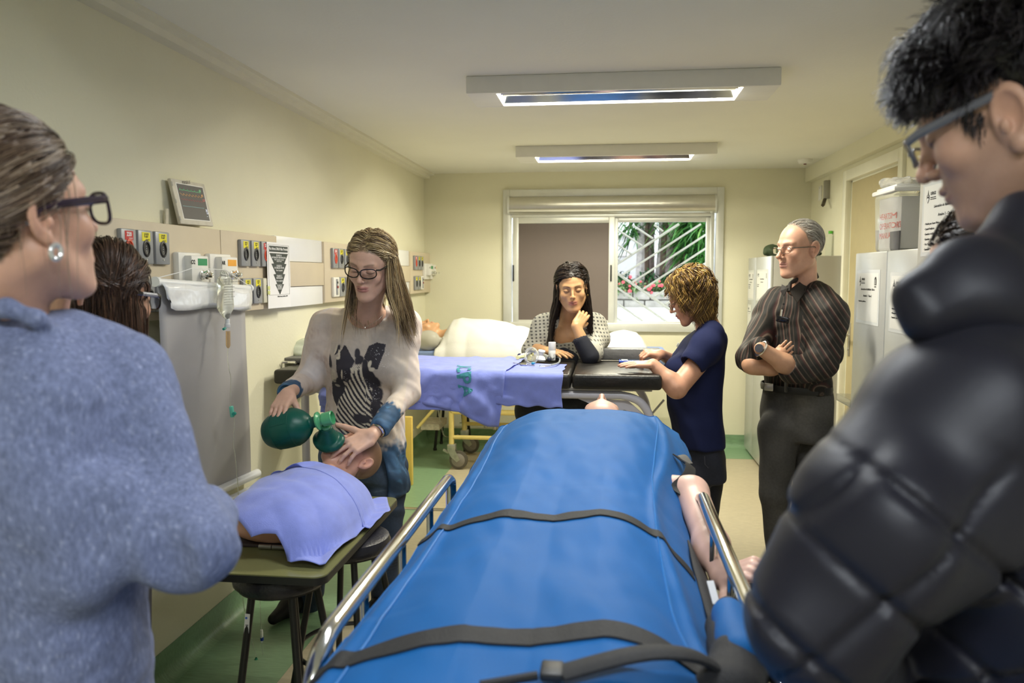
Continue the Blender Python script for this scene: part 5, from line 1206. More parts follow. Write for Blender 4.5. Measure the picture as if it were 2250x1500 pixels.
s.ell(P(803, 676, 3.19), (.078, .11, .056), .006, 's', euler(-6, -10)); s.ell(P(803, 662, 3.27), (.082, .12, .04), .01, 's')
s.ell(P(803, 1066, 3.20), (.086, .18, .175), .02, 's'); s.box(P(690, 1105, 3.34), (.12, .3, .135), .02, .02, 's', euler(0, 0, -14))
s.caps(cf1+(cf1-el1)*.10, cf1+(cf1-el1)*.5, .034, .034, .004, 's'); s.caps(cf2+(cf2-el2)*.14, cf2+(cf2-el2)*.6, .034, .034, .004, 's')
# print colours, laid out on the cloth front (metres across / up)
O_ = P(793, 850, 3.2); MPX = 3.2/F
def zebra_cols(p):
    u = (p[:, 0]-O_[0])/MPX+793; y = 850-(p[:, 2]-O_[2])/MPX      # cloth coordinates in print units
    n0 = nz(2, 40)(p); n1 = nz(3, 110)(p); col = np.tile(np.array([.70, .60, .55]), (len(p), 1)); col = mixc(col, (.70, .68, .72), sstep(-.3, 1.2, n0)*.6); col = mixc(col, (.42, .27, .23), sstep(.4, 1.7, nz(9, 26)(p)+.4*n1)*.45)
    arms = ((p-sh1)[:, 0] < .02) | ((p-sh2)[:, 0] > -.03)
    front = (p[:, 1] < 3.30) & (p[:, 0] > P(708, 0, 3.22)[0]) & (p[:, 0] < P(888, 0, 3.22)[0])
    col = mixc(col, (.68, .58, .47), front*.6)
    def E(cx, cy, rx, ry, a=0., soft=.16):
        c_, s_ = math.cos(R(a)), math.sin(R(a)); dx, dy = u-cx, y-cy; return 1-sstep(1-soft, 1+soft, np.sqrt(((dx*c_+dy*s_)/rx)**2+((-dx*s_+dy*c_)/ry)**2)+.06*n1)
    def poly(pts):
        m = np.zeros(len(u), bool); n = len(pts)
        for i in range(n):
            (x1, y1), (x2, y2) = pts[i], pts[(i+1) % n]; c_ = ((y1 > y) != (y2 > y)) & (u < (x2-x1)*(y-y1)/(y2-y1+1e-9)+x1); m ^= c_
        return m.astype(float)
    DK = (.035, .032, .045); IV = (.66, .60, .50); pr = np.zeros(len(u))
    halo = np.maximum(E(760, 800, 55, 58, 0, .5), E(838, 785, 34, 52, 0, .5)); col = mixc(col, (.25, .24, .25), halo*.5*front)
    bodyz = poly([(728, 985), (722, 930), (735, 880), (752, 850), (770, 822), (790, 800), (808, 812), (828, 850), (838, 890), (835, 925), (818, 935), (800, 985)])*front
    col = mixc(col, IV, bodyz)
    ang = np.arctan2(y-860, u-870); rad = np.hypot((u-880)*.95, y-830)
    st = np.sin((rad*.62+np.where(u < 800, (y-900)*.10, 0))+.5*n0) ; col = mixc(col, DK, bodyz*sstep(-.10, .15, st+.12*n1))
    dk = [poly([(745, 768), (752, 755), (757, 757), (781, 790), (774, 806), (768, 830), (760, 842), (752, 838), (738, 840), (736, 790)]), poly([(712, 850), (722, 836), (745, 826), (752, 850), (746, 868), (735, 880), (728, 900), (720, 888), (714, 865)]), E(716, 791, 7, 16, -14), E(786, 773, 6.5, 11, -8), E(791, 788, 9, 12, 35),
          poly([(806, 772), (812, 756), (830, 748), (850, 752), (848, 770), (842, 790), (836, 808), (822, 806), (812, 790), (802, 782)]), E(806, 806, 8, 22, -4), E(820, 838, 20, 17, 25), E(826, 868, 14, 20), E(735, 766, 6, 12, 25), E(817, 822, 16, 10, 50), E(822, 900, 12, 26), E(790, 925, 22, 10, 12)]
    d = np.max(dk, axis=0)*front; col = mixc(col, DK, np.clip(d, 0, 1))
    iv = [E(726, 826, 8, 16, 8)*(np.sin(u*2.2+y*.35) > -.3), E(731, 765, 2.6, 12, 12), E(742, 775, 2.5, 10, -20), E(741, 784, 5, 3), E(775, 812, 3, 7, -20), E(784, 806, 13, 7, -25)*(np.sin(u*1.5-y) > -.4), E(822, 808, 7, 4.5, -15), E(817, 796, 4.5, 8, 20), E(731, 850, 7, 3, 15)*.5, E(749, 822, 2, 12, 10)]
    col = mixc(col, IV, np.clip(np.max(iv, axis=0)*front, 0, 1))
    g = np.random.default_rng(5); sq = nz(21, 900)(p); zone = np.max([E(757, 836, 8, 22, 5, .5), E(824, 770, 20, 16, 0, .5), E(812, 870, 18, 26, 0, .5), E(850, 790, 8, 24, 10, .5), E(806, 838, 14, 8, 0, .5), E(806, 900, 12, 14, 0, .5)], axis=0)*front
    col = mixc(col, (.95, .95, 1.), zone*sstep(1.25, 1.6, sq))
    # blue dip-dyed hem and cuffs
    z = p[:, 2]; zb = P(800, 955, 3.3)[2]; bl = sstep(.05, -.06, (z-zb)+.035*n0+.02*n1); bcol = np.array([.035, .085, .17])[None]*(1+.7*sstep(-.5, 1.6, nz(31, 120)(p)))[:, None]+np.array([.02, .09, .15])[None]*sstep(.6, 1.8, nz(33, 90)(p))[:, None]
    def near(a, b, r): ba = b-a; t = np.clip(((p-a)@ba)/(ba@ba), 0, 1); return 1-sstep(r*.8, r*1.1, np.linalg.norm(p-a-t[:, None]*ba, axis=1)+.008*n1)
    bl = np.maximum(bl*(~((z > zb+.03))), 0); bl = np.maximum(bl, near(cf1+(el1-cf1)*.10, cf1, .062)); bl = np.maximum(bl, near(cf2+(el2-cf2)*.28, cf2, .066))
    dkb = sstep(-.10, -.22, z-zb)[:, None]; bcol = bcol*(1-.55*dkb)
    col = col*(1-bl[:, None])+bcol*bl[:, None]
    # pale band round the neck
    q = ((p-P(803, 676, 3.19))@euler(-6, -10))/V(.078, .11, .056); nbm = (np.sqrt((q**2).sum(1)) < 1.24) & (p[:, 1] < 3.30); col = mixc(col, (.95, .90, .90), nbm*.95)
    return np.clip(col, 0, 1)
put('tunic', s, .0026, M('zebra_tunic', vcol=True, rough=.7, var=.04, vs=60, bump=.3, bs=500), wz, zebra_cols)
# jeans and boots
s = S(); hp = P(803, 985, 3.36)
torso(s, -6, [(806, 1050, 3.36, .165, .115), (803, 985, 3.36, .160, .108), (802, 940, 3.36, .150, .100)])
kn1, an1 = P(700, 1200, 3.36), P(668, 1385, 3.38); kn2, an2 = P(848, 1210, 3.34), P(842, 1372, 3.40)
s.chain([P(760, 1035, 3.36), kn1, an1], [.098, .060, .052], .03); s.chain([P(848, 1035, 3.36), kn2, an2], [.098, .062, .052], .03)
s.disp(Fold(6, 40, .003, (0, 0, 1), .4))
def jean_cols(p):
    c = np.array([.022, .036, .066])[None]*np.ones((len(p), 1)); f = sstep(P(800, 1150, 3.3)[2], P(800, 1020, 3.3)[2], p[:, 2])*sstep(3.34, 3.27, p[:, 1]); c = mixc(c, (.11, .16, .235), f*.65)
    c = mixc(c, (.20, .26, .33), sstep(.8, 1.6, np.sin(p[:, 2]*150+3*nz(4, 20)(p))+.3*nz(6, 50)(p))*f*.6)
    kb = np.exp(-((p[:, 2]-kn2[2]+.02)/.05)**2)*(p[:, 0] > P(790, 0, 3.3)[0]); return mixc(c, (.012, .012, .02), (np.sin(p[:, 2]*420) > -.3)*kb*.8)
put('jeans', s, .005, m_denim, wz, jean_cols)
m_boot = M('black_suede', (.006, .006, .007), .6)
for (a, dx) in ((an1, -.06), (an2, .0)):
    s = S(); a0 = a*V(1, 1, 0); s.chain([a+V(0, 0, .03), a0+V(0, 0, .10)], [.050, .042], .02); s.chain([a0+V(0, .02, .055), a0+V(dx*.5, -.09, .045), a0+V(dx, -.19, .030)], [.045, .040, .024], .03); s.caps(a0+V(0, .04, .03), a0+V(0, .04, .008), .02, .016, .01)
    put('boot', s, .005, m_boot, wz, lo=V(-9, -9, .001))
b = MB(); zz = P(790, 966, 3.22); c_ = P(803, 966, 3.36); rot = euler(-6); b.tube([c_+rot@V(.168*math.cos(q), .112*math.sin(q), 0) for q in np.linspace(0, 6.28, 41)[:-1]], .014, 6, closed=True, flat=.35, upv=(1, 0, 0)); b.build('belt', M('black_belt', (.012, .012, .012), .4), wz)
b = MB(); b.tube([P(737, 973, 3.222), P(775, 969, 3.222)], .0035, 6); b.build('brass_zip', M('brass', (.55, .45, .25), .3, 1., bump=1, bs=900, var=.3, vs=300), wz)
# glasses, necklace, watch, earrings
glasses(wz, hc, hr, hsc, M('black_acetate', (.008, .008, .010), .15, var=0), w=.0300, h=.0185, r=.0022, cat_eye=.004, pos=(0, -.109, .006), round_=.85)
s_ = hr@V(1, 0, 0)
MB().tube(spline([P(770, 688, 3.19), P(778, 700, 3.175), P(800, 716, 3.165), P(806, 717, 3.165), P(830, 703, 3.175), P(842, 690, 3.19)], 5), .0008, 5).build('necklace', M('silver', (.75, .72, .68), .2, 1., var=0), wz)
MB().lathe([(0, 0), (.003, .001), (.004, .004), (0, .006)], P(802, 718, 3.162), (0, 0, -1), 10, cap=False).build('pendant', M('silver', (.75, .72, .68), .2, 1., var=0), wz)
b = MB(); wc = P(829, 945, 3.01); ax = (P(862, 915, 3.08)-wr_); ax /= np.linalg.norm(ax); e1 = np.cross(ax, V(0, 0, 1)); e1 /= np.linalg.norm(e1); e2 = np.cross(ax, e1)
b.tube([wc+e1*.031*math.cos(q)+e2*.028*math.sin(q) for q in np.linspace(0, 6.28, 25)[:-1]], .0045, 6, closed=True); wt_ = b.build('watch', M('silver', (.75, .72, .68), .2, 1., var=0), wz)
# hair: long, straight, parted
cr, cen = (.078, .098, .093), V(0, .018, .042)
q, n_ = scalp(hc, hr, hsc, 4600, 41, margin=.004)
side = np.where(q[:, 0]+np.random.default_rng(2).normal(size=len(q))*.003 > -.004, 1., -1.); dl = np.stack([side*1.2, .30+q[:, 1]*2, np.zeros(len(q))], 1)+n_*.15
roots = hc+(q@hr.T)*hsc; dirs = dl@hr.T
cols = [(.13, .085, .05), (.28, .19, .10), (.46, .34, .17), (.60, .46, .25), (.72, .58, .36), (.17, .11, .07), (.42, .30, .16)]
hcoll = (hc+hr@(V(0, .018, .042)*hsc), hr, V(.079, .099, .094)*hsc)
coll = [hcoll, (hc+hr@(V(0, -.015, -.03)*hsc), hr, V(.067, .066, .090)*hsc), (P(803, 735, 3.33), np.eye(3), V(.185, .10, .085)), (nb, np.eye(3), V(.062, .062, .09))]
Ls = np.where(q[:, 1] < .03, .31, .31)+np.random.default_rng(1).uniform(-.04, .03, len(q))
strands('hair', wz, roots, dirs, Ls, m_hair, cols, steps=24, grav=.30, ramp=8., coll=coll, stick=(hcoll, -.03), width=.0013, jit=.015, lay=.010, seed=3, curl=.007, cfreq=20, clump=40, back=.10, flare=.22, broot=np.where(q[:, 1] > -.01, .45, .0))
# ================================================================ seated woman in knitted cardigan
SK2 = (.58, .33, .165)
ws = person('dark-haired woman in grey open-knit cardigan, chin on hand, sitting behind the exam table', tuple(P(1245, 600, 4.5)*V(1, 1, 0)))
hc = P(1257, 634, 4.24); hr = euler(4, 12, -4); hsc = .94
nb = P(1250, 712, 4.40)
s = S(); head_ops(s, hc, hr, hsc, fem=1, jaw=1.2, wide=1.14); s.frame(); s.caps(hc+hr@V(0, .03, -.06), nb, .050, .058, .03); s.ell(P(1248, 742, 4.40), (.15, .08, .08), .04)
sk = Skin(SK2, hc, hr, hsc, lip=(.42, .15, .12), brow=(.06, .035, .02), hair=(.012, .008, .006), hairline=HL_F, blush=.15)
v = s.mesh(.0026, lo=V(-9, -9, P(0, 790, 4.4)[2])); parts = [(*v, sk(v[0]))]
c3 = cols_const(SK2, 3, .04)
w1 = P(1266, 716, 4.13); e1_ = P(1292, 778, 4.12)
s = S(); s.caps(e1_, w1, .037, .025, .02); t1 = hand_ops(s, w1, P(1296, 672, 4.20)-w1, (.25, -.95, .1), -1, .86, curl=((30, 45, 30), (34, 50, 30), (38, 52, 30), (40, 55, 30)), thumb=(35, 35, 20))
v = s.mesh(.0026); parts.append((*v, c3(v[0])))
w2 = P(1203, 772, 4.22); s = S(); s.caps(P(1180, 766, 4.36), w2, .030, .024, .02); t2 = hand_ops(s, w2+V(0, 0, .006), V(.8, -.62, -.10), (0, -.1, 1), 1, .95, curl=((4, 10, 6),)*4, splay=(10, 3, -4, -12), thumb=(45, 10, 10))
v = s.mesh(.0026); parts.append((*v, c3(v[0])))
V_, F_ = join([(a, b) for a, b, c in parts]); mesh_obj('body', V_, F_, m_skin, ws, cols=np.concatenate([c for a, b, c in parts]), ang=180)
nails(t2, M('dark_nail', (.03, .01, .015), .25, var=0), ws)
# cardigan: knitted net over a dark top
def knit_cols(p):
    a = P(1250, 760, 4.3); u = (p[:, 0]-a[0]); z = p[:, 2]-a[2]; w_ = p[:, 1]-a[1]
    k = 2*math.pi/.021; m = np.sin((u+.3*w_)*k+.6*np.sin(z*30))*.5+.5; n = np.sin((z+.12*np.abs(u))*k*1.15)*.5+.5
    hole = sstep(.42, .58, m*n+.0)*(p[:, 2] > P(0, 772, 4.3)[2]-.02); smooth = sstep(.0, .03, p[:, 2]-P(0, 768, 4.2)[2]+.0)
    near = 1-sstep(.055, .075, np.linalg.norm(p-e1_-V(.01, 0, .015), axis=1)); hole = hole*(1-near)
    c = np.tile(np.array([.40, .39, .33]), (len(p), 1))*(1+.08*nz(3, 60)(p))[:, None]; return mixc(c, (.03, .03, .035), hole*.95)
s = S()
torso(s, 0, [(1240, 905, 4.46, .185, .12), (1240, 850, 4.46, .180, .12), (1243, 790, 4.45, .180, .12), (1246, 735, 4.44, .190, .112), (1248, 708, 4.44, .155, .085), (1250, 692, 4.44, .08, .06)], p=2.3)
sl, sr = P(1196, 716, 4.44), P(1306, 714, 4.44)
s.chain([P(1215, 708, 4.44), sl, P(1172, 768, 4.42), P(1186, 772, 4.36)], [.06, .066, .060, .040], .03); s.chain([P(1285, 706, 4.44), sr, P(1312, 745, 4.36), P(1298, 776, 4.17), P(1290, 770, 4.15)], [.06, .066, .062, .055, .042], .03)
s.disp(Fold(22, 28, .005)); s.ell(P(1248, 715, 4.32), (.055, .09, .09), .01, 's'); s.caps(P(1268, 742, 4.13), w1, .03, .03, .006, 's')
put('cardigan', s, .0034, m_cloth_v, ws, knit_cols)
s = S(); s.caps(P(1296, 782, 4.12), P(1276, 748, 4.12), .049, .041, .01); s.caps(P(1276, 750, 4.12), P(1268, 722, 4.13), .036, .034, .003, 's'); s.ell(P(1246, 780, 4.42), (.12, .10, .16), .02)
put('dark_top', s, .004, M('navy_jersey', (.012, .014, .024), .8, bump=.4, bs=400), ws)
s = S(); s.chain([P(1190, 860, 4.45), P(1172, 900, 4.10), P(1172, 1040, 4.05), P(1172, 1180, 4.2)], [.11, .085, .075, .06], .04); s.chain([P(1280, 860, 4.45), P(1262, 895, 4.12), P(1262, 1040, 4.05), P(1262, 1180, 4.2)], [.11, .090, .075, .06], .04); s.ell(P(1235, 850, 4.48), (.18, .14, .10), .04); s.disp(Fold(24, 30, .004))
put('jeans', s, .006, m_denim, ws, cols_const((.028, .032, .038), 5, .2, 20))
for x in (1172, 1262):
    a = P(x, 1180, 4.2)*V(1, 1, 0); s = S(); s.chain([a+V(0, .03, .05), a+V(0, -.16, .03)], [.045, .032], .02).caps(a+V(0, 0, .05), P(x, 1180, 4.2), .045, .05, .02); put('boot', s, .006, m_boot, ws, lo=V(-9, -9, .002))
q = P(1235, 880, 4.52)
st = thing('stool', 'black stool carrying the seated woman behind the exam table', 'stool', (q[0], q[1], 0), group='black round stools'); bpy.data.objects.remove(st)
stool('stool', 'black stool carrying the seated woman behind the exam table', (q[0], 4.52), .74, .17, 4, ring=.35, spread=1.3)
m_gold = M('gold', (.8, .58, .22), .2, 1., var=0)
for x in (-1, 1): MB().lathe([(0, 0), (.005, .002), (.006, .007), (.004, .011), (0, .012)], hc+hr@(V(x*.083, -.002, -.035)*hsc), (0, 0, -1), 10, cap=False).build('earring', m_gold, ws)
q, n_ = scalp(hc, hr, hsc, 3200, 51, margin=.004)
side = np.where(q[:, 0]+np.random.default_rng(2).normal(size=len(q))*.009 > .002, 1., -1.); dl = np.stack([side*1.1, .35+q[:, 1]*2, np.zeros(len(q))], 1)+n_*.15; roots = hc+(q@hr.T)*hsc; dirs = dl@hr.T
hcoll = (hc+hr@(V(0, .018, .042)*hsc), hr, V(.079, .099, .094)*hsc)
coll = [hcoll, (hc+hr@(V(0, -.015, -.03)*hsc), hr, V(.067, .066, .090)*hsc), (P(1248, 745, 4.44), np.eye(3), V(.20, .115, .095)), (nb, np.eye(3), V(.062, .062, .09))]
strands('hair', ws, roots, dirs, .46, m_hair, [(.010, .007, .006), (.02, .012, .009), (.032, .02, .014), (.014, .01, .008)], steps=24, grav=.32, ramp=8., coll=coll, stick=(hcoll, -.035), back=.12, width=.0015, jit=.015, lay=.014, seed=4, curl=.008, cfreq=20, clump=40, flare=.22, broot=np.where(q[:, 1] > .0, .8, .0))

# ================================================================ woman in navy T-shirt
SK3 = (.56, .30, .20)
wn = person('curly-haired woman in navy T-shirt leaning on the end of exam table over a blue phone', tuple(P(1535, 600, 3.95)*V(1, 1, 0)))
hc = P(1517, 653, 3.93); hr = euler(-96, 27, 0); hsc = .98; nb = P(1556, 722, 3.97)
s = S(); head_ops(s, hc, hr, hsc, fem=1); s.frame(); s.caps(hc+hr@V(0, .035, -.06), nb, .047, .052, .03); s.caps(nb, P(1566, 760, 3.98), .055, .06, .03)
sk = Skin(SK3, hc, hr, hsc, lip=(.50, .18, .15), brow=(.20, .12, .06), hair=(.12, .07, .025), hairline=HL_F)
v = s.mesh(.0024, lo=V(-9, -9, P(0, 770, 3.98)[2])); parts = [(*v, sk(v[0]))]; c3 = cols_const(SK3, 7, .05)
shn, eln, wrn = P(1550, 778, 3.84), P(1487, 853, 3.70), P(1435, 800, 3.735)
def skin_arm(s, a, b, c, ra, rb, rc): s.chain([a, b, c], [ra, rb, rc], .012); m = b+(c-b)*.3; s.caps(b+(c-b)*.12, m, rb*.92, rb*.95, .02)
s = S(); skin_arm(s, shn, eln, wrn, .050, .047, .026); t1 = hand_ops(s, wrn+V(0, 0, 0), V(-1, -.08, -.02), (0, -.18, 1), -1, .93, curl=((2, 6, 4),)*4, splay=(3, 1, -1, -4), thumb=(18, 12, 5))
v = s.mesh(.0028); parts.append((*v, c3(v[0])))
wrf = P(1452, 778, 3.98); s = S(); skin_arm(s, P(1545, 760, 4.16), P(1492, 800, 4.12), wrf, .046, .038, .024); t2 = hand_ops(s, wrf, V(-.9, -.42, .12), (.1, -.3, 1), 1, .93, curl=((38, 50, 30), (45, 60, 30), (48, 62, 30), (50, 60, 30)), thumb=(35, 40, 25))
v = s.mesh(.0028); parts.append((*v, c3(v[0])))
V_, F_ = join([(a, b) for a, b, c in parts]); mesh_obj('body', V_, F_, m_skin, wn, cols=np.concatenate([c for a, b, c in parts]), ang=180)
m_rn = M('red_nail_varnish', (.50, .01, .03), .15, var=0); nails(t1, m_rn, wn); nails(t2, m_rn, wn)
s = S()
torso(s, -78, [(1538, 978, 3.98, .165, .108), (1532, 935, 3.98, .165, .118), (1524, 890, 3.98, .155, .130), (1524, 850, 3.98, .155, .125), (1530, 805, 3.98, .160, .125), (1541, 765, 3.98, .175, .105), (1556, 735, 3.98, .150, .085), (1560, 722, 3.98, .085, .062)], p=2.25)
s.ell(P(1492, 810, 3.90), (.07, .07, .065), .05).ell(P(1492, 810, 4.05), (.07, .07, .065), .05)
s.chain([P(1562, 735, 3.86), P(1551, 762, 3.82), P(1527, 792, 3.775)], [.070, .072, .066], .03); s.chain([P(1562, 735, 4.1), P(1545, 762, 4.15), P(1518, 782, 4.15)], [.065, .062, .055], .03)
s.disp(Fold(32, 24, .0045, (.2, .2, 1), .5)); s.caps(P(1514, 808, 3.755), P(1500, 830, 3.73), .056, .062, .004, 's'); s.caps(P(1516, 784, 4.15), P(1496, 796, 4.14), .05, .06, .004, 's'); s.caps(nb+V(-.02, 0, .02), nb+V(-.05, 0, .1), .05, .06, .01, 's')
put('t_shirt', s, .0036, M('navy_tshirt_cotton', (.012, .017, .062), .85, bump=.4, bs=450, sheen=.0, spec=.2, var=.06), wn)
s = S(); torso(s, -78, [(1545, 1050, 3.99, .155, .105), (1541, 1000, 3.99, .155, .105), (1538, 965, 3.99, .150, .100)]); s.chain([P(1525, 1040, 3.92), P(1522, 1150, 3.92), P(1527, 1262, 3.93)], [.090, .058, .045], .03); s.chain([P(1552, 1040, 4.06), P(1550, 1150, 4.05), P(1552, 1240, 4.05)], [.090, .058, .045], .03); s.disp(Fold(34, 34, .003))
put('jeans', s, .0055, m_denim, wn, cols_const((.016, .018, .030), 5, .2, 20))
b = MB()
for (pts) in ([P(1547, 1000, 3.855), P(1548, 1018, 3.85), P(1560, 1030, 3.86), P(1570, 1018, 3.87), P(1571, 1000, 3.875)],): b.tube([p+V(0, -.02, 0) for p in pts], .0012, 4)
b.build('pocket_stitching', M('denim_thread', (.10, .10, .12), .8, var=0), wn)
for (x, Y) in ((1527, 3.93), (1552, 4.05)):
    a = P(x, 1262, Y)*V(1, 1, 0); s = S(); s.chain([a+V(.03, 0, .04), a+V(-.10, 0, .04), a+V(-.18, 0, .03)], [.042, .042, .03], .02).caps(a+V(0, 0, .05), P(x, 1250, Y), .045, .042, .02); put('shoe', s, .006, m_boot, wn, lo=V(-9, -9, .002))
glasses(wn, hc, hr, hsc, M('tortoise_frame', (.10, .07, .04), .2, var=.4, vs=80), w=.025, h=.017, r=.0019, pos=(0, -.110, .000), round_=.85, temple=.0014)
o = MB().box(P(1489, 757, 3.86), (.006, .018, .020), Matrix.Rotation(.4, 3, 'Y'), .002).build('lapel_badge', M('badge_silver', (.6, .62, .6), .3, .5), wn)
q, n_ = scalp(hc, hr, hsc, 2800, 61, margin=.002); 
dl = np.stack([q[:, 0]*8, .15+q[:, 1]*2, np.zeros(len(q))-.1], 1)+n_*.5; roots = hc+(q@hr.T)*hsc; dirs = dl@hr.T
hcoll = (hc+hr@(V(0, .02, .040)*hsc), hr, V(.086, .106, .097)*hsc)
strands('hair', wn, roots, dirs, .160-.115*sstep(.035, -.045, q[:, 1]), m_hair, [(.07, .035, .012), (.18, .10, .03), (.32, .19, .05), (.48, .31, .08), (.12, .06, .02), (.05, .026, .012)], steps=22, grav=.26, ramp=6., coll=[hcoll], stick=(hcoll, .075), back=.25, width=.0016, jit=.010, lay=.016, seed=6, curl=.014, cfreq=47, clump=48, cph=.25)
# woolly undercoat so the curls read as one mass
s = S(); s.frame(hc, hr, hsc); s.ell((0, .022, .040), (.084, .102, .094), .02); s.ell((0, .055, -.03), (.070, .062, .066), .03); s.disp(Fold(66, 75, .007)); s.frame(hc, hr, hsc); s.ell((0, -.13, -.04), (.12, .118, .12), .02, 's')
put('hair_mass', s, .004, m_hair, wn, lambda p: np.array([.10, .055, .018])[None]*(1+.5*nz(7, 90)(p))[:, None])
# ================================================================ man in striped shirt, arms crossed
SK4 = (.60, .34, .24)
wm = person('grey-haired man in dark striped shirt and jeans standing with arms crossed by the lockers', tuple(P(1750, 600, 3.9)*V(1, 1, 0)))
hc = P(1757, 549, 3.88); hr = euler(-62, 4, 0); hsc = 1.06; nb = P(1768, 640, 3.93)
s = S(); head_ops(s, hc, hr, hsc, open_eyes=True, jaw=1.05, nose=1.03, earsc=1.1); s.frame(); s.caps(hc+hr@V(0, .03, -.06), nb, .051, .058, .03)
HL_M = ([-.12, -.085, -.055, -.03, -.010, .012, .05, .10], [.20, .20, .122, .085, .020, -.002, -.050, -.075])
sk = Skin(SK4, hc, hr, hsc, lip=(.42, .19, .16), brow=(.25, .16, .11), hair=(.22, .20, .17), hairline=HL_M, hairw=.85, lash=False, blush=.35)
v = s.mesh(.0024, lo=V(-9, -9, P(0, 665, 3.9)[2])); parts = [(*v, sk(v[0]))]; SKA = (.52, .29, .18); c3 = cols_const(SKA, 7, .08, 50)
eL, wL = P(1745, 812, 3.66), P(1672, 766, 3.62)       # near forearm, watch at its wrist
s = S(); skin_arm(s, eL+V(.02, .03, 0), eL, wL, .05, .046, .030); tA = hand_ops(s, wL, V(-.05, 1, -.1), (-.9, -.2, .3), 1, .7, curl=((70, 80, 50),)*4, thumb=(5, 10, 5))
v = s.mesh(.003); parts.append((*v, c3(v[0])))
eR, wR = P(1652, 800, 3.72), P(1712, 782, 3.71)
s = S(); skin_arm(s, P(1655, 790, 3.78), eR, P(1700, 808, 3.72), .045, .044, .035); s.caps(P(1690, 808, 3.72), P(1716, 775, 3.68), .034, .026, .02)
tB = hand_ops(s, P(1693, 800, 3.73), P(1748, 748, 3.665)-P(1693, 800, 3.73), (-.2, -.95, .1), 1, .82, curl=((4, 12, 14),)*4, splay=(4, 1, -2, -5), thumb=(15, 45, 5))
v = s.mesh(.003); parts.append((*v, c3(v[0])))
V_, F_ = join([(a, b) for a, b, c in parts]); mesh_obj('body', V_, F_, m_skin, wm, cols=np.concatenate([c for a, b, c in parts]), ang=180)
eyes(wm, hc, hr, hsc, look=(-62, -4))
s = S()
torso(s, -48, [(1748, 862, 3.95, .170, .125), (1748, 835, 3.95, .172, .125), (1756, 790, 3.95, .182, .128), (1764, 740, 3.95, .195, .130), (1768, 695, 3.95, .205, .122), (1770, 660, 3.95, .185, .100), (1770, 638, 3.94, .115, .080), (1768, 622, 3.93, .070, .066)], p=2.3)
s.chain([P(1802, 655, 3.86), P(1824, 690, 3.80), P(1802, 800, 3.74), P(1738, 815, 3.655)], [.075, .082, .070, .058], .035)
s.chain([P(1712, 660, 4.02), P(1690, 690, 4.02), P(1646, 785, 3.80), P(1650, 798, 3.73)], [.070, .072, .058, .052], .035); s.caps(P(1650, 790, 3.76), P(1668, 760, 3.70), .048, .046, .03)
s.disp(Fold(42, 26, .009, (.3, .3, 1), .6)); s.disp(Fold(43, 60, .002))
s.caps(P(1722, 800, 3.62), P(1700, 788, 3.60), .050, .054, .004, 's'); s.caps(P(1676, 812, 3.70), P(1692, 812, 3.69), .046, .050, .006, 's'); s.caps(nb+V(-.03, -.02, .02), nb+V(-.07, -.04, .12), .055, .07, .008, 's')
RTM = euler(-48)
def stripe_cols(p):
    n0 = nz(3, 14)(p); q = (p-P(1765, 700, 3.95))@RTM; near_arm = 1-sstep(.10, .115, np.minimum.reduce([np.linalg.norm(p-(a+(b-a)*np.clip(((p-a)@(b-a))/((b-a)@(b-a)), 0, 1)[:, None]), axis=1) for a, b in ((P(1812, 672, 3.83), P(1824, 690, 3.80)), (P(1824, 690, 3.80), P(1802, 800, 3.74)), (P(1802, 800, 3.74), P(1738, 815, 3.655)))]))
    xs = q[:, 0]+.03*n0*.4+.02*np.sin(q[:, 2]*9); ax = P(1802, 800, 3.74)-P(1824, 690, 3.80); up = np.cross(ax, V(.75, -.66, 0)); up /= np.linalg.norm(up)
    xa = (p-P(1810, 745, 3.77))@V(.80, -.2, .55); u = np.where(near_arm > .5, xa, xs); t = (u/.042) % 1.
    c = np.tile(np.array([.016, .015, .0135]), (len(p), 1)); c = mixc(c, (.055, .020, .019), np.exp(-((t-.3)/.075)**2)*.9); c = mixc(c, (.36, .26, .20), np.exp(-((t-.42)/.045)**2)*.42); c = mixc(c, (.20, .14, .11), np.exp(-((t-.88)/.04)**2)*.35); return c
put('striped_shirt', s, .0029, M('striped_shirt_cotton', vcol=True, rough=.6, var=.05, vs=60, bump=.3, bs=500, sheen=.0, spec=.25), wm, stripe_cols)
# collar wings, placket button, pocket phone and pen
def wing(name, pts, mat, par, th=.004):
    c = sum(pts)/len(pts); n = np.cross(pts[1]-pts[0], pts[2]-pts[0]); n /= np.linalg.norm(n); k = len(pts); v = list(pts)+[p+n*th for p in pts]
    return mesh_obj(name, v, [tuple(range(k))[::-1], tuple(range(k, 2*k))]+[(i, (i+1) % k, k+(i+1) % k, k+i) for i in range(k)], mat, par, smooth=False)
m_col = MATS['striped_shirt_cotton']; m_colp = M('collar_cotton', (.026, .022, .020), .6, bump=.3, bs=400)
cb0 = MB().tube(spline([P(1733, 640, 3.845), P(1737, 622, 3.86), P(1758, 612, 3.90), P(1785, 600, 3.97), P(1793, 612, 3.99)], 6), .016, 8, flat=.5); cb0.build('collar_band', m_colp, wm)
wing('collar_wing', [P(1735, 636, 3.835), P(1790, 594, 3.93), P(1796, 606, 3.92), P(1752, 664, 3.80)], m_colp, wm, .006); wing('collar_wing', [P(1732, 634, 3.84), P(1718, 626, 3.86), P(1715, 640, 3.84), P(1722, 652, 3.83)], m_colp, wm, .006)
b = MB(); pc0 = P(1720, 702, 3.79); b.box(pc0, (.058, .007, .028), Matrix.Rotation(R(-20), 3, 'Z') @ Matrix.Rotation(R(11), 3, 'Y'), .004); b.build('pocket_phone', M('black_phone_glass', (.01, .01, .012), .1, var=0), wm)
MB().tube([P(1714, 705, 3.80), P(1718, 680, 3.805)], .0045, 8).build('pen', M('silver', (.75, .72, .68), .2, 1., var=0), wm)
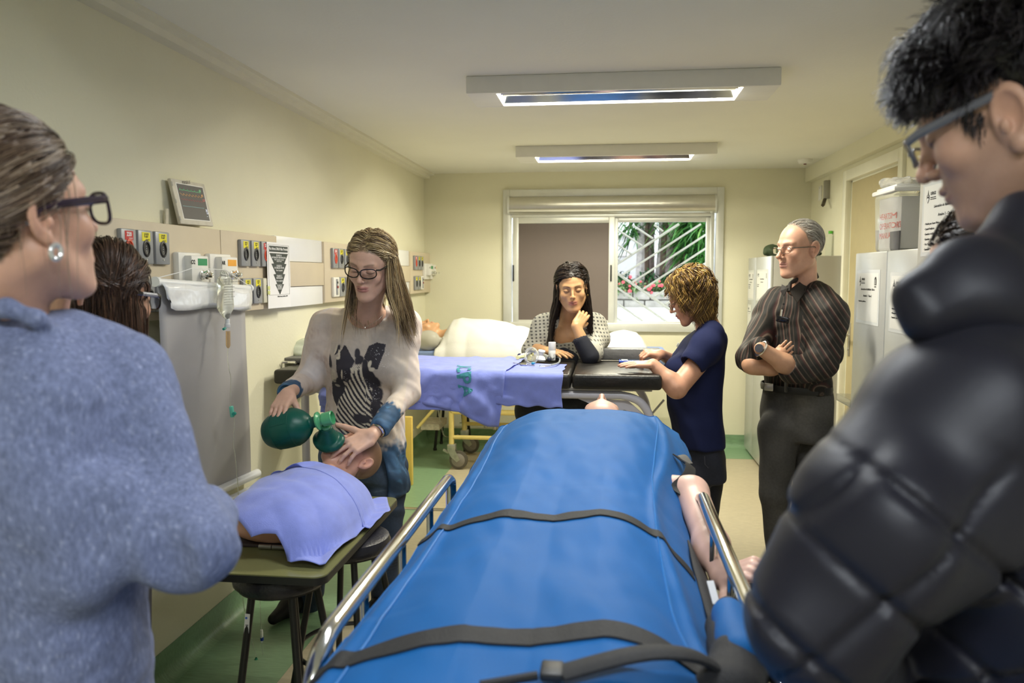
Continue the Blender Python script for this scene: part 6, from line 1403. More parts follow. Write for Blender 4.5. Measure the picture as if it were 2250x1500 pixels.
for (x, y) in ((1722, 668), (1706, 738)): MB().lathe([(0, 0), (.005, 0), (.005, .003), (0, .003)], P(x, y, 3.80), (-.4, -1, 0), 12).build('shirt_button', m_rub, wm)
wc = P(1666, 763, 3.63); ax = wL-eL; ax /= np.linalg.norm(ax); e1 = np.cross(ax, V(0, 0, 1)); e1 /= np.linalg.norm(e1); e2 = np.cross(ax, e1); wc = wL+ax*.0
wt_ = MB().tube([wc+e1*.034*math.cos(q)+e2*.032*math.sin(q) for q in np.linspace(0, 6.28, 25)[:-1]], .008, 6, closed=True, flat=.5).build('watch', M('silver', (.75, .72, .68), .2, 1., var=0), wm)
MB().lathe([(0, 0), (.019, 0), (.019, .008), (0, .009)], wc+V(-.012, -.030, .005), (-.4, -.9, .1), 18).build('watch_face', M('watch_dial', (.10, .10, .12), .2), wt_)
# jeans, belt, shoes
s = S(); torso(s, -48, [(1750, 960, 3.95, .180, .130), (1750, 910, 3.95, .178, .128), (1749, 862, 3.95, .168, .122), (1749, 845, 3.95, .165, .120)], p=2.3)
k1, a1, k2, a2 = P(1703, 1085, 3.86), P(1710, 1222, 3.90), P(1778, 1095, 3.88), P(1775, 1235, 3.95)
s.chain([P(1712, 945, 3.90), k1, a1], [.100, .068, .056], .02); s.chain([P(1786, 945, 3.98), k2, a2], [.100, .070, .058], .02); s.disp(Fold(44, 24, .005, (.2, .2, 1), .4))
def bj(p): c = cols_const((.045, .043, .040), 5, .12, 25)(p); return mixc(c, (.12, .115, .105), sstep(-.3, 1.4, nz(8, 9)(p))*.45*sstep(a1[2], k1[2]+.1, p[:, 2]))
put('jeans', s, .005, m_denim, wm, bj)
m_thr = M('jeans_stitching', (.16, .155, .14), .8, var=0)
MB().tube(spline([P(1798, 870, 3.83), P(1800, 920, 3.83), P(1790, 960, 3.85)], 5), .0014, 5).build('side_seam', m_thr, wm)
MB().tube([P(1749, 848, 3.95)+RTM@V(.176*math.cos(q), .131*math.sin(q), -.005) for q in np.linspace(0, 6.28, 41)[:-1]], .019, 6, closed=True, flat=.25, upv=(1, 0, 0)).build('belt', M('black_belt', (.012, .012, .012), .4), wm)
bk = P(1689, 850, 3.842); MB().box(bk, (.045, .006, .036), Matrix.Rotation(R(-35), 3, 'Z'), .003).build('belt_buckle', m_steel, wm)
for x, Y in ((1727, 3.81), (1812, 3.86)): MB().box(P(x, 849, Y), (.012, .012, .055), None, .003).build('belt_loop', M('dark_denim_loop', (.05, .048, .045), .8), wm)
for a in (a1, a2):
    g_ = a*V(1, 1, 0); s = S(); s.chain([g_+V(.03, .02, .04), g_+V(-.07, -.06, .045), g_+V(-.15, -.11, .035)], [.046, .045, .034], .02).caps(g_+V(0, 0, .05), a, .048, .045, .02); put('shoe', s, .006, M('black_leather', (.012, .012, .013), .3), wm, lo=V(-9, -9, .002))
glasses(wm, hc, hr, hsc, M('thin_metal_frame', (.20, .17, .15), .25, .8, var=0), w=.025, h=.0145, r=.0011, pos=(0, -.108, .004), round_=.8, temple=.0013)
q, n_ = scalp(hc, hr, hsc, 1700, 71, hl=HL_M, rad=(.076, .096, .090)); dl = np.stack([q[:, 0]*3, np.ones(len(q)), -.2-q[:, 1]*8], 1)
hcoll = (hc+hr@(V(0, .018, .042)*hsc), hr, V(.076, .095, .089)*hsc)
strands('hair', wm, hc+(q@hr.T)*hsc, dl@hr.T, .05, m_hair, [(.36, .34, .31), (.50, .48, .45), (.26, .24, .21), (.62, .60, .56)], steps=8, grav=.10, coll=[hcoll], stick=(hcoll, -.09), width=.0010, jit=.05, lay=.007, seed=7)

# ================================================================ foreground woman in grey-blue blazer (left)
wl = person('woman in grey-blue blazer seen from behind at left edge, dark-framed glasses, hair pinned up', tuple(P(150, 600, 1.02)*V(1, 1, 0)))
hc = P(24, 482, .98); hr = euler(160, -9, 0); hsc = 1.0; nb = P(20, 700, 1.0)
s = S(); head_ops(s, hc, hr, hsc, fem=1, earsc=1.0); s.frame(); s.caps(hc+hr@V(0, .035, -.06), nb, .046, .048, .03)
sk = Skin((.66, .38, .27), hc, hr, hsc, lip=(.5, .2, .17), brow=(.15, .09, .06), hair=(.10, .07, .05), hairline=([-.12, -.085, -.060, -.035, -.010, .012, .05, .10], [.094, .084, .062, .034, .010, .0, -.05, -.075]))
v = s.mesh(.0026, lo=V(-9, -9, P(0, 800, 1.0)[2])); mesh_obj('body', v[0], v[1], m_skin, wl, cols=sk(v[0]), ang=180)
s = S()
torso(s, 125, [(140, 1900, 1.06, .20, .13), (140, 1600, 1.06, .20, .13), (130, 1350, 1.05, .175, .120), (110, 1150, 1.05, .185, .125), (105, 950, 1.05, .205, .125), (105, 800, 1.05, .190, .105), (80, 735, 1.03, .110, .075), (60, 690, 1.02, .070, .062)], p=2.3)
shp, elp, hnp = P(262, 846, 1.07), P(408, 1192, .98), P(330, 1180, 1.22)
s.chain([P(190, 790, 1.06), shp, elp, P(450, 1130, 1.12)], [.066, .066, .058, .048], .035)
s.disp(Fold(52, 24, .006, (.5, .3, .8), .6)); s.disp(Fold(53, 70, .0015)); s.chain([P(215, 1040, .905), P(300, 1105, .90), P(365, 1240, .905), P(420, 1420, .95)], [.010, .020, .024, .024], .025, 's'); s.chain([P(40, 1300, .945), P(190, 1245, .93), P(285, 1165, .94)], [.03, .03, .022], .05); s.chain([P(10, 1090, .93), P(150, 1120, .925), P(250, 1080, .935)], [.03, .03, .02], .05); s.chain([P(-60, 700, .95), P(15, 676, .93), P(80, 700, .945), P(125, 738, .98)], [.012, .011, .010, .008], .012)
def tweed(p): 
    n1 = nz(4, 420)(p*V(1, 1, .3)); n2 = nz(5, 900)(p*V(1, 1, .4)); c = np.array([.175, .205, .345])[None]*(1+.08*n1+.13*n2)[:, None]; return np.clip(mixc(c, (.62, .65, .76), sstep(.9, 2.0, n2+.3*n1)*.20), 0, 1)
put('blazer', s, .0040, M('blazer_wool', vcol=True, rough=.9, var=.18, vs=220, bump=.6, bs=500, sheen=.1, spec=.2, stretch=(1, 1, .4)), wl, tweed)
glasses(wl, hc, hr, hsc, M('dark_purple_acetate', (.03, .018, .035), .2, var=.2, vs=60), w=.0285, h=.0215, r=.0026, pos=(0, -.114, .004), round_=.7, temple=.0036)
m_pearl = M('pearl_metal', (.75, .75, .75), .2, .6, var=0); ec = hc+hr@(V(-.086, .004, -.044)*hsc); e1 = hr@V(0, 1, 0); e2 = V(0, 0, 1)
MB().tube([ec+e1*.007*math.cos(q)+e2*.009*math.sin(q) for q in np.linspace(0, 6.28, 25)[:-1]], .0034, 8, closed=True).build('hoop_earring', m_pearl, wl)
HLW = ([-.12, -.085, -.060, -.035, -.010, .012, .05, .10], [.094, .084, .062, .034, .010, .0, -.05, -.075])
q, n_ = scalp(hc, hr, hsc, 6000, 81, hl=HLW); tgt = np.array([0, .125, -.005]); TW = hc+hr@(tgt*hsc); dl = tgt[None]-q+n_*.02; dl[:, 2] += .03
hcoll = (hc+hr@(V(0, .018, .042)*hsc), hr, V(.080, .102, .096)*hsc)
colsw = [(.08, .050, .036), (.15, .098, .066), (.24, .165, .11), (.36, .275, .20), (.11, .070, .048)]
strands('hair', wl, hc+(q@hr.T)*hsc, dl@hr.T, np.linalg.norm(dl, axis=1)*1.25, m_hair, colsw, steps=16, grav=.0, coll=[hcoll], width=.0010, jit=.02, lay=.012, seed=8, curl=.002, cfreq=40, clump=24, stick=(hcoll, -.2), flow=lambda p, t: .8*(TW-p)/(np.linalg.norm(TW-p, axis=1, keepdims=True)+.01))
q, n_ = scalp(hc, hr, hsc, 70, 82, hl=([-.12, -.06, -.04, -.01, .03, .1], [.2, .085, .03, -.03, -.03, .3]), lo=-.04); dl = np.stack([q[:, 0]*3, -.2+0*q[:, 0], -1+0*q[:, 0]], 1)
strands('loose_hair', wl, hc+(q@hr.T)*hsc, dl@hr.T, .12, m_hair, colsw[2:4], steps=14, grav=.25, coll=[hcoll], stick=(hcoll, -.03), width=.0006, jit=.02, lay=.012, seed=9, curl=.003, cfreq=30)
s = S(); s.frame(hc, hr, hsc); s.ell((0, .128, -.0), (.045, .036, .040), .01); s.disp(Fold(88, 90, .004)); put('hair_bun', s, .004, m_hair, wl, cols_const((.13, .09, .065), 3, .4, 120))

# ================================================================ woman with long brown hair behind her
wd = person('long brown-haired woman in patterned black glasses, half hidden by the grey-blue blazer', tuple(P(245, 600, 1.75)*V(1, 1, 0)))
hc = P(236, 655, 1.72); hr = euler(163, 8, 0); hsc = .97; nb = P(225, 800, 1.76)
s = S(); head_ops(s, hc, hr, hsc, fem=1); s.frame(); s.caps(hc+hr@V(0, .035, -.06), nb, .048, .055, .03)
sk = Skin((.56, .31, .20), hc, hr, hsc, hair=(.03, .015, .01), hairline=HLW); v = s.mesh(.003, lo=V(-9, -9, P(0, 900, 1.75)[2])); parts = [(*v, sk(v[0]))]
s = S(); s.chain([P(118, 860, 1.60), P(118, 725, 1.45)], [.035, .025], .01); hand_ops(s, P(112, 728, 1.44), V(.25, -.1, .9), (-.3, -1, .1), 1, .95, curl=((60, 70, 40),)*4, thumb=(25, 35, 20)); v = s.mesh(.003); parts.append((*v, cols_const((.60, .34, .26), 3, .06)(v[0])))
V_, F_ = join([(a, b) for a, b, c in parts]); mesh_obj('body', V_, F_, m_skin, wd, cols=np.concatenate([c for a, b, c in parts]), ang=180)
s = S(); torso(s, 112, [(225, 1500, 1.80, .16, .11), (225, 1100, 1.80, .16, .11), (225, 930, 1.80, .165, .10), (225, 850, 1.79, .12, .08), (225, 815, 1.78, .06, .055)]); s.chain([P(190, 900, 1.86), P(130, 1050, 1.9), P(110, 880, 1.84)], [.055, .045, .04], .03)
put('dark_sweater', s, .006, M('black_knit', (.02, .018, .022), .8, bump=.5, bs=300), wd)
s = S(); s.chain([P(215, 1450, 1.80), P(215, 1450, 1.80)*V(1, 1, 0)+V(0, 0, .45), P(215, 1450, 1.80)*V(1, 1, 0)+V(0, 0, .08)], [.12, .085, .065], .03); s.caps(P(215, 1450, 1.80)*V(1, 1, 0)+V(0, 0, .05), P(215, 1450, 1.80)*V(1, 1, 0)+V(.12, .04, .04), .05, .035, .03); put('jeans', s, .008, m_denim, wd, cols_const((.03, .035, .05), 5, .2, 20), lo=V(-9, -9, .003))
glasses(wd, hc, hr, hsc, M('black_acetate', (.008, .008, .010), .15, var=0), w=.028, h=.0195, r=.0022, pos=(0, -.113, .004), round_=.7, temple=.0030)
b = MB(); t0 = hc+hr@(V(-.0765, -.075, .0165)*hsc); t1_ = hc+hr@(V(-.0805, -.030, .0155)*hsc)
b.tube([t0, t1_], .0042, 4); b.build('temple_pattern', M('silver_pattern', (.6, .58, .56), .4, .3, var=1., vs=700), wd)
q, n_ = scalp(hc, hr, hsc, 5000, 91, hl=HLW, margin=.0); side = np.where(q[:, 0] > 0, 1., -1.); dl = np.stack([side*1., .5+q[:, 1]*2, np.zeros(len(q))], 1)+n_*.15
hcoll = (hc+hr@(V(0, .018, .042)*hsc), hr, V(.079, .099, .094)*hsc); coll = [hcoll, (hc+hr@(V(0, -.015, -.03)*hsc), hr, V(.067, .066, .090)*hsc), (nb+V(0, 0, -.09), euler(112), V(.17, .11, .08)), (nb, np.eye(3), V(.06, .06, .09))]
strands('hair', wd, hc+(q@hr.T)*hsc, dl@hr.T, .40, m_hair, [(.035, .018, .012), (.07, .036, .022), (.13, .068, .040), (.045, .024, .016)], steps=22, grav=.3, ramp=8., coll=coll, stick=(hcoll, -.05), back=.0, width=.0012, jit=.012, lay=.013, seed=10, curl=.005, cfreq=16, clump=40)
# ================================================================ foreground man in black quilted jacket (right)
wr = person('dark-haired man with glasses and black quilted jacket, looking down at right edge', tuple(P(2150, 600, .95)*V(1, 1, 0)))
hc = P(2214, 258, 1.10); hr = euler(-124, 24, 0); hsc = 1.0; nb = P(2262, 480, 1.16)
s = S(); head_ops(s, hc, hr, hsc, jaw=1.02, earsc=1.25, earz=-.020, nose=1.0); s.frame(); s.caps(hc+hr@V(0, .035, -.06), nb, .058, .065, .03)
HL_R = ([-.12, -.085, -.060, -.040, -.018, -.004, .012, .05, .10], [.086, .076, .060, .022, -.018, -.018, .0, -.03, -.05])
sk = Skin((.60, .36, .26), hc, hr, hsc, lip=(.40, .18, .16), brow=(.03, .02, .015), hair=(.012, .009, .008), hairline=HL_R, stubble=(.28, .17, .13), blush=.3)
v = s.mesh(.0026, lo=V(-9, -9, P(0, 640, 1.1)[2])); mesh_obj('body', v[0], v[1], m_skin, wr, cols=sk(v[0]), ang=180)
glasses(wr, hc, hr, hsc, M('grey_plastic_frame', (.16, .16, .18), .3, var=0), w=.026, h=.017, r=.0022, pos=(0, -.116, .006), round_=.75, temple=.0042)
q, n_ = scalp(hc, hr, hsc, 6000, 101, hl=HL_R, rad=(.080, .100, .094), lo=-.012); dl = np.stack([q[:, 0]*4, -.55-q[:, 1]*3, -.25+0*q[:, 0]], 1)+n_*.5
hcoll = (hc+hr@(V(0, .018, .042)*hsc), hr, V(.079, .099, .093)*hsc); up_ = np.clip((q[:, 2]-.03)/.08, 0, 1); LR = .018+.058*up_
strands('hair', wr, hc+(q@hr.T)*hsc, dl@hr.T, LR, m_hair, [(.012, .010, .011), (.022, .018, .021), (.05, .042, .05), (.014, .011, .012)], steps=14, grav=.10, coll=[hcoll], width=.0011, jit=.02, lay=.010, seed=11, curl=.009, cfreq=70, clump=70, cph=.10)
s = S(); s.frame(hc, hr, hsc); s.ell((0, .022, .050), (.083, .102, .096), .02); s.disp(Fold(166, 50, .006)); s.frame(hc, hr, hsc); s.box((0, -.10, -.07), (.15, .10, .135), .03, .015, 's', euler(0, -10)); s.box((0, -.02, -.11), (.15, .12, .10), .02, .02, 's')
put('hair_mass', s, .004, m_hair, wr, cols_const((.012, .010, .011), 3, .4, 120))
# jacket
s = S()
torso(s, -100, [(2290, 2300, 1.0, .25, .18), (2280, 1800, 1.0, .25, .18), (2270, 1400, 1.0, .25, .18), (2260, 1050, 1.0, .25, .175), (2265, 850, 1.02, .215, .145), (2275, 720, 1.04, .150, .115), (2275, 620, 1.06, .100, .095)], p=2.2)
s.chain([P(2225, 850, .92), P(2135, 925, .87), P(1950, 1160, .81), P(1795, 1365, .80), P(1900, 1560, .98)], [.090, .094, .088, .068, .060], .04)
def quilt(p):
    a = P(2000, 1100, .84); u = (p-a)@V(.62, .0, .78); v = (p-a)@V(.72, .0, -.69); g1 = np.abs(((u/.085) % 1)-.5)*2; g2 = np.abs(((v/.085) % 1)-.5)*2
    low = sstep(P(0, 860, .9)[2], P(0, 960, .9)[2], p[:, 2]); return .007*low*(np.exp(-((g1-1)/.13)**2)+np.exp(-((g2-1)/.13)**2))
s.disp(quilt); s.disp(Fold(62, 28, .006))
s.caps(nb+V(-.03, -.0, .0), nb+V(-.05, -.0, .12), .066, .08, .01, 's')
m_jk = M('black_jacket_nylon', (.009, .009, .017), .48, bump=.06, bs=160, sheen=.04, spec=.4, var=.06)
put('quilted_jacket', s, .0050, m_jk, wr)
# stand-up collar with an open flap
s = S(); s.chain([P(2006, 645, .88), P(2120, 585, .90), P(2260, 492, .96)], [.010, .020, .034], .03); s.chain([P(2046, 704, .87), P(2170, 672, .90), P(2300, 610, .96)], [.014, .040, .060], .045); s.caps(P(2006, 645, .88), P(2046, 700, .87), .012, .018, .03)
s.disp(Fold(63, 34, .008)); s.caps(nb+V(-.0, .0, -.1), nb+V(-.0, .0, .2), .070, .075, .01, 's')
put('jacket_collar', s, .0035, m_jk, wr)
s = S(); s.chain([P(2290, 1800, 1.0)*V(1, 1, 0)+V(0, .1*k, .95) if j == 0 else P(2290, 1800, 1.0)*V(1, 1, 0)+V(0, .1*k, z_) for j, (k, z_) in enumerate(((1, .95), (1, .5), (1, .08)))], [.12, .085, .065], .03)
q_ = P(2290, 1800, 1.0)*V(1, 1, 0); s.chain([q_+V(0, -.1, .95), q_+V(0, -.1, .5), q_+V(0, -.1, .08)], [.12, .085, .065], .03)
for k in (-.1, .1): s.caps(q_+V(.02, k, .045), q_+V(-.15, k, .04), .048, .036, .02)
put('dark_trousers', s, .008, M('dark_trouser_cloth', (.015, .015, .02), .8), wr, lo=V(-9, -9, .003))

# ================================================================ person half hidden behind him
wh = person('person mostly hidden behind the quilted jacket, only dark hair, forehead and glasses showing', tuple(P(2140, 600, 1.5)*V(1, 1, 0)))
hc = P(2172, 606, 1.5); hr = euler(-92, 18, 0); hsc = .95; nb = P(2190, 770, 1.54)
s = S(); head_ops(s, hc, hr, hsc); s.frame(); s.caps(hc+hr@V(0, .035, -.06), nb, .052, .06, .03)
sk = Skin((.58, .33, .23), hc, hr, hsc, hair=(.05, .03, .02), hairline=HL_F); v = s.mesh(.0035, lo=V(-9, -9, P(0, 900, 1.5)[2])); mesh_obj('body', v[0], v[1], m_skin, wh, cols=sk(v[0]), ang=180)
glasses(wh, hc, hr, hsc, M('black_acetate', (.008, .008, .010), .15, var=0), pos=(0, -.110, .008))
q, n_ = scalp(hc, hr, hsc, 1200, 111); hcoll = (hc+hr@(V(0, .018, .042)*hsc), hr, V(.078, .098, .092)*hsc)
strands('hair', wh, hc+(q@hr.T)*hsc, (np.stack([q[:, 0]*4, .6+0*q[:, 0], 0*q[:, 0]], 1)+n_*.5)@hr.T, .055, m_hair, [(.03, .018, .012), (.06, .035, .02), (.02, .012, .009)], steps=9, grav=.15, coll=[hcoll], stick=(hcoll, -.09), width=.0014, jit=.04, lay=.012, seed=12, curl=.004, cfreq=60, clump=16)
s = S(); torso(s, -92, [(2200, 1700, 1.55, .19, .13), (2200, 1200, 1.55, .19, .13), (2200, 950, 1.55, .20, .12), (2200, 850, 1.55, .16, .09), (2195, 790, 1.55, .07, .065)]); put('dark_shirt', s, .008, M('grey_shirt_cloth', (.05, .05, .06), .8), wh)
s = S(); q_ = P(2200, 1700, 1.55)*V(1, 1, 0); s.chain([q_+V(0, 0, .75), q_+V(0, 0, .4), q_+V(0, 0, .08)], [.15, .11, .08], .03); s.caps(q_+V(0, 0, .05), q_+V(-.14, 0, .04), .055, .04, .02); put('dark_trousers', s, .01, M('dark_trouser_cloth', (.015, .015, .02), .8), wh, lo=V(-9, -9, .003))
# ================================================================ mannequins, board, stretcher
m_man = M('mannequin_vinyl', vcol=True, rough=.38, var=.02, bump=.05, bs=300, sss=.04)
# --- board on two black stools
BZt = .640
bp = [PZ(488, 1262, BZt), PZ(716, 1270, BZt), PZ(874, 1092, BZt), PZ(700, 1060, BZt)]
bx0, bx1, by0, by1 = bp[1][0]-.64, (bp[1][0]+bp[2][0])/2, bp[1][1], bp[2][1]
m_bgreen = M('olive_laminate', (.20, .20, .085), .22, var=.05, vs=8)
bt_ = thing('bench_board', 'olive green board with black rim resting on two black stools', 'board', ((bx0+bx1)/2, (by0+by1)/2, BZt-.03))
def rrect(x0, x1, y0, y1, r, n=6):
    o = []
    for cx, cy, a in ((x1-r, y0+r, -90), (x1-r, y1-r, 0), (x0+r, y1-r, 90), (x0+r, y0+r, 180)):
        for k in range(n+1): q = R(a+90*k/n); o.append((cx+r*math.cos(q), cy+r*math.sin(q)))
    return o
MB().prism(rrect(bx0, bx1, by0, by1, .04), 2, BZt-.026, BZt-.004).build('rim', M('black_edge_band', (.014, .014, .014), .4), bt_)
MB().prism(rrect(bx0+.002, bx1-.002, by0+.002, by1-.002, .038), 2, BZt-.006, BZt).build('board_top', m_bgreen, bt_)
stool('stool', 'near black stool under the front of the olive board, barcode sticker on one leg', tuple(PZ(592, 1268, .60)[:2]+np.array([0, .085])), .607, .145, 5, ring=.10, spread=1.35, lr=.0115, n=5, a0=-50, sticker=4)
stool('stool', 'second black stool under the right side of the olive board, footring showing', tuple(PZ(742, 1452, .20)[:2]+np.array([.0, .12])), .607, .150, 4, ring=.20, spread=1.4, lr=.0115, n=4, a0=-60)
# --- torso mannequin
mt = thing('training_mannequin', 'bald training mannequin torso lying on the olive board under a periwinkle cloth', 'mannequin', (-1.03, 2.7, BZt))
SKM = (.66, .36, .27)
hcm = V(-1.000, 3.015, .790); hrm = np.array(Matrix(((1, 0, 0), (0, 1, 0), (0, 0, 1))))
# face up: local -Y (face) -> world up, local +Z (crown) -> away from the camera; then rolled toward the woman
hrm = euler(-34, 0, 0)@euler(0, -68, 0)@euler(0, 0, 0)
s = S(); head_ops(s, hcm, hrm, .98, earsc=1.05); s.frame(); nbm = V(-1.05, 2.86, .74); s.caps(hcm+hrm@V(0, .02, -.07), nbm, .056, .062, .03)
s.frame((-1.07, 2.62, BZt+.085), np.eye(3)); s.ell((0, -.02, -.01), (.165, .25, .066), .03); s.ell((-.10, .08, -.01), (.06, .07, .05), .04); s.ell((.10, .06, -.01), (.06, .07, .05), .04); s.ell((0, -.17, -.035), (.155, .09, .045), .03)
skm = Skin(SKM, hcm, hrm, .98, lip=(.55, .25, .2), brow=(.3, .18, .12), hair=(.16, .09, .05), hairline=([-.12, -.085, -.060, -.035, -.010, .012, .05, .10], [.08, .07, .045, .012, .0, -.015, -.06, -.08]), hairw=.92, blush=.3)
v = s.mesh(.0030, lo=V(-9, -9, BZt+.003)); mesh_obj('body', v[0], v[1], m_man, mt, cols=skm(v[0]), ang=180)
MB().bb((-1.24, 2.385, BZt+.001), (-.89, 2.62, BZt+.012), .003).build('base_plate', M('mannequin_base', (.05, .035, .035), .5), mt)
for k in range(4): MB().tube([(-1.10+.045*k, 2.372, BZt+.010), (-1.058+.045*k, 2.372, BZt+.010)], .008, 10).build('hinge', m_steel, mt)
# --- cloth over the torso: polar sheet with a hem
def cloth_polar(name, c, hem, zf, mat, nr=34, na=150, th=.0022, fold=None, parent=None, **kw):
    hem = np.array([np.array(hem[i])*(1-k/12)+np.array(hem[(i+1) % len(hem)])*(k/12) for i in range(len(hem)) for k in range(12)]); na = len(hem); vs = [list(c)+[0]]; vs = []
    for j in range(nr+1):
        t = j/nr
        for i in range(na): q = c+(hem[i]-c)*t; vs.append((q[0], q[1], zf(q[0], q[1], t, i/na)))
    f = [(j*na+i, j*na+(i+1) % na, (j+1)*na+(i+1) % na, (j+1)*na+i) for j in range(nr) for i in range(na)]
    o = mesh_obj(name, vs, np.array(f), mat, parent, origin=None if parent else (c[0], c[1], min(q[2] for q in vs)), ang=180); md = o.modifiers.new('t', 'SOLIDIFY'); md.thickness = th; md.offset = 1; return o
def dome(x, y):
    gx = (x+1.06)/.235; gy = (y-2.585)/.36; r = (abs(gx)**2.6+abs(gy)**2.8)**(1/2.7); return .178*max(0, 1-r**2.2)**.55 if r < 1 else 0
hemp = []
for (px, py, z) in ((500, 1150, .70), (512, 1176, .70), (552, 1194, .70), (577, 1193, .70), (607, 1207, .68), (640, 1238, .652), (715, 1243, .652), (760, 1196, .655), (806, 1150, .665), (812, 1160, .660), (858, 1122, .660), (850, 1085, .668), (800, 1072, .70), (760, 1050, .75), (715, 1028, .80), (650, 1022, .84), (590, 1030, .80), (540, 1050, .76)):
    q = PZ(px, py, z); hemp.append(q[:2])
ff1, ff2 = Fold(71, 17, .017, (1, .5, 0), .5), Fold(72, 48, .0045)
def zc_(x, y, t, a):
    p = V(x, y, 0)[None]; b_ = dome(x, y); w_ = float(ff1(p)[0])*(.45+.75*t*t); return BZt+.006+max(b_, .004)+abs(w_)*1.0+float(ff2(p)[0])*.6+.003
oc = cloth_polar('surgical_drape', V(-1.06, 2.68), hemp, zc_, m_cloth); tag(oc, 'periwinkle cloth spread over the torso mannequin on the olive board, flared corner at right', 'drape')
# --- green resuscitator and mask (held: top level)
m_gr = M('dark_green_rubber', (.0, .085, .062), .38, var=.04, bump=.08, bs=120); m_lg = M('light_green_plastic', (.10, .42, .20), .28, var=.02)
A_, B2 = P(592, 951, 2.84), P(694, 926, 2.84); ax = (B2-A_); Ln = np.linalg.norm(ax); ax /= Ln
rs_ = thing('resuscitator_bag', 'dark green squeeze bag with light green valve and face mask on mannequin', 'resuscitator', tuple((A_+B2)/2))
R0 = .0735
prof = [(0, -.020), (.02, -.018), (.045, -.006), (.060, .014), (.070, .038), (R0, .062), (R0, .098), (.070, .122), (.060, .142), (.045, .160), (.030, .172), (.021, .180), (.021, .206), (0, .206)]
pf = spline([V(a, b) for a, b in prof], 4); MB().lathe([(max(0, q[0]), q[1]) for q in pf], A_-ax*.005, ax, 48, cap=False).build('bag', m_gr, rs_)
e1 = np.cross(ax, V(0, 1, 0)); e1 /= np.linalg.norm(e1); e2 = np.cross(ax, e1)
def on(h, q, r=None): return A_-ax*.005+ax*h+(e1*math.cos(q)+e2*math.sin(q))*(r or R0+.0002)
for h, r in ((.040, .0712), (.112, .0723)): MB().tube([on(h, q, r) for q in np.linspace(0, 6.28, 49)[:-1]], .0011, 5, closed=True).build('moulded_rib', m_gr, rs_)
for q in (math.pi*.62, math.pi*.38, math.pi*.15, math.pi*.85): MB().tube([on(.045, q, .0722), on(.075, q, .0742), on(.108, q, .0729)], .0011, 5).build('moulded_rib', m_gr, rs_)
v0 = A_+ax*.196; MB().lathe([(.022, -.004), (.034, 0), (.035, .006), (.022, .012), (.019, .016), (.019, .022), (.026, .024), (.0265, .060), (.0235, .062), (.0235, .045), (0, .045)], v0, ax, 32, cap=False).build('valve', m_lg, rs_)
mk = P(716, 938, 2.86); mb_ = P(722, 985, 2.93); dn = mb_-mk; dn /= np.linalg.norm(dn)
MB().lathe([(.018, -.012), (.018, .0)], mk, dn, 20).build('valve_stem', m_lg, rs_)
s = S(); e = np.stack([np.cross(dn, V(0, 1, .2)), V(0, 1, .2), -dn], 1); e[:, 0] /= np.linalg.norm(e[:, 0]); e[:, 1] = np.cross(e[:, 2], e[:, 0])
s.frame(mk, e); s.loft([(-.078, .006, .0, .054, .046), (-.066, .004, 0, .053, .046), (-.055, 0, 0, .044, .040), (-.02, 0, 0, .028, .026), (.0, 0, 0, .022, .022)], 0, cap=.006, p=2.1)
for q in np.linspace(0, 6.28, 18)[:-1]: s.ell((.006+.048*math.cos(q), .040*math.sin(q), -.074+.008*math.cos(q*2)), (.012, .012, .011), .012)
put('mask', s, .003, m_gr, rs_)
# --- white-sheeted mannequin on the bed
mk2 = thing('training_mannequin', 'tan training mannequin lying on its back on the yellow bed under a white sheet', 'mannequin', (P(1000, 740, 6.3)[0], 6.3, z_at(772, CY0)))
bz = z_at(772, CY0); hx = P(935, 735, 6.28); hc2 = V(hx[0]-.01, 6.28, bz+.115); hr2 = euler(90)@euler(0, -86, 0)
s = S(); head_ops(s, hc2, hr2, 1.0); s.frame(); s.caps(hc2+hr2@V(0, .02, -.08), hc2+V(.20, 0, -.03), .058, .06, .03); s.ell(hc2+V(.33, 0, -.02), (.16, .19, .10), .05)
SKT = (.68, .40, .22); k_ = Skin(SKT, hc2, hr2, 1.0, lip=(.6, .3, .2), brow=(.5, .3, .15)); v = s.mesh(.0045, lo=V(-9, -9, bz+.002)); mesh_obj('body', v[0], v[1], m_man, mk2, cols=k_(v[0]), ang=180)
MB().tube(spline([hc2+V(.20, -.06, .02), hc2+V(.215, -.07, -.03), hc2+V(.21, -.05, -.08)], 4), .007, 6).build('neck_strap', m_rub, mk2)
# sheet
x0, x1 = P(965, 740, 6.15)[0], P(1424, 760, 6.2)[0]
hp_ = [(965, 768), (980, 730), (993, 708), (1010, 703), (1060, 708), (1105, 713), (1140, 722), (1170, 732), (1240, 742), (1320, 742), (1345, 733), (1372, 727), (1400, 733), (1412, 745), (1424, 768)]
xs_ = np.array([P(a, 740, 6.2)[0] for a, b in hp_]); zs_ = np.array([P(1200, b, 6.25)[2] for a, b in hp_]); fs1, fs2 = Fold(81, 15, .020, (1, .3, 0), .4), Fold(82, 35, .007); vs = []; NX_, NY_ = 150, 60
for j in range(NY_+1):
    for i in range(NX_+1):
        u = i/NX_; v_ = j/NY_*2-1; x = x0+(x1-x0)*u; top = np.interp(x, xs_, zs_); half = .31; y = 6.30+v_*half*1.18; a = abs(v_)*1.18
        z = bz+.006+(top-bz)*max(0, 1-min(a, 1)**2.4)**.7
        if a > 1: z = bz+.006-(a-1)*1.3; y = 6.30+math.copysign(half+.03, v_)
        w_ = float(fs1(V(x, y, z)[None])[0]); vs.append((x, y-(abs(w_) if v_ < 0 else 0)*.5, z+abs(w_)*.8+float(fs2(V(x, y, z)[None])[0])*.5))
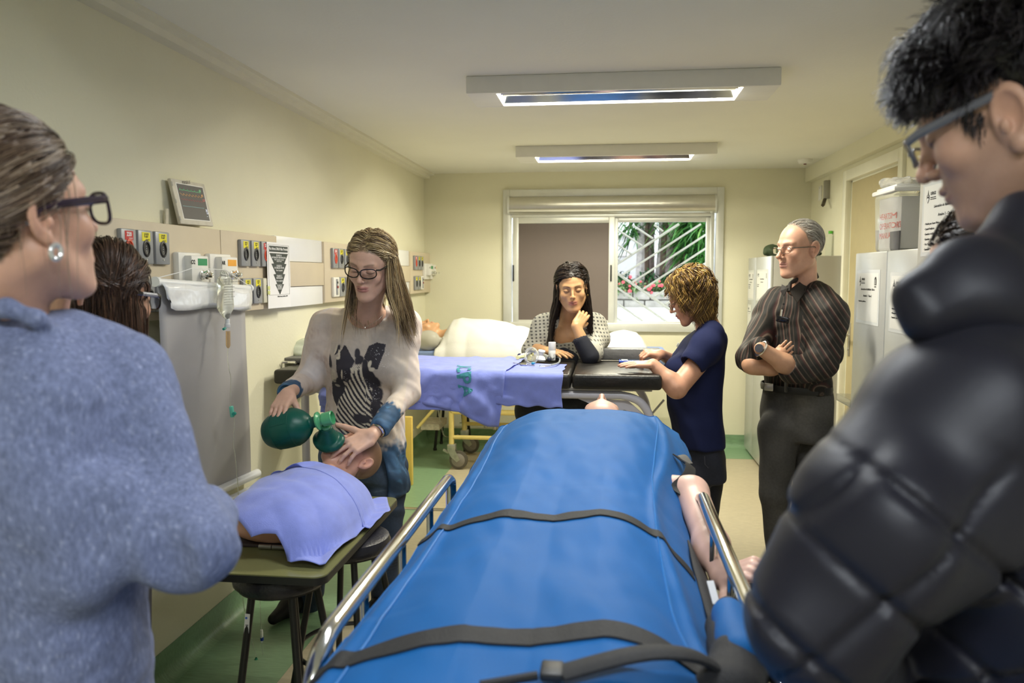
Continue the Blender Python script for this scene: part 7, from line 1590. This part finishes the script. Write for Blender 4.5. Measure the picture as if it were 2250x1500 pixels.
o = mesh_obj('sheet', vs, np.array([(j*(NX_+1)+i, j*(NX_+1)+i+1, (j+1)*(NX_+1)+i+1, (j+1)*(NX_+1)+i) for j in range(NY_) for i in range(NX_)]), M('white_sheet', (.70, .70, .68), .8, bump=.3, bs=150, var=.02), None, origin=((x0+x1)/2, 6.3, bz), ang=180)
md = o.modifiers.new('t', 'SOLIDIFY'); md.thickness = .002; tag(o, 'rumpled white sheet over the mannequin on the yellow bed', 'sheet')
# hanging corner of the sheet under the exam table's right end
# clear squeeze bag beside its head
c = P(943, 748, 6.06); t = thing('resuscitator_bag', 'milky clear squeeze bag lying beside the head of the sheeted mannequin', 'resuscitator', tuple(c))
pr = [(0, -.10), (.03, -.096), (.062, -.07), (.078, -.02), (.078, .02), (.06, .062), (.035, .082), (.024, .09), (.024, .11), (.03, .112), (.03, .13), (0, .13)]
MB().lathe([(q[0], q[1]) for q in spline([V(a, b) for a, b in pr], 3)], V(c[0]-.01, 6.08, bz+.079), (1, .1, 0), 32, cap=False).build('bag', M('milky_silicone', (.62, .60, .52), .25, trans=.35, ior=1.2, var=0), t)
# --- stretcher
GY0, GY1, GX0, GX1, GZ = .62, 3.02, -.40, .215, .80
ga = thing('stretcher', 'wheeled stretcher with chrome side rails under the blue cover', 'stretcher', (-.09, 1.9, 0))
m_mat = M('black_mattress', (.016, .016, .018), .45, bump=.3, bs=150)
MB().bb((GX0, GY0, GZ-.09), (GX1, GY1, GZ), .02, 3).build('mattress', m_mat, ga)
MB().bb((GX0-.015, GY0-.02, GZ-.125), (GX1+.015, GY1+.02, GZ-.092), .01).build('deck', M('stretcher_frame', (.45, .46, .47), .3, .6), ga)
dz = .57; rz = EYE-dz
rl = [PZ(706, 1432, rz), PZ(716, 1400, rz), PZ(735, 1375, rz), PZ(1000, 1058, rz)]; xl_, xr_ = -.437, .247
def rail(x, ya, yb_, sgn):
    pts = [V(x, ya, GZ-.12), V(x, ya-.005, rz-.10), V(x, ya+.02, rz-.035), V(x, ya+.075, rz-.004), V(x, ya+.12, rz), V(x, (ya+yb_)/2, rz), V(x, yb_-.06, rz), V(x, yb_-.015, rz-.012), V(x, yb_, rz-.05), V(x, yb_, GZ-.12)]
    MB().tube(spline(pts[:5], 6)[:-1]+[pts[4], pts[5]]+spline(pts[6:], 6), .0155, 14).build('side_rail', m_chrome, ga)
    for t in (.25, .5, .75):
        y = ya+(yb_-ya)*t; MB().tube([V(x, y, GZ-.12), V(x, y, rz-.015)], .009, 10).build('rail_post', m_chrome, ga)
    MB().tube([V(x, ya, GZ-.02), V(x, yb_, GZ-.02)], .009, 10).build('rail_lower_bar', m_chrome, ga)
rail(xl_, 1.10, 2.185, -1); rail(xr_, 1.02, 2.09, 1)
for x in (GX0+.06, GX1-.06):
    for y in (GY0+.25, GY1-.3):
        MB().tube([V(x, y, GZ-.12), V(x, y, .16)], .02, 12).build('leg', m_tubew, ga)
        w_ = MB().lathe([(.012, -.018), (.06, -.017), (.072, -.012), (.074, 0), (.072, .012), (.06, .017), (.012, .018)], (x, y+.03, .075), (1, 0, 0), 24).build('wheel', m_tyre, ga); MB().bb((x-.024, y-.02, .08), (x+.024, y+.03, .17), .006).build('caster_fork', m_caster, ga)
    MB().tube([V(x, GY0+.25, .28), V(x, GY1-.3, .28)], .014, 10).build('long_bar', m_tubew, ga)
for y in (GY0+.25, GY1-.3): MB().tube([V(GX0+.06, y, .28), V(GX1-.06, y, .28)], .014, 10).build('cross_bar', m_tubew, ga)
# mannequin on it: chin, nose and one arm show
mg = thing('training_mannequin', 'pale pink training mannequin under the blue cover, nose tip and one arm showing', 'mannequin', (-.04, 2.2, GZ))
hc3 = V(P(1322, 890, 2.93)[0]+.0, 2.945, .955); hr3 = euler(180)@euler(0, -78, 0)
s = S(); head_ops(s, hc3, hr3, 1.0); s.frame(); s.caps(hc3+hr3@V(0, .02, -.08), V(-.04, 2.74, .90), .056, .065, .03); s.ell((-.05, 2.40, .89), (.20, .34, .11), .05); s.ell((-.05, 1.85, .865), (.165, .28, .075), .06); s.chain([(-.14, 1.75, .865), (-.15, 1.3, .865), (-.15, .85, .865)], [.075, .06, .05], .04); s.chain([(.03, 1.75, .865), (.05, 1.3, .865), (.05, .85, .865)], [.075, .06, .05], .04)
k_ = Skin((.70, .44, .35), hc3, hr3, 1.0, lip=(.6, .3, .25), brow=(.45, .3, .2)); v = s.mesh(.005, lo=V(-9, -9, GZ+.002)); parts = [(*v, k_(v[0]))]
s = S(); sh3, el3, wr3 = P(1520, 1082, 2.20), P(1560, 1190, 1.95), P(1590, 1268, 1.79)
s.chain([sh3+V(-.10, .10, -.02), sh3, el3, wr3], [.046, .044, .040, .029], .02); s.caps(el3+(wr3-el3)*.15, el3+(wr3-el3)*.4, .043, .040, .02)
hand_ops(s, wr3, P(1655, 1248, 1.73)-wr3, (-.1, -.45, .9), -1, 1.02, curl=((28, 50, 35), (30, 55, 35), (34, 58, 35), (38, 60, 35)), splay=(6, 2, -2, -6), thumb=(75, 5, 10)); v = s.mesh(.003); parts.append((*v, cols_const((.70, .44, .35), 3, .04)(v[0])))
V_, F_ = join([(a, b) for a, b, c in parts]); mesh_obj('body', V_, F_, m_man, mg, cols=np.concatenate([c for a, b, c in parts]), ang=180)
# --- blue cover
m_blue = M('blue_nylon_cover', (.001, .110, .36), .62, bump=.25, bs=500, sheen=.03, spec=.22, var=.04, vs=6)
fb1, fb2 = Fold(91, 11, .0055, (.4, 1, 0), .6), Fold(92, 30, .0022)
def crown(y):   # height of the body under the cover
    return np.interp(y, [.55, .95, 1.1, 1.5, 1.9, 2.2, 2.45, 2.65, 2.78, 2.84], [.985, 1.005, 1.01, 1.005, 1.010, 1.035, 1.060, 1.062, 1.045, 1.02])
def cover(u, y, lift=0.):
    """u -1..1 across; returns point on the cover"""
    xl = np.interp(y, [.55, 1.1, 1.6, 2.1, 2.85], [-.440, -.415, -.405, -.405, -.420]); xr = np.interp(y, [.55, 1.0, 1.3, 1.7, 2.1, 2.6, 2.85], [.245, .215, .19, .185, .20, .255, .255])
    zl = .925 if y > 1.2 else .93; zr = np.interp(y, [.55, 1.3, 1.9, 2.3, 2.85], [.90, .885, .88, .92, .955]); zt = crown(y); x = xl+(xr-xl)*(u+1)/2; w_ = .30 if y > 2.2 else .22
    if u < w_*0+(-.30): t = (u+1)/.70; z = zl+(zt-zl)*(1-(1-t)**1.9)
    elif u > .32: t = (1-u)/.68; z = zr+(zt-zr)*(1-(1-t)**2.1)
    else: z = zt-.012*max(0, 1-abs(u)*3)*float(sstep(2.3, 1.9, y))*float(sstep(.8, 1.0, y))
    f_ = float(fb1(V(x, y*1.0, 0)[None])[0])+float(fb2(V(x, y, 0)[None])[0]); z += f_*(1 if y < 2.6 else .5)
    z += .014*math.exp(-((u-.80-.05*math.sin(y*6))/.05)**2)+.012*math.exp(-((u+.86+.03*math.sin(y*7))/.05)**2)
    return V(x, y, z+lift)
NU, NV = 110, 200; vs = []
for j in range(NV+1):
    y = .55+(2.84-.55)*j/NV
    for i in range(NU+1):
        u = i/NU*2-1; vs.append(cover(u, y))
ev = lambda j: [j*(NU+1)+i for i in range(NU+1)]
f = [(j*(NU+1)+i, j*(NU+1)+i+1, (j+1)*(NU+1)+i+1, (j+1)*(NU+1)+i) for j in range(NV) for i in range(NU)]
# skirts down the sides and at the head end
n0 = len(vs)
for (idx, dx, dzv) in (([j*(NU+1) for j in range(NV+1)], -.004, -.11), ([j*(NU+1)+NU for j in range(NV+1)], .006, -.06)):
    k0 = len(vs); m = 5
    for jj, q in enumerate(idx):
        for k in range(1, m+1): p = vs[q]+V(dx*k+.006*math.sin(jj*.21+k), 0, dzv*k/m); vs.append(p)
    for jj in range(NV):
        a = [idx[jj]]+[k0+jj*m+k for k in range(m)]; b = [idx[jj+1]]+[k0+(jj+1)*m+k for k in range(m)]
        for k in range(m): f.append((a[k], a[k+1], b[k+1], b[k]))
bc = thing('blue_cover', 'bright blue padded cover with black straps over the mannequin on the stretcher', 'cover', (-.09, 1.7, GZ))
vv = [np.array(p) for p in vs]; cov = mesh_obj('cover_sheet', vv, np.array(f), m_blue, bc, ang=180); md = cov.modifiers.new('t', 'SOLIDIFY'); md.thickness = .006; md.offset = -1
def strap_(name, ys, us, wid, mat, lift=.004, n=90):
    vs = []; 
    for i in range(n+1):
        t = i/n; u = us[0]+(us[1]-us[0])*t; y = ys(u)
        for k in (-1, 0, 1): q = cover(u, y+k*wid/2, lift); vs.append(q)
        for k in (1, 0, -1): q = cover(u, y+k*wid/2, lift-.003); vs.append(q)
    f = []
    for i in range(n):
        for k in range(6): a = i*6; f.append((a+k, a+(k+1) % 6, a+6+(k+1) % 6, a+6+k))
    return mesh_obj(name, vs, f, mat, bc, ang=60)
m_strap = M('black_webbing', (.018, .018, .020), .7, bump=1., bs=420, var=.12, vs=90, stretch=(1, .25, 1))
strap_('strap', lambda u: 1.66+.012*math.sin(u*4), (-1, 1), .040, m_strap); strap_('strap', lambda u: 1.09+.02*math.sin(u*3+.5)-.02*abs(u)**2, (-1, 1), .048, m_strap)
for (a, c, hh) in (((-1.0), 1, 0),): pass
# seams
m_bseam = M('blue_piping', (.01, .17, .50), .4)
for uu in (-.80, .74):
    MB().tube([cover(uu, y, .0015) for y in np.linspace(.6, 2.80, 60)], .0022, 5).build('seam', m_bseam, bc)
strap_('seam_band', lambda u: 2.80, (-.9, .9), .016, m_bseam, .003)
# black side panel with a handle strap and buckle near the foot end
vs = []; nn_ = 40
for i in range(nn_+1):
    t = i/nn_; y = 1.92-.92*t; q = cover(1, y); w_ = .030+.045*math.sin(math.pi*min(1, t*1.3))
    for k in range(5): a = k/4; vs.append(q+V(w_*a, 0, -.02-.075*a**1.5)+V(.004, 0, .016*(1-a)))
o = mesh_obj('side_panel', vs, [(i*5+k, i*5+k+1, i*5+k+6, i*5+k+5) for i in range(nn_) for k in range(4)], M('black_mesh_fabric', (.02, .02, .023), .75, bump=1, bs=300), bc, ang=180); md = o.modifiers.new('t', 'SOLIDIFY'); md.thickness = .004
h0, h1, h2, h3 = cover(.15, .985, .012), cover(.55, 1.02, .030), cover(.85, 1.06, .028), cover(1, 1.02, .0)+V(.03, 0, -.05)
MB().tube(spline([h0, h1, h2, h3], 8), [.020]*25, 10, flat=.35, upv=(0, 0, 1)).build('handle_strap', m_strap, bc)
b = MB(); b.box(h0+V(-.012, 0, .002), (.030, .040, .012), None, .004); b.build('strap_tip', m_rub, bc); MB().tube([h0+V(-.03, -.01, 0), h0+V(-.10, -.035, -.004)], .006, 8).build('zip_pull', M('zip_black_metal', (.04, .04, .045), .3, .6), bc)
# blue rolled flap and black pouch at the right foot side
q0, q1 = P(1600, 1352, 1.32), P(1632, 1448, 1.13); s = S(); s.caps(q0, q1, .030, .034, .01); s.disp(Fold(95, 40, .003)); put('rolled_flap', s, .004, m_blue, bc)
s = S(); s.chain([P(1590, 1375, 1.34), P(1622, 1470, 1.14), P(1600, 1530, 1.05)], [.030, .042, .045], .02); s.ell(P(1600, 1340, 1.42)+V(0, 0, -.01), (.028, .05, .025), .02); s.disp(Fold(96, 40, .006)); put('side_pouch', s, .005, MATS['black_mesh_fabric'], bc)
card('white_tag', P(1567, 1305, 1.50)+V(.0, 0, .004), .014, .045, (.2, -.7, .7), m_paper, bc)
# black ribbon at the head end, right side
rb0 = [P(1487, 1003, 2.42), P(1505, 1016, 2.36), P(1517, 1024, 2.30), P(1513, 1044, 2.24), P(1498, 1060, 2.20), P(1487, 1072, 2.18), P(1502, 1084, 2.16)]
MB().tube(spline(rb0, 5), .019, 6, flat=.18, upv=(.6, -.6, .5)).build('ribbon_strap', M('black_ribbon', (.012, .012, .013), .6), bc)
MB().tube(spline([P(1487, 1003, 2.50), P(1500, 1002, 2.48), P(1514, 1020, 2.43)], 5), .014, 6, flat=.2, upv=(.2, -.3, 1)).build('ribbon_strap', M('black_ribbon', (.012, .012, .013), .6), bc)
